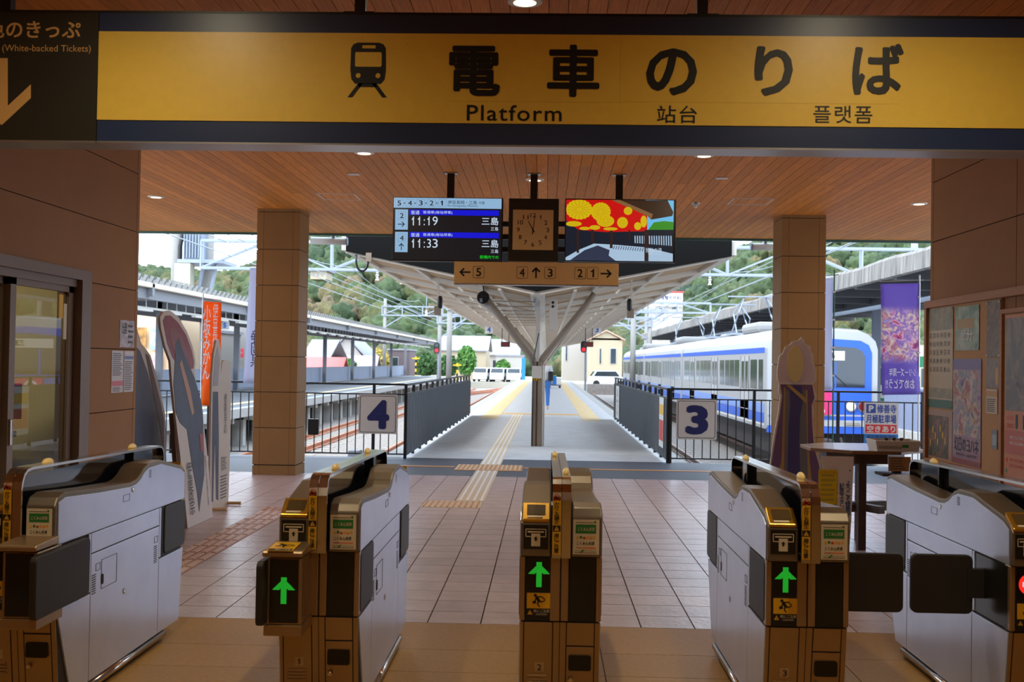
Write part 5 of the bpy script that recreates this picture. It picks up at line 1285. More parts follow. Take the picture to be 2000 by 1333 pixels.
# ---- houses and buildings
m_roofg = mat('grey_tile_roof', S(136, 136, 144), 0.7, var=0.08, nscale=3); m_redroof = mat('red_sheet_roof', S(222, 104, 100), 0.6); m_wallw = mat('white_render', S(166, 160, 152), 0.8); m_wallc = mat('cream_render', S(168, 154, 130), 0.8); m_walld = mat('dark_boarding', S(92, 78, 82), 0.8)
def house(px0, px1, pyt, pyb, Y, d, mw, mr, label, roof='gable', rh=0.30, win=((0.2, 0.35), (0.6, 0.75)), text_=None, axis='x', name='house', zbase=None):
    a = on_plane(px0, pyb, Y); b = on_plane(px1, pyt, Y); x0, x1 = a[0], b[0]; z0, z1 = (-0.6 if zbase is None else zbase), b[1]
    w_ = x1-x0; r = empty(name, ((x0+x1)/2, Y, z0), label=label, cat='building'); h = z1-z0; he = h*(1-rh) if roof != 'flat' else h
    bx('wall', mw, r, -w_/2, w_/2, 0, d, 0, he)
    if roof == 'gable':
        if axis == 'x': MB().prism([(-0.3, he), (d/2, h), (d+0.3, he), (d+0.3, he-0.12), (d/2, h-0.14), (-0.3, he-0.12)], -w_/2-0.3, w_/2+0.3, 'x').build('roof', mr, r); 
        else:
            MB().prism([(-w_/2-0.3, he-0.1), (0, h), (w_/2+0.3, he-0.1), (w_/2+0.3, he-0.24), (0, h-0.16), (-w_/2-0.3, he-0.24)], -0.3, d+0.3, 'y').build('roof', mr, r)
            MB().prism([(-w_/2, he-0.2), (0, h-0.2), (w_/2, he-0.2)], 0.0, d, 'y').build('gable_wall', mw, r)
    else: bx('roof', mr, r, -w_/2-0.1, w_/2+0.1, -0.1, d+0.1, he, he+0.15)
    nf = max(1, int(he/3.0))
    for f in range(nf):
        for u0, u1 in win:
            zz0 = he*(f+0.42)/nf; zz1 = he*(f+0.78)/nf
            fo = bx('window', m_alu, r, -w_/2+w_*u0, -w_/2+w_*u1, -0.05, 0.0, zz0, zz1); bx('pane', m_glassd, fo, -w_/2+w_*u0+0.06, -w_/2+w_*u1-0.06, -0.06, -0.05, zz0+0.06, zz1-0.06)
    return r
house(1098, 1150, 655, 740, 138, 9, m_wallw, m_roofg, 'white windowless-looking building right behind the forked column', 'flat', win=((0.1, 0.2),))
house(1152, 1216, 645, 735, 126, 10, m_wallc, mat('tan_roof', S(190, 150, 130), 0.7), 'tall cream building with a shallow gable behind the right signal', 'gable', 0.16, ((0.28, 0.36), (0.62, 0.82)), axis='y')
tw = house(1277, 1334, 572, 690, 135, 8, m_wallw, mat('sign_red_band', S(214, 60, 60), 0.6), 'white clinic tower with a rooftop sign above the train', 'flat', win=((0.12, 0.3), (0.58, 0.85)))
ts = empty('clinic_sign', (0, 0, 0)); ts.parent = tw
a = on_plane(1279, 575, 134.8); b = on_plane(1333, 596, 134.8); xo, zo = tw.location.x, tw.location.z
bx('sign_board', m_white, ts, a[0]-xo, b[0]-xo, -0.25, -0.12, b[1]-zo-0.2, a[1]-zo+0.1)
text('南雲整形外科', (a[0]-xo+0.2, b[0]-xo-0.2, b[1]-zo+0.55, a[1]-zo-0.15), m_navyp, ts, -0.26, bold=0.03); text('内科・リハビリ', (a[0]-xo+0.3, b[0]-xo-0.3, b[1]-zo-0.05, b[1]-zo+0.40), m_green, ts, -0.26, bold=0.03)
house(860, 950, 655, 735, 132, 9, m_wallc, m_roofg, 'two-storey cream house with grey tiled roof left of the platform end', 'gable', 0.34, ((0.08, 0.3), (0.55, 0.8)))
house(956, 1012, 662, 735, 144, 9, m_wallw, m_roofg, 'white house with grey roof behind the parked cars', 'gable', 0.4, ((0.1, 0.3), (0.5, 0.7)))
house(968, 1022, 697, 736, 128, 5, m_wallw, m_roofg, 'low white wall building beside the parked cars', 'flat', win=())
house(640, 712, 655, 730, 108, 8, m_wallw, m_roofg, 'white gabled house behind the far left platform', 'gable', 0.45, ((0.2, 0.32), (0.7, 0.8)), axis='y')
house(596, 640, 662, 730, 96, 8, mat('peach_render', S(226, 190, 166), 0.8), m_roofg, 'peach house with grey roof just right of the left pillar', 'gable', 0.42, ((0.3, 0.6),))
house(596, 662, 698, 735, 86, 3, m_wallw, m_redroof, 'low building with a red sheet roof behind the far left platform', 'gable', 0.5, ((0.3, 0.8),))
house(666, 730, 695, 735, 104, 3, m_wallc, mat('mauve_roof', S(176, 160, 170), 0.7), 'low house with mauve roof behind the far left platform', 'gable', 0.55, ((0.3, 0.5),))
house(757, 800, 685, 735, 122, 6, m_walld, m_roofg, 'dark boarded shed behind the far left platform', 'flat', win=((0.2, 0.5),))
sh = house(262, 350, 604, 745, 52, 5, mat('tan_render', S(226, 196, 160), 0.8), m_roofg, 'tan shop building with posters seen past the left wall', 'flat', win=())
house(405, 470, 615, 745, 64, 6, m_wallw, m_roofg, 'white building behind the orange banner flag', 'flat', win=((0.6, 0.85),))
house(352, 420, 650, 745, 58, 5, m_wallw, m_roofg, 'low white shop behind the tall figure board', 'flat', win=())
house(452, 520, 660, 745, 74, 6, mat('pale_peach', S(240, 226, 208), 0.8), mat('pink_roof', S(226, 140, 140), 0.7), 'pale house with pink roof behind the white banner flag', 'gable', 0.3, ((0.3, 0.5),))
def wall_poster(px0, px1, py0, py1, Y, m, label, body=None, mt=None):
    b = box_on(px0, px1, py0, py1, Y); r = empty('wall_poster', ((b[0]+b[1])/2, Y, b[2]), label=label, cat='poster'); w_ = (b[1]-b[0])/2
    bx('sheet', m, r, -w_, w_, -0.03, 0.0, 0, b[3]-b[2])
    if body: text(body, (-w_*0.8, w_*0.8, (b[3]-b[2])*0.3, (b[3]-b[2])*0.72), mt, r, -0.035, bold=0.03)
wall_poster(293, 322, 640, 684, 51.85, mat('teal_poster', S(110, 170, 180), 0.6, col2=S(214, 200, 210), nscale=3), 'teal and pale poster on the tan shop wall')
wall_poster(268, 286, 640, 680, 51.85, mat('dark_gold_poster', S(60, 40, 30), 0.6, col2=S(220, 160, 80), nscale=3), 'dark and gold poster on the tan shop wall beside the left wall')
wall_poster(297, 318, 690, 722, 51.85, mat('white_red_poster', S(236, 228, 226), 0.6, col2=S(222, 90, 110), nscale=2), 'white poster with red figure shape low on the tan shop wall')
wall_poster(450, 476, 681, 699, 63.85, mat('red_sign', S(226, 70, 90), 0.6), 'red shop sign with white lettering behind the flags', '日産レンタカー', m_whitep)

# ---- trees by the houses
def blob_tree(px, py_base, py_top, Y, rad, mleaf, label, seed, trunk=True):
    a = on_plane(px, py_base, Y); b = on_plane(px, py_top, Y); h = b[1]+0.6
    r = empty('tree', (a[0], Y, -0.6), label=label, cat='tree'); rnd = random.Random(seed)
    MB().tube([(0, 0, 0), (0.05, 0, h*0.5), (0, 0.05, h*0.8)], [0.14, 0.1, 0.05], 8).build('trunk', mat('bark', S(96, 78, 62), 0.9), r)
    b_ = MB(); 
    for k in range(900):
        t = rnd.random(); th = rnd.random()*6.283; ph = math.acos(2*rnd.random()-1); q = rad*(0.55+0.45*rnd.random()**0.5)
        c = Vector((q*math.sin(ph)*math.cos(th), q*math.sin(ph)*math.sin(th), h*0.58+h*0.42*math.cos(ph)*(q/rad)))
        s = 0.16+0.14*rnd.random(); n = Vector((rnd.uniform(-1, 1), rnd.uniform(-1, 1), rnd.uniform(-0.2, 1))).normalized(); x = n.orthogonal().normalized()*s; y = n.cross(x)
        b_.add([c-x, c+y*0.6, c+x, c-y*0.6], [(0, 1, 2, 3)])
    b_.build('foliage', mleaf, r, kind='stuff')
m_leafb = mat('leaf_bright', S(104, 150, 66), 0.8, col2=S(62, 110, 48), nscale=1.5); m_leafd = mat('leaf_dark', S(84, 118, 66), 0.8, col2=S(48, 84, 44), nscale=1.5); m_leafy = mat('leaf_yellow', S(196, 170, 84), 0.8, col2=S(150, 140, 70), nscale=1.5)
blob_tree(911, 728, 676, 118, 0.95, m_leafb, 'bright green bushy tree beside the parked cars', 1)
blob_tree(872, 730, 694, 120, 1.2, m_leafd, 'low green shrub tree right of the left signal', 2)
blob_tree(735, 726, 682, 120, 1.5, m_leafy, 'yellowing tree behind the far left canopy posts', 3)
blob_tree(680, 722, 703, 95, 0.7, m_leafb, 'small round green bush behind the far left fence', 4)
blob_tree(832, 728, 690, 121, 1.0, m_leafd, 'dark green shrub left of the red signal', 5)
blob_tree(982, 728, 703, 126, 0.8, m_leafb, 'small green shrub in front of the low white wall', 6)

# ---- parked cars
m_carw = mat('white_car', S(214, 216, 220), 0.25); m_tyre = mat('tyre', S(30, 30, 30), 0.8)
def car(x, y, rz, label, m):
    r = empty('parked_car', (x, y, -0.6), rz, label=label, cat='car', group='parked cars beyond the tracks')
    MB().prism([(-1.75, 0.25), (-1.75, 0.75), (-1.6, 0.92), (-1.2, 1.48), (0.7, 1.50), (1.15, 0.95), (1.7, 0.80), (1.75, 0.25)], -0.75, 0.75).build('body', m, r, bevel=0.05)
    MB().prism([(-1.38, 0.98), (-1.10, 1.40), (0.62, 1.42), (0.98, 0.98)], -0.76, 0.76).build('side_windows', m_glassd, r)
    for s in (-1, 1):
        MB().add([(s*0.0+p[0], p[1], p[2]) for p in ([(0.76, -0.62, 1.44), (0.76, 0.62, 1.44), (1.18, 0.66, 0.98), (1.18, -0.66, 0.98)] if s > 0 else [(-1.26, -0.62, 1.42), (-1.26, 0.62, 1.42), (-1.58, 0.66, 0.98), (-1.58, -0.66, 0.98)])], [(0, 1, 2, 3)]).build('windscreen' if s > 0 else 'rear_window', m_glassd, r)
        for wx in (-1.15, 1.1): MB().lathe([(0.28, -0.09), (0.30, -0.06), (0.30, 0.06), (0.28, 0.09)], (wx, s*0.72, 0.30), 14, 'y').build('wheel', m_tyre, r)
for k, (px, lb) in enumerate(((944, 'leftmost white parked car in the lot past the crossing'), (975, 'middle white parked car in the lot past the crossing'), (1006, 'rightmost white parked car in the lot beside the blue hoarding'))):
    xx, _ = on_plane(px, 725, 122); car(xx, 122, 80+k*3, lb, m_carw)
xx, _ = on_plane(1187, 730, 104); car(xx, 104, 6, 'white parked van on the raised ground before the cream building', m_carw)
bx('blue_hoarding', MATS['sign_blue'], None, -2.6, -2.2, 120, 120.2, -0.6, 2.0, label='upright blue hoarding at the end of the parked cars', cat='panel')
bx('stone_wall', mat('dark_stone_wall', S(120, 114, 110), 0.9, var=0.2, nscale=3), None, 3.6, 8.5, 100, 101, -1.3, -0.3, label='dark stone retaining wall at the end of the right track', cat='wall')
for k, px in enumerate((812, 893)):
    xx, _ = on_plane(px, 720, 119 if k == 0 else 106); r = empty('crossing_barrier', (xx, 119 if k == 0 else 106, -0.6 if k == 0 else -1.2), label='yellow and black level crossing post %s' % ('left of the red signal' if k == 0 else 'before the bright green tree'), cat='crossing post')
    for j in range(8): bx('post_band', m_ysty if j % 2 else m_dred, r, -0.08, 0.08, -0.08, 0.08, j*0.32, (j+1)*0.32)
    bx('cross_arm', m_ysty, r, -0.4, 0.4, -0.05, -0.02, 2.3, 2.42)

# ---- wooded hills
def hill_h(x, y):
    az = x/max(y, 1.0)
    e = 0.085+0.020*math.sin(az*9+0.6)
    if az < 0: e += 0.075*math.exp(-((az+0.15)/0.085)**2)
    e -= 0.055*math.exp(-((az-0.085)/0.075)**2)
    e += 0.05/(1+math.exp(-(az-0.20)/0.03))
    t = min(1.0, max(0.0, (y-165)/190)); t = t*t*(3-2*t)
    back = 360
    return -0.6+e*back*t*(0.96+0.08*mnoise.noise(Vector((x*0.03, y*0.03, 0))))
nx, ny = 90, 26; vs = []; fs = []
for j in range(ny):
    y = 160+j*9.0
    for i in range(nx):
        az = -0.75+1.5*i/(nx-1); x = az*y; vs.append((x, y, hill_h(x, y)-0.5))
for j in range(ny-1):
    for i in range(nx-1): a = j*nx+i; fs.append((a, a+1, a+nx+1, a+nx))
m_forest = mat('forest_floor', S(70, 92, 52), 0.95, var=0.2, nscale=0.2)
MB().add(vs, fs).build('hill_terrain', m_forest, None, kind='structure', smooth=True)
def forest_mat(name, cols):
    m = mat(name, cols[0], 0.9, var=0.45, nscale=1.1, bump=0.0); n = m.node_tree.nodes; L = m.node_tree.links; p = n['Principled BSDF']
    at = n.new('ShaderNodeAttribute'); at.attribute_name = 'crown'; rp = n.new('ShaderNodeValToRGB'); L.new(at.outputs['Fac'], rp.inputs['Fac'])
    rp.color_ramp.interpolation = 'LINEAR'
    els = rp.color_ramp.elements; els[0].color = (*cols[0], 1); els[1].color = (*cols[-1], 1); els[1].position = 1.0
    for k, c in enumerate(cols[1:-1]): e = els.new((k+1)/(len(cols)-1)); e.color = (*c, 1)
    mx = [q for q in n if q.bl_idname == 'ShaderNodeMix'][0]; L.new(rp.outputs['Color'], mx.inputs[6])
    return m
m_crown = forest_mat('forest_crowns', [S(34, 52, 38), S(46, 64, 38), S(62, 78, 44), S(52, 68, 40), S(80, 84, 48), S(94, 82, 54), S(84, 70, 58)])
import numpy as np
bmi = bmesh.new(); bmesh.ops.create_icosphere(bmi, subdivisions=3, radius=1.0); base = [v.co.copy() for v in bmi.verts]; bfs = np.array([tuple(v.index for v in f.verts) for f in bmi.faces]); bmi.free()
VAR = []
for k in range(14):
    sd = k*7.3
    VAR.append(np.array([list(c*(1+0.42*mnoise.noise(c*2.0+Vector((sd, 0, 0)))+0.34*mnoise.noise(c*4.5+Vector((0, sd, 0)))+0.22*mnoise.noise(c*9.0+Vector((0, 0, sd))))) for c in base]))
rnd = random.Random(11); vs = []; fs = []; cv = []
CROWNS = 5200; nb_ = len(base)
for k in range(CROWNS):
    y = 166+rnd.random()**0.8*205; az = rnd.uniform(-0.60, 0.58)
    x = az*y; z = max(0.2, hill_h(x, y))
    s = rnd.uniform(0.9, 2.1)*(0.75+y/480); an = rnd.random()*6.283; ca, sa = math.cos(an), math.sin(an)
    tone = min(1, max(0, 0.40+0.55*mnoise.noise(Vector((x*0.03, y*0.03, 3.3)))+rnd.gauss(0, 0.15)))
    P_ = VAR[k % 14]*s
    vs.append(np.stack([P_[:, 0]*ca-P_[:, 1]*sa+x, P_[:, 0]*sa+P_[:, 1]*ca+y, P_[:, 2]*1.15+z+s*0.4], 1)); fs.append(bfs+k*nb_); cv.append(np.full(nb_, tone))
vs = np.concatenate(vs); fs = np.concatenate(fs); cv = np.concatenate(cv)
me = bpy.data.meshes.new('hillside_forest'); me.vertices.add(len(vs)); me.vertices.foreach_set('co', vs.ravel().astype(np.float32))
me.loops.add(fs.size); me.loops.foreach_set('vertex_index', fs.ravel().astype(np.int32)); me.polygons.add(len(fs)); me.polygons.foreach_set('loop_start', np.arange(0, fs.size, 3, dtype=np.int32)); me.polygons.foreach_set('loop_total', np.full(len(fs), 3, dtype=np.int32))
me.update(calc_edges=True); me.materials.append(m_crown)
at = me.attributes.new('crown', 'FLOAT', 'POINT'); at.data.foreach_set('value', cv.astype(np.float32))
o = bpy.data.objects.new('hillside_forest', me); COL.objects.link(o); tag(o, 'green and autumn-tinted woodland covering the hills behind the station', 'woodland', None, 'stuff')
for px, py, w_, h_, lb in ((815, 536, 6.5, 1.9, 'long pale building high on the wooded hill left of centre'), (622, 530, 3, 1.5, 'small pale house on the wooded hill right of the left pillar')):
    xx, zz = on_plane(px, py, 210); r = empty('hill_building', (xx, 210, zz-h_), label=lb, cat='building')
    bx('wall', m_wallc, r, -w_/2, w_/2, 0, 6, 0, h_); bx('roof', m_roofg, r, -w_/2-0.4, w_/2+0.4, -0.4, 6.4, h_, h_+0.5)
    for k in range(3): bx('window', m_roofg, r, -w_/2+w_*(0.15+0.27*k), -w_/2+w_*(0.25+0.27*k), -0.05, 0, h_*0.4, h_*0.75)
# ================================================================== LEFT DOOR AND TICKET OFFICE
m_dframe = mat('bronze_frame', S(128, 106, 92), 0.4, metal=0.3); m_cream2 = mat('office_cream', S(214, 196, 150), 0.7)
def glass_mat(name, tint=(0.9, 0.95, 0.93)):
    m = bpy.data.materials.new(name); m.use_nodes = True; n = m.node_tree.nodes; L = m.node_tree.links; n.clear()
    out = n.new('ShaderNodeOutputMaterial'); mx = n.new('ShaderNodeMixShader'); tr_ = n.new('ShaderNodeBsdfTransparent'); gl = n.new('ShaderNodeBsdfGlossy'); fr = n.new('ShaderNodeFresnel')
    fr.inputs['IOR'].default_value = 1.52; gl.inputs['Roughness'].default_value = 0.01; tr_.inputs['Color'].default_value = (*tint, 1)
    ge = n.new('ShaderNodeNewGeometry'); iv = n.new('ShaderNodeMath'); iv.operation = 'SUBTRACT'; iv.inputs[0].default_value = 1.0; ml = n.new('ShaderNodeMath'); ml.operation = 'MULTIPLY'; L.new(ge.outputs['Backfacing'], iv.inputs[1]); L.new(fr.outputs[0], ml.inputs[0]); L.new(iv.outputs[0], ml.inputs[1]); L.new(ml.outputs[0], mx.inputs[0]); L.new(tr_.outputs[0], mx.inputs[1]); L.new(gl.outputs[0], mx.inputs[2]); L.new(mx.outputs[0], out.inputs[0]); return m
m_glass = glass_mat('clear_glass')
dr1 = empty('door_1', (-3.2, 4.70, 0), kind='structure')
# local x here is world y because the door stands in the side wall
bx('jamb', m_dframe, dr1, -0.16, 0.015, 3.00, 3.16, 0, 2.06); bx('jamb', m_dframe, dr1, -0.16, 0.015, 0, 0.14, 0, 2.06); bx('lintel', m_dframe, dr1, -0.16, 0.015, 0.14, 3.0, 1.99, 2.06); bx('lintel', m_dframe, dr1, -0.14, -0.02, 0.14, 3.0, 1.94, 1.99); bx('threshold', m_dframe, dr1, -0.16, 0.0, 0.14, 3.0, 0, 0.02)
for y0, y1, xo in ((2.07, 2.99, -0.06), (1.12, 2.13, -0.10), (0.14, 1.14, -0.06)):
    lf = bx('door_leaf_stile', m_dframe, dr1, xo-0.02, xo+0.02, y0, y0+0.075, 0.02, 1.945); bx('door_leaf_stile', m_dframe, dr1, xo-0.02, xo+0.02, y1-0.075, y1, 0.02, 1.945)
    bx('door_leaf_rail', m_dframe, dr1, xo-0.02, xo+0.02, y0, y1, 1.90, 1.945); bx('door_leaf_rail', m_dframe, dr1, xo-0.02, xo+0.02, y0, y1, 0.02, 0.14)
    bx('glass_pane', m_glass, dr1, xo-0.004, xo+0.004, y0+0.075, y1-0.075, 0.14, 1.90)
bx('pull_handle', m_chrome, dr1, -0.045, -0.025, 2.085, 2.115, 0.92, 1.08, 0.004)
bx('caution_strip', m_ysty, dr1, -0.05, -0.048, 2.78, 2.84, 1.72, 1.88); bx('caution_strip', m_wsty, dr1, -0.05, -0.048, 2.855, 2.90, 1.58, 1.82)
# office behind the glass
for nm, a in (('wall_office_back', (-7.4, -7.3, 2.2, 8.6, 0, 3.0)), ('wall_office_side', (-7.3, -3.42, 2.1, 2.2, 0, 3.0)), ('floor_office', (-7.3, -3.42, 2.2, 8.6, -0.05, 0.0)), ('ceiling_office', (-7.3, -3.42, 2.2, 8.6, 3.0, 3.05)), ('wall_office_end', (-7.3, -3.42, 8.56, 8.615, 0, 3.0))):
    bx(nm, m_cream2 if 'floor' not in nm else m_slab, None, *a, kind='structure')
ol = empty('office_lamp', (-4.6, 6.6, 3.0), label='ceiling tube lamp inside the ticket office behind the glass door', cat='lamp')
bx('housing', m_white, ol, -0.12, 0.12, -0.6, 0.6, -0.06, 0.0); bx('tube', emis('office_tube', (1.0, 0.86, 0.6), 4.0), ol, -0.08, 0.08, -0.58, 0.58, -0.08, -0.06)
la = bpy.data.lights.new('office_tube_light', 'AREA'); la.shape = 'RECTANGLE'; la.size = 0.2; la.size_y = 1.2; la.energy = 30; la.color = (1.0, 0.86, 0.58); lao = bpy.data.objects.new('office_tube_light', la); COL.objects.link(lao); lao.parent = ol; lao.location = (0, 0, -0.09)
ct = empty('office_counter', (-4.3, 7.0, 0), label='wooden counter inside the ticket office behind the glass door', cat='counter')
bx('worktop', mat('office_wood', S(120, 92, 60), 0.5), ct, -0.35, 0.35, -1.2, 1.4, 0.86, 0.90); bx('front_panel', mat('office_dark_green', S(66, 74, 66), 0.6), ct, -0.32, 0.32, -1.15, 1.35, 0, 0.86)
mo = empty('office_monitor', (-4.02, 8.15, 0.90), rz=30, label='grey computer monitor on the ticket office counter', cat='monitor')
bx('stand', m_black, mo, -0.03, 0.03, -0.02, 0.02, 0, 0.12); bx('foot', m_black, mo, -0.1, 0.1, -0.08, 0.08, 0, 0.012); bx('screen', mat('monitor_grey', S(90, 92, 92), 0.4), mo, -0.2, 0.2, -0.02, 0.02, 0.1, 0.36, 0.004)
cr = empty('red_basket', (-4.12, 7.1, 0.90), label='red plastic basket behind the glass door', cat='basket')
m_rb = mat('red_plastic', S(206, 54, 50), 0.5)
bx('basket_base', m_rb, cr, -0.13, 0.13, -0.2, 0.2, 0.0, 0.01)
for a in ((-0.15, -0.13, -0.22, 0.22), (0.13, 0.15, -0.22, 0.22), (-0.13, 0.13, -0.22, -0.20), (-0.13, 0.13, 0.20, 0.22)): bx('basket_side', m_rb, cr, *a, 0.0, 0.12)
op = empty('office_banner', (-4.1, 6.62, 0), rz=60, label='tall purple and white banner inside the ticket office at the left edge', cat='banner')
bx('cloth', art_mat('office_banner_art', [(150, 140, 190), (214, 190, 200), (120, 110, 180), (214, 150, 160), (200, 200, 230)], 7.0, 0.7), op, -0.2, 0.2, -0.005, 0.005, 0.95, 1.82)

# ---- notices on the left wall
def paper(name, x, y0, y1, z0, z1, rz, label, m, cat='notice', off=0.004):
    r = empty(name, (x, (y0+y1)/2, z0), rz, label=label, cat=cat); w = (y1-y0)/2
    plate('sheet', m, r, -w, w, 0, z1-z0, -0.001, 0.0025); return r, w, z1-z0
m_paper = mat('paper_white', S(216, 206, 204), 0.25); m_pinkp = mat('pink_band', S(214, 120, 130), 0.5); m_graytext = mat('grey_text', S(96, 90, 92), 0.6)
def rows(r, w, h, n, u0, u1, v0, v1, m=None, y=-0.0045):
    b = MB(); rnd = random.Random(int(w*1e4))
    for k in range(n):
        z = h*(v1-(v1-v0)*(k+0.5)/n); t = h*(v1-v0)/n*0.22; e = u0+(u1-u0)*(0.72+0.28*rnd.random())
        b.add([(-w+2*w*u0, y, z-t), (-w+2*w*e, y, z-t), (-w+2*w*e, y, z+t), (-w+2*w*u0, y, z+t)], [(0, 1, 2, 3)])
    b.build('text_lines', m or m_graytext, r, kind='stuff')
r, w, h = paper('wall_notice', -3.2, 8.43, 8.73, 1.54, 1.745, 90, 'crumpled glossy notice on the left wall, upper of the three', mat('foil_paper', S(206, 200, 206), 0.12, col2=S(150, 120, 112), nscale=14, bump=0.6, bscale=30)); text('出発', (-0.11, -0.01, 0.10, 0.19), m_ink, r, -0.005, vertical=False); rows(r, w, h, 4, 0.55, 0.95, 0.1, 0.9)
r, w, h = paper('wall_notice', -3.2, 8.285, 8.515, 1.20, 1.512, 90, 'printed notice with pink foot on the left wall, lower left', m_paper); rows(r, w, h, 12, 0.06, 0.94, 0.40, 0.96); plate('pink_band', m_pinkp, r, -w*0.94, w*0.94, h*0.16, h*0.28, -0.0035, 0.0006); rows(r, w, h, 4, 0.1, 0.9, 0.02, 0.14)
r, w, h = paper('wall_notice', -3.2, 8.53, 8.73, 1.20, 1.512, 90, 'printed notice with blue heading on the left wall, lower right', m_paper); plate('blue_band', mat('blue_band', S(110, 130, 176), 0.5), r, -w*0.9, w*0.9, h*0.80, h*0.88, -0.0035, 0.0006); rows(r, w, h, 16, 0.06, 0.94, 0.04, 0.76)

# ================================================================== RIGHT NOTICE BOARD
m_cork = mat('tan_board', S(190, 146, 96), 0.7, var=0.04); m_timb = mat('timber_frame', S(176, 126, 92), 0.55, var=0.12, nscale=8, stretch=(2, 0.5, 8))
nb = empty('notice_board', (2.93, 5.5, 0), label='wide tan notice board with timber frame on the right wall', cat='notice board')
bx('board', m_cork, nb, -0.018, 0.0, 1.88, 3.27, 0.80, 1.94); bx('top_rail', m_timb, nb, -0.045, 0.0, -1.0, 3.30, 1.935, 1.99, 0.004); bx('bottom_rail', m_timb, nb, -0.045, 0.0, 1.88, 3.30, 0.765, 0.80, 0.004); bx('end_stile', m_timb, nb, -0.045, 0.0, 3.255, 3.30, 0.80, 1.935, 0.004)
XB = 2.910
m_gr1 = mat('poster_olive', S(176, 160, 124), 0.35, col2=S(110, 118, 104), nscale=10); m_gr2 = mat('poster_green', S(66, 104, 84), 0.35)
def poster(y0, y1, z0, z1, label, m): return paper('poster', XB, y0, y1, z0, z1, -90, label, m, 'poster')
def pins(r, w, h):
    for x in (-w+0.012, w-0.012):
        for z in (0.012, h-0.012): MB().lathe([(0.006, -0.008), (0.004, -0.003)], (x, 0, z), 8, 'y').build('pin', m_chrome, r)
r, w, h = poster(8.235, 8.755, 1.185, 1.925, 'tall olive timetable poster with green foot at the far end of the board', mat('poster_tan', S(190, 172, 140), 0.3)); plate('green_head', m_gr1, r, -w, w, h*0.78, h, -0.0035, 0.0006); plate('green_foot', m_gr2, r, -w, w, 0, h*0.085, -0.0035, 0.0006); plate('picture', m_gr1, r, -w, w, h*0.10, h*0.20, -0.0035, 0.0006)
for j in range(5):
    for i in range(6): text(random.choice('寺花伊豆湯川山修善月'), (-w*0.9+w*0.3*i, -w*0.9+w*0.3*i+w*0.2, h*(0.70-0.085*j), h*(0.70-0.085*j)+h*0.05), m_graytext, r, -0.005)
pins(r, w, h)
r, w, h = poster(7.745, 8.18, 1.605, 1.913, 'small glossy green and white poster in the upper row of the board', mat('poster_gloss', S(180, 190, 170), 0.1, col2=S(70, 110, 84), nscale=9, bump=0.4, bscale=20)); plate('gold_field', mat('gold_print', S(176, 140, 70), 0.35), r, -w*0.9, w*0.6, h*0.50, h*0.72, -0.0035, 0.0006); text('節分', (-w*0.55, w*0.5, h*0.22, h*0.48), m_whitep, r, -0.005, bold=0.02); pins(r, w, h)
r, w, h = poster(7.70, 8.225, 0.812, 1.547, 'tall violet poster with a stylised title near its foot', mat('poster_violet', S(140, 122, 160), 0.3, col2=S(178, 130, 130), nscale=7)); plate('violet_head', mat('violet_band', S(122, 108, 158), 0.3), r, -w, w, h*0.90, h, -0.0035, 0.0006); text('幻日のヨハネ', (-w*0.85, w*0.85, h*0.12, h*0.26), m_ink, r, -0.0052, bold=0.01); text('SUNSHINE in the MIRROR', (-w*0.7, w*0.75, h*0.08, h*0.105), m_ink, r, -0.0052); plate('red_foot', mat('rose_band', S(150, 80, 84), 0.3), r, -w, w, 0, h*0.05, -0.0035, 0.0006)
plate('colour_picture', art_mat('violet_art', [(90, 80, 116), (150, 128, 168), (186, 150, 150), (120, 140, 156), (206, 186, 170), (160, 84, 100), (196, 160, 104), (104, 96, 140)], 7.0, 0.4, 0.6), r, -w*0.98, w*0.98, h*0.27, h*0.89, -0.0035, 0.0006)
r, w, h = poster(8.235, 8.765, 0.815, 1.17, 'dark poster with orange shapes at the lower far end of the board', mat('poster_rosewood', S(170, 138, 120), 0.35)); plate('dark_picture', mat('dark_leafy', S(58, 54, 44), 0.35, col2=S(120, 84, 50), nscale=10), r, -w*0.96, w*0.72, h*0.02, h*0.88, -0.0035, 0.0006); plate('leaf_picture', art_mat('dark_leaf_art', [(50, 48, 40), (96, 100, 70), (60, 56, 46), (140, 96, 60), (70, 50, 50), (150, 130, 110)], 8.0, 0.4, 0.6), r, -w*0.94, w*0.70, h*0.03, h*0.87, -0.0042, 0.0004)
for k in range(7): MB().add([(p[0], -0.0062, p[1]) for p in ngon(-w*0.7+w*0.2*k, h*(0.3+0.4*((k*37) % 10)/10), 0.012, 8, 0, 0.03)], [tuple(range(8))]).build('orange_shape', m_ysty, r)
r, w, h = poster(7.385, 7.612, 1.555, 1.926, 'brown and blue poster in the upper row beside the display case', art_mat('brownblue_art', [(90, 92, 120), (140, 116, 96), (110, 90, 80), (150, 130, 110), (80, 84, 110)], 10.0)); pins(r, w, h)
r, w, h = poster(7.39, 7.612, 1.355, 1.548, 'grey picture poster with an orange oval beside the display case', art_mat('greypic_art', [(110, 104, 104), (150, 130, 112), (130, 116, 110), (90, 84, 86)], 8.0)); MB().add([(p[0], -0.0045, p[1]) for p in ngon(w*0.62, h*0.4, 0.03, 16, 0, 0.06)], [tuple(range(16))]).build('orange_oval', mat('oval_orange', S(196, 150, 90), 0.4), r)
r, w, h = poster(7.425, 7.612, 1.187, 1.348, 'small white leaflet with printed rows below the grey picture', mat('leaflet_white', S(200, 180, 150), 0.4)); plate('orange_head', mat('oval_orange'), r, -w, w, h*0.7, h*0.92, -0.0035, 0.0006); rows(r, w, h, 7, 0.08, 0.9, 0.06, 0.62)
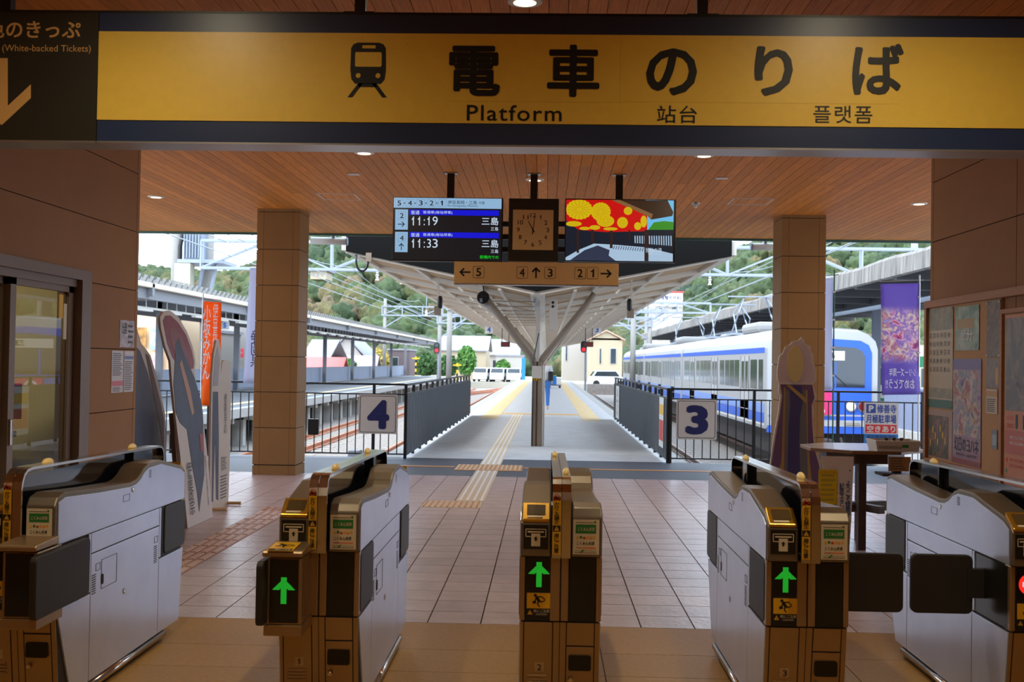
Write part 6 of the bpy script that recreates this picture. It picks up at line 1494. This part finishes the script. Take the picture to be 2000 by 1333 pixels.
r, w, h = poster(7.425, 7.52, 0.96, 1.085, 'tiny grey photo card pinned low on the board', mat('card_grey', S(130, 132, 140), 0.3)); plate('picture', mat('card_blue', S(170, 176, 186), 0.3), r, -w*0.7, w*0.7, h*0.2, h*0.75, -0.0035, 0.0006)
bx('case_back_dummy', m_cork, nb, -0.018, 0.0, -1.0, 0.09, 0.80, 1.935).name = 'board'
dc = empty('display_case', (2.93, 5.6, 0), label='glazed timber display case with a large event poster at the right edge', cat='display case')
for a in ((1.735, 1.775, 0.70, 1.86), (0.0, 0.05, 0.70, 1.86)): bx('case_stile', m_timb, dc, -0.035, 0.0, a[0], a[1], a[2], a[3], 0.004)
bx('case_rail', m_timb, dc, -0.035, 0.0, 0.05, 1.735, 1.83, 1.86, 0.003); bx('case_rail', m_timb, dc, -0.035, 0.0, 0.05, 1.735, 0.70, 0.74, 0.003)
bx('case_back', m_cork, dc, -0.018, 0.0, 0.0, 1.775, 0.70, 1.86)
dp_ = empty('event_poster', (2.908, 7.30, 0.76), -90, label='large event poster with grey photo and orange foot inside the display case', cat='poster')
plate('sheet', mat('poster_orange', S(206, 130, 84), 0.35, var=0.05), dp_, 0.0, 0.9, 0.0, 1.06, -0.001, 0.002); plate('photo', art_mat('photo_art', [(92, 92, 100), (140, 128, 120), (110, 108, 112), (150, 138, 128), (84, 80, 84)], 4.0, 0.35), dp_, 0.01, 0.89, 0.46, 1.04, -0.003, 0.0006)
plate('red_field', mat('coral_field', S(196, 92, 72), 0.35), dp_, 0.01, 0.89, 0.19, 0.34, -0.003, 0.0006); text('11/3', (0.17, 0.50, 0.35, 0.44), m_ink, dp_, -0.0045, bold=0.02); text('会場', (0.03, 0.14, 0.40, 0.43), m_redp, dp_, -0.0045); text('2023', (0.03, 0.14, 0.35, 0.38), m_redp, dp_, -0.0045)
for k in range(4): text('参加無料・ご自由に', (0.08, 0.70, 0.285-0.035*k-0.07*(k > 1), 0.305-0.035*k-0.07*(k > 1)), m_whitep if k < 2 else m_redp, dp_, -0.0048)
for k in range(2): MB().add([(p[0], -0.0045, p[1]) for p in ngon(0.035, 0.15-0.07*k, 0.014, 12)], [tuple(range(12))]).build('bullet_dot', m_redp if k == 0 else m_green, dp_)

# ================================================================== FIGURE BOARDS (plain colour fields instead of characters)
def cut_board(name, loc, rz, rx, outl, fields, label, m_edge, t=0.02):
    r = empty(name, loc, rz, label=label, cat='figure board', rx=rx)
    MB().prism(outl, 0.0, t).build('board', m_edge, r)
    for k, (nm, poly, m) in enumerate(fields):
        MB().prism(poly, -0.001-0.0012*k, 0.0).build(nm, m, r)
    return r
m_bedge = mat('board_pale', S(196, 184, 176), 0.45); m_maroon = mat('board_maroon', S(110, 40, 52), 0.4, col2=S(140, 62, 66), nscale=6); m_slate = mat('board_slate', S(62, 66, 92), 0.4, col2=S(44, 42, 52), nscale=5); m_skin = mat('board_ochre', S(170, 128, 100), 0.45)
o1 = [(-0.016, 0.0), (-0.028, 0.241), (-0.066, 0.661), (-0.114, 1.034), (-0.132, 1.242), (-0.129, 1.448), (-0.234, 1.566), (-0.306, 1.725), (-0.307, 1.812), (-0.209, 1.867), (-0.05, 1.884), (0.169, 1.838), (0.38, 1.715), (0.52, 1.577), (0.565, 1.45), (0.516, 1.356), (0.553, 1.197), (0.651, 0.972), (0.697, 0.633), (0.72, 0.312), (0.721, 0.0)]
e1 = [(-0.249, 1.785), (-0.173, 1.832), (-0.038, 1.84), (0.156, 1.785), (0.347, 1.682), (0.477, 1.545), (0.52, 1.434), (0.486, 1.379), (0.244, 1.358), (0.066, 1.404), (-0.077, 1.478), (-0.183, 1.596)]
e1b = [(0.1+0.6*(x-0.1), 1.58+0.6*(z-1.58)) for x, z in e1]
b1 = [(0.138, 1.65), (0.207, 1.55), (0.34, 1.42), (0.486, 1.30), (0.632, 1.08), (0.658, 0.955), (0.559, 0.407), (0.40, 0.20), (0.33, 0.10), (0.31, 0.277), (0.231, 0.516), (0.166, 0.84), (-0.006, 0.911), (-0.098, 1.004), (-0.101, 1.241), (-0.016, 1.449), (0.04, 1.60)]
fb = cut_board('figure_board', (-3.06, 9.74, 0), 90, -5.7, o1, [('maroon_disc', e1, m_maroon), ('inner_disc', e1b, mat('board_maroon_inner', S(128, 70, 70), 0.4)), ('dark_field', b1, m_slate), ('ochre_field', [(0.10, 1.42), (0.16, 1.46), (0.34, 1.18), (0.40, 0.98), (0.33, 0.96), (0.22, 1.18)], m_skin), ('red_seal', [(0.50, 0.62), (0.60, 0.62), (0.60, 0.78), (0.50, 0.78)], mat('seal_red', S(150, 70, 66), 0.5))], 'tall cut-out board with a maroon disc on top beside the left gate', m_bedge)
text('伊達政宗', (0.06, 0.20, 0.10, 0.56), m_ink, fb, -0.009, vertical=True); text('独眼竜として名を馳せた武将', (0.60, 0.64, 0.12, 0.58), m_graytext, fb, -0.003, vertical=True)
bx('rear_strut', mat('board_back', S(104, 84, 72), 0.7), fb, -0.10, 0.30, 0.022, 0.06, 0.0, 1.0)
o2 = [(0.003, 0.0), (-0.054, 0.36), (-0.029, 1.016), (-0.002, 1.312), (0.054, 1.511), (0.14, 1.642), (0.227, 1.651), (0.316, 1.513), (0.299, 1.309), (0.347, 1.428), (0.407, 1.45), (0.592, 1.446), (0.668, 1.341), (0.638, 0.641), (0.565, 0.0)]
fb2 = cut_board('figure_board', (-3.17, 10.8, 0), 90, -1.1, o2, [('dark_stripe', [(0.027, 1.146), (0.2, 1.142), (0.23, 0.70), (0.215, 0.082), (0.134, 0.108), (0.10, 0.679), (0.043, 0.086), (-0.005, 0.10), (0.0, 0.70)], m_slate), ('pale_stripe', [(0.04, 1.20), (0.19, 1.20), (0.26, 1.45), (0.18, 1.58), (0.08, 1.46)], mat('board_grey', S(150, 146, 148), 0.35))], 'twin-topped cut-out board farther along the left, beside the tactile path', mat('board_silver', S(188, 176, 164), 0.3))
text('修善寺の', (0.40, 0.50, 0.72, 1.12), m_graytext, fb2, -0.004, vertical=True); text('夏目漱石', (0.30, 0.48, 0.36, 0.50), m_graytext, fb2, -0.004); rows(fb2, 0.3, 1.0, 8, 0.95, 1.38, 0.08, 0.32, y=-0.004)
for y in (0.02, 0.52): MB().tube([(y, -0.14, 0.02), (y, 0.2, 0.02)], 0.016, 8).build('foot_bar', mat('foot_tan', S(206, 176, 130), 0.6), fb2)
o3 = [(0.0, 0.0), (0.0, 1.5), (0.12, 1.72), (0.3, 1.78), (0.45, 1.70), (0.494, 1.643), (0.529, 1.586), (0.627, 1.544), (0.747, 1.486), (0.879, 1.306), (0.99, 1.108), (1.065, 0.968), (1.047, 0.527), (1.04, 0.0)]
cut_board('figure_board', (-3.30, 8.9, 0), 90, -3.4, o3, [('dark_field', [(0.06, 0.05), (0.06, 1.4), (0.3, 1.6), (0.50, 1.52), (0.66, 1.34), (0.84, 1.05), (0.92, 0.7), (0.90, 0.05)], m_slate), ('brown_band', [(0.62, 1.50), (0.70, 1.48), (0.95, 1.08), (1.02, 0.92), (0.98, 0.6), (0.90, 0.9)], mat('board_brown', S(110, 88, 80), 0.5))], 'cut-out board half hidden behind the end of the left wall', m_bedge)
# right board, facing the gates
so = [(0.055, 1.75), (0.082, 1.726), (0.088, 1.693), (0.143, 1.666), (0.149, 1.611), (0.171, 1.601), (0.172, 1.529), (0.195, 1.409), (0.19, 1.353), (0.169, 1.309), (0.197, 1.211), (0.197, 1.178), (0.171, 1.133), (0.177, 1.067), (0.17, 0.979), (0.191, 0.738), (0.242, 0.574), (0.27, 0.3), (0.27, 0.0), (-0.26, 0.0), (-0.25, 0.3), (-0.219, 0.577), (-0.187, 0.83), (-0.151, 1.04), (-0.131, 1.205), (-0.15, 1.238), (-0.143, 1.315), (-0.162, 1.359), (-0.163, 1.436), (-0.156, 1.513), (-0.146, 1.568), (-0.113, 1.602), (-0.092, 1.659), (-0.054, 1.674), (-0.027, 1.708), (0.011, 1.714), (0.035, 1.725)]
m_lil = mat('board_lilac', S(206, 190, 196), 0.45, var=0.06, nscale=12); m_purp = mat('board_purple', S(112, 84, 120), 0.45); m_nav = mat('board_navy', S(70, 66, 118), 0.45); m_gold = mat('board_gold', S(176, 146, 92), 0.45); m_greyb = mat('board_midgrey', S(112, 112, 116), 0.45); m_straw = mat('board_straw', S(214, 196, 138), 0.45)
cut_board('figure_board', (2.30, 10.6, 0), 0, 0, so, [
    ('lilac_field', [(0.05, 1.72), (0.13, 1.63), (0.155, 1.50), (0.18, 1.40), (0.16, 1.33), (-0.14, 1.33), (-0.148, 1.44), (-0.135, 1.55), (-0.08, 1.64), (0.0, 1.70)], m_lil),
    ('purple_field', [(-0.135, 1.31), (0.16, 1.31), (0.18, 1.19), (0.155, 1.12), (0.16, 0.97), (0.18, 0.74), (0.23, 0.57), (0.255, 0.3), (0.255, 0.02), (-0.245, 0.02), (-0.235, 0.3), (-0.205, 0.58), (-0.17, 0.83), (-0.135, 1.04), (-0.115, 1.20)], m_purp),
    ('gold_panel', [(-0.10, 1.28), (-0.085, 1.28), (-0.09, 0.6), (-0.10, 0.02), (-0.20, 0.02), (-0.16, 0.45), (-0.115, 0.6)], m_gold), ('gold_panel', [(0.10, 1.26), (0.115, 1.26), (0.125, 0.8), (0.165, 0.4), (0.18, 0.02), (0.14, 0.02), (0.12, 0.5)], m_gold),
    ('grey_field', [(-0.088, 1.26), (0.10, 1.26), (0.115, 0.8), (0.125, 0.5), (0.135, 0.02), (-0.09, 0.02), (-0.085, 0.6)], m_greyb),
    ('navy_field', [(-0.05, 1.30), (0.06, 1.30), (0.075, 1.16), (0.05, 1.02), (0.045, 0.8), (0.06, 0.4), (0.06, 0.02), (-0.065, 0.02), (-0.06, 0.5), (-0.055, 0.9), (-0.04, 1.1)], m_nav),
    ('straw_oval', ngon(0.0, 1.50, 0.075, 20, 0, 0.17), m_straw), ('gold_sash', [(-0.08, 1.30), (-0.05, 1.31), (0.11, 1.18), (0.10, 1.14)], m_gold)],
    'cut-out figure board with purple, navy and gold colour fields before the right pillar', mat('board_white', S(214, 206, 200), 0.45))

# ================================================================== ROUND TABLE AND WHAT IS ON IT
m_dwood = mat('dark_wood', S(72, 52, 38), 0.5, var=0.15, nscale=6, stretch=(6, 6, 1)); m_ttop = mat('table_laminate', S(234, 236, 242), 0.14, var=0.08, nscale=7); m_twood = mat('table_wood', S(136, 96, 62), 0.5, var=0.15, nscale=8)
TB = (2.63, 9.58)
tb = empty('round_table', (TB[0], TB[1], 0), label='octagonal table with pale worn top and dark wooden legs beside the right wall', cat='table')
MB().prism(ngon(0, 0, 0.50, 8, R(22.5)), 0.788, 0.812, 'z').build('tabletop', m_twood, tb, bevel=0.003); MB().prism(ngon(0, 0, 0.495, 8, R(22.5)), 0.812, 0.816, 'z').build('top_sheet', m_ttop, tb)
MB().prism(ngon(0, 0, 0.34, 8, R(22.5)), 0.70, 0.788, 'z').build('apron', m_dwood, tb)
for sx, sy in ((-0.06, -0.25), (0.26, -0.12), (-0.26, 0.12), (0.06, 0.25)): bx('leg', m_dwood, tb, sx-0.032, sx+0.032, sy-0.032, sy+0.032, 0, 0.72, 0.003)
bx('stretcher', m_dwood, tb, -0.26, 0.26, -0.03, 0.03, 0.28, 0.36).rotation_euler = (0, 0, R(25))
bx('stretcher', m_dwood, tb, -0.26, 0.26, -0.03, 0.03, 0.29, 0.35).rotation_euler = (0, 0, R(-65))
bx('support_shelf', m_dwood, tb, 0.10, 0.36, -0.30, -0.06, 0.60, 0.62)
# hanging notices
hn = empty('hanging_notice', (2.31, 9.085, 0), label='long white stamp-corner notice with blue handwriting hanging from the table', cat='notice')
MB().prism([(-0.125, 0.77), (0.13, 0.77), (0.115, 0.25), (0.105, 0.075), (0.03, 0.075), (-0.02, 0.40), (-0.10, 0.60)], 0.0, 0.004).build('sheet', mat('notice_white', S(236, 230, 232), 0.6), hn)
m_hblue = mat('hand_blue', S(50, 96, 140), 0.6)
text('ようこそ修善寺へ', (0.065, 0.11, 0.26, 0.58), m_hblue, hn, -0.002, bold=0.03, vertical=True); text('記念スタンプ', (0.018, 0.058, 0.31, 0.56), m_hblue, hn, -0.002, bold=0.03, vertical=True); text('ご自由にご利用', (-0.035, 0.005, 0.36, 0.64), m_hblue, hn, -0.002, bold=0.03, vertical=True)
for x, z in ((-0.05, 0.62), (0.10, 0.66), (0.10, 0.18)): MB().lathe([(0.006, -0.006), (0.004, 0.0)], (x, 0, z), 8, 'y').build('pin', m_black, hn)
yn = empty('yellow_notice', (2.235, 9.075, 0), label='yellow notice with rows of stamps beside the white one under the table', cat='notice')
plate('sheet', mat('notice_yellow', S(236, 208, 30), 0.6), yn, -0.072, 0.072, 0.39, 0.665, 0.0, 0.003); rows(yn, 0.068, 1.0, 6, 0.1, 0.95, 0.41, 0.64, mat('khaki_print', S(196, 176, 70), 0.6), y=-0.005)
text('スタンプ台', (-0.06, 0.06, 0.635, 0.655), m_redp, yn, -0.005)
cn2 = empty('card_notice', (2.79, 9.10, 0), label='brown card notice with faint print hanging under the table by the right gate', cat='notice')
plate('card', mat('brown_card', S(168, 124, 76), 0.6), cn2, -0.075, 0.10, 0.66, 0.775, 0, 0.004); rows(cn2, 0.075, 1.0, 5, 0.1, 0.9, 0.67, 0.77, y=-0.0055)
bk = empty('stamp_tray', (2.79, 9.22, 0.816), label='white plastic basket tray with a green tag on the table', cat='tray')
m_bas = mat('tray_white', S(206, 202, 196), 0.4)
bx('tray_base', m_bas, bk, -0.16, 0.16, -0.11, 0.13, 0.0, 0.006)
for nm, pts in (('f', [(-0.16, -0.11), (0.16, -0.11), (0.18, -0.13), (-0.18, -0.13)]), ('b', [(-0.16, 0.13), (0.16, 0.13), (0.18, 0.15), (-0.18, 0.15)]), ('l', [(-0.16, -0.11), (-0.16, 0.13), (-0.18, 0.15), (-0.18, -0.13)]), ('r', [(0.16, -0.11), (0.16, 0.13), (0.18, 0.15), (0.18, -0.13)])):
    a, b_, c, d = pts; o = MB().add([(a[0], a[1], 0), (b_[0], b_[1], 0), (c[0], c[1], 0.085), (d[0], d[1], 0.085)], [(0, 1, 2, 3)]).build('tray_side', m_bas, bk); so_ = o.modifiers.new('solid', 'SOLIDIFY'); so_.thickness = 0.006
sl = MB()
for k in range(14): sl.box(-0.15+k*0.013, -0.143+k*0.013, -0.1265, -0.124, 0.02, 0.065)
sl.build('tray_slots', mat('slot_grey', S(140, 136, 134), 0.6), bk, kind='stuff')
bx('green_tag', m_green, bk, 0.03, 0.08, -0.130, -0.127, 0.03, 0.055); 
for x, y in ((-0.05, 0.02), (0.02, 0.05), (0.06, -0.01)):
    st_ = empty('rubber_stamp', (2.79+x, 9.22+y, 0.823), label='dark rubber stamp %s in the white tray' % ('at the left' if x < 0 else ('at the back' if y > 0.04 else 'at the right')), cat='stamp')
    MB().lathe([(0.022, 0.0), (0.022, 0.03), (0.010, 0.04), (0.010, 0.07), (0.018, 0.085), (0.014, 0.095)], (0, 0, 0), 12).build('stamp_body', m_dwood, st_, smooth=True)

# ================================================================== SMALL THINGS ON AND BY THE PLATFORM
bb = empty('black_box_sign', (-3.50, 17.0, 0), label='small black box fixed to the railing beside the left pillar', cat='box'); bx('housing', m_black, bb, -0.06, 0.10, -0.03, 0.06, 0.34, 0.58, 0.01)
for x, s, lb in ((-3.0, 1, 'left'), (3.0, -1, 'right')):
    gp_ = empty('gutter_pipe', (x, 17.15, 3.28), label='short white round gutter pipe at the ceiling edge beside the %s pillar' % lb, cat='pipe')
    MB().tube([(-s*0.6, 0, 0), (-s*0.05, 0, -0.01)], 0.055, 14).build('pipe', m_white, gp_, smooth=True); bx('bracket', m_galv, gp_, -s*0.25-0.02, -s*0.25+0.02, -0.06, 0.06, 0.04, 0.12); MB().tube([(-s*0.06, 0, -0.01), (-s*0.04, 0, -0.01)], 0.062, 14).build('pipe_cap', m_galv, gp_)
cl_ = empty('cable_loop', (-2.95, 18.0, 3.2), label='black cable loop hanging from the left end of the canopy fascia', cat='cable')
MB().tube([(-0.10+0.10*(1-math.cos(math.pi*k/10)), -0.02, -0.05-0.26*math.sin(math.pi*k/10)**0.6) for k in range(11)], 0.018, 8).build('cable', m_black, cl_, smooth=True); bx('socket', m_brown, cl_, 0.06, 0.15, -0.05, 0.03, -0.16, -0.02)
ec = empty('equipment_case', (-3.25, 18.6, -1.22), label='grey trackside equipment case with lamp behind the left railing', cat='equipment'); bx('plinth', m_conc, ec, -0.5, 0.3, -0.3, 0.3, 0.0, 1.0, 0.01); bx('lamp_head', m_dsteel, ec, 0.05, 0.25, -0.2, 0.1, 1.0, 1.22, 0.02)
wb = empty('track_box', (5.25, 20.5, -1.22), label='white rust-stained box beside the right track behind the railing', cat='box'); bx('housing', mat('stained_white', S(214, 206, 196), 0.6, col2=S(190, 150, 120), nscale=2), wb, -0.35, 0.5, -0.3, 0.3, 0.0, 0.75, 0.02); bx('lid', m_white, wb, -0.38, 0.53, -0.33, 0.33, 0.75, 0.80, 0.01)
tc_ = empty('blue_cart', (0.52, 68, 0), label='blue and white cart standing far along the platform', cat='cart'); bx('tub', MATS['sign_blue'], tc_, -0.35, 0.10, -0.3, 0.3, 0.2, 0.72, 0.02); bx('white_load', m_white, tc_, 0.11, 0.38, -0.3, 0.3, 0.2, 0.62, 0.02); bx('bed', m_dsteel, tc_, -0.4, 0.4, -0.35, 0.35, 0.14, 0.2)
for x in (-0.3, 0.3):
    for y in (-0.28, 0.28): MB().lathe([(0.07, -0.02), (0.07, 0.02)], (x, y, 0.07), 12, 'y').build('wheel', m_tyre, tc_)
# person walking away past the forked column
def skin_obj(name, m, parent, verts, edges, radii, root=0, sub=2):
    me = bpy.data.meshes.new(name); me.from_pydata(verts, edges, []); me.materials.append(m)
    o = bpy.data.objects.new(name, me); COL.objects.link(o); o.parent = parent
    sk = o.modifiers.new('skin', 'SKIN'); sk.use_smooth_shade = True
    for i, v in enumerate(me.skin_vertices[0].data): v.radius = (radii[i], radii[i]*0.9); v.use_root = (i == root)
    sb_ = o.modifiers.new('sub', 'SUBSURF'); sb_.levels = sub; sb_.render_levels = sub
    return o
pe = empty('person', (-0.04, 35.5, 0), label='person in a white top and blue trousers walking away with a dark shoulder bag', cat='person')
V = [(0, 0, 0.90), (0, 0, 1.05), (0, 0.01, 1.25), (0, 0.0, 1.40), (0, 0.01, 1.48), (0, 0.02, 1.58), (0, 0.02, 1.66),
     (-0.17, 0, 1.37), (-0.21, 0.02, 1.12), (-0.21, 0.10, 0.90), (-0.21, 0.13, 0.82), (0.17, 0, 1.37), (0.21, -0.03, 1.12), (0.21, 0.02, 0.90), (0.21, 0.04, 0.82),
     (-0.09, 0.0, 0.86), (-0.10, 0.06, 0.48), (-0.10, 0.02, 0.10), (-0.10, 0.14, 0.04), (0.09, 0.0, 0.86), (0.10, -0.04, 0.48), (0.10, -0.16, 0.12), (0.10, -0.06, 0.04)]
E_ = [(0, 1), (1, 2), (2, 3), (3, 4), (4, 5), (5, 6), (3, 7), (7, 8), (8, 9), (9, 10), (3, 11), (11, 12), (12, 13), (13, 14), (0, 15), (15, 16), (16, 17), (17, 18), (0, 19), (19, 20), (20, 21), (21, 22)]
Rr = [0.14, 0.13, 0.15, 0.12, 0.05, 0.09, 0.07, 0.065, 0.05, 0.038, 0.035, 0.065, 0.05, 0.038, 0.035, 0.10, 0.065, 0.045, 0.04, 0.10, 0.065, 0.045, 0.04]
body = skin_obj('body', mat('skin_tone', S(206, 168, 146), 0.6), pe, V, E_, Rr)
skin_obj('shirt', mat('white_shirt', S(230, 230, 232), 0.8), pe, V[:4]+[V[7], V[8], V[11], V[12]], [(0, 1), (1, 2), (2, 3), (3, 4), (4, 5), (3, 6), (6, 7)], [0.155, 0.145, 0.165, 0.13, 0.08, 0.065, 0.08, 0.065])
skin_obj('trousers', mat('blue_trousers', S(58, 110, 180), 0.8), pe, [V[0], V[15], V[16], V[17], V[19], V[20], V[21]], [(0, 1), (1, 2), (2, 3), (0, 4), (4, 5), (5, 6)], [0.15, 0.112, 0.08, 0.06, 0.112, 0.08, 0.06])
MB().lathe([(0.03, 1.55), (0.09, 1.57), (0.105, 1.64), (0.09, 1.71), (0.04, 1.75)], (0, 0.0, 0), 14).build('hair', mat('hair_dark', S(36, 30, 28), 0.7), pe, smooth=True)
bx('shoulder_bag', m_black, pe, 0.10, 0.26, -0.28, -0.14, 0.92, 1.22, 0.03)
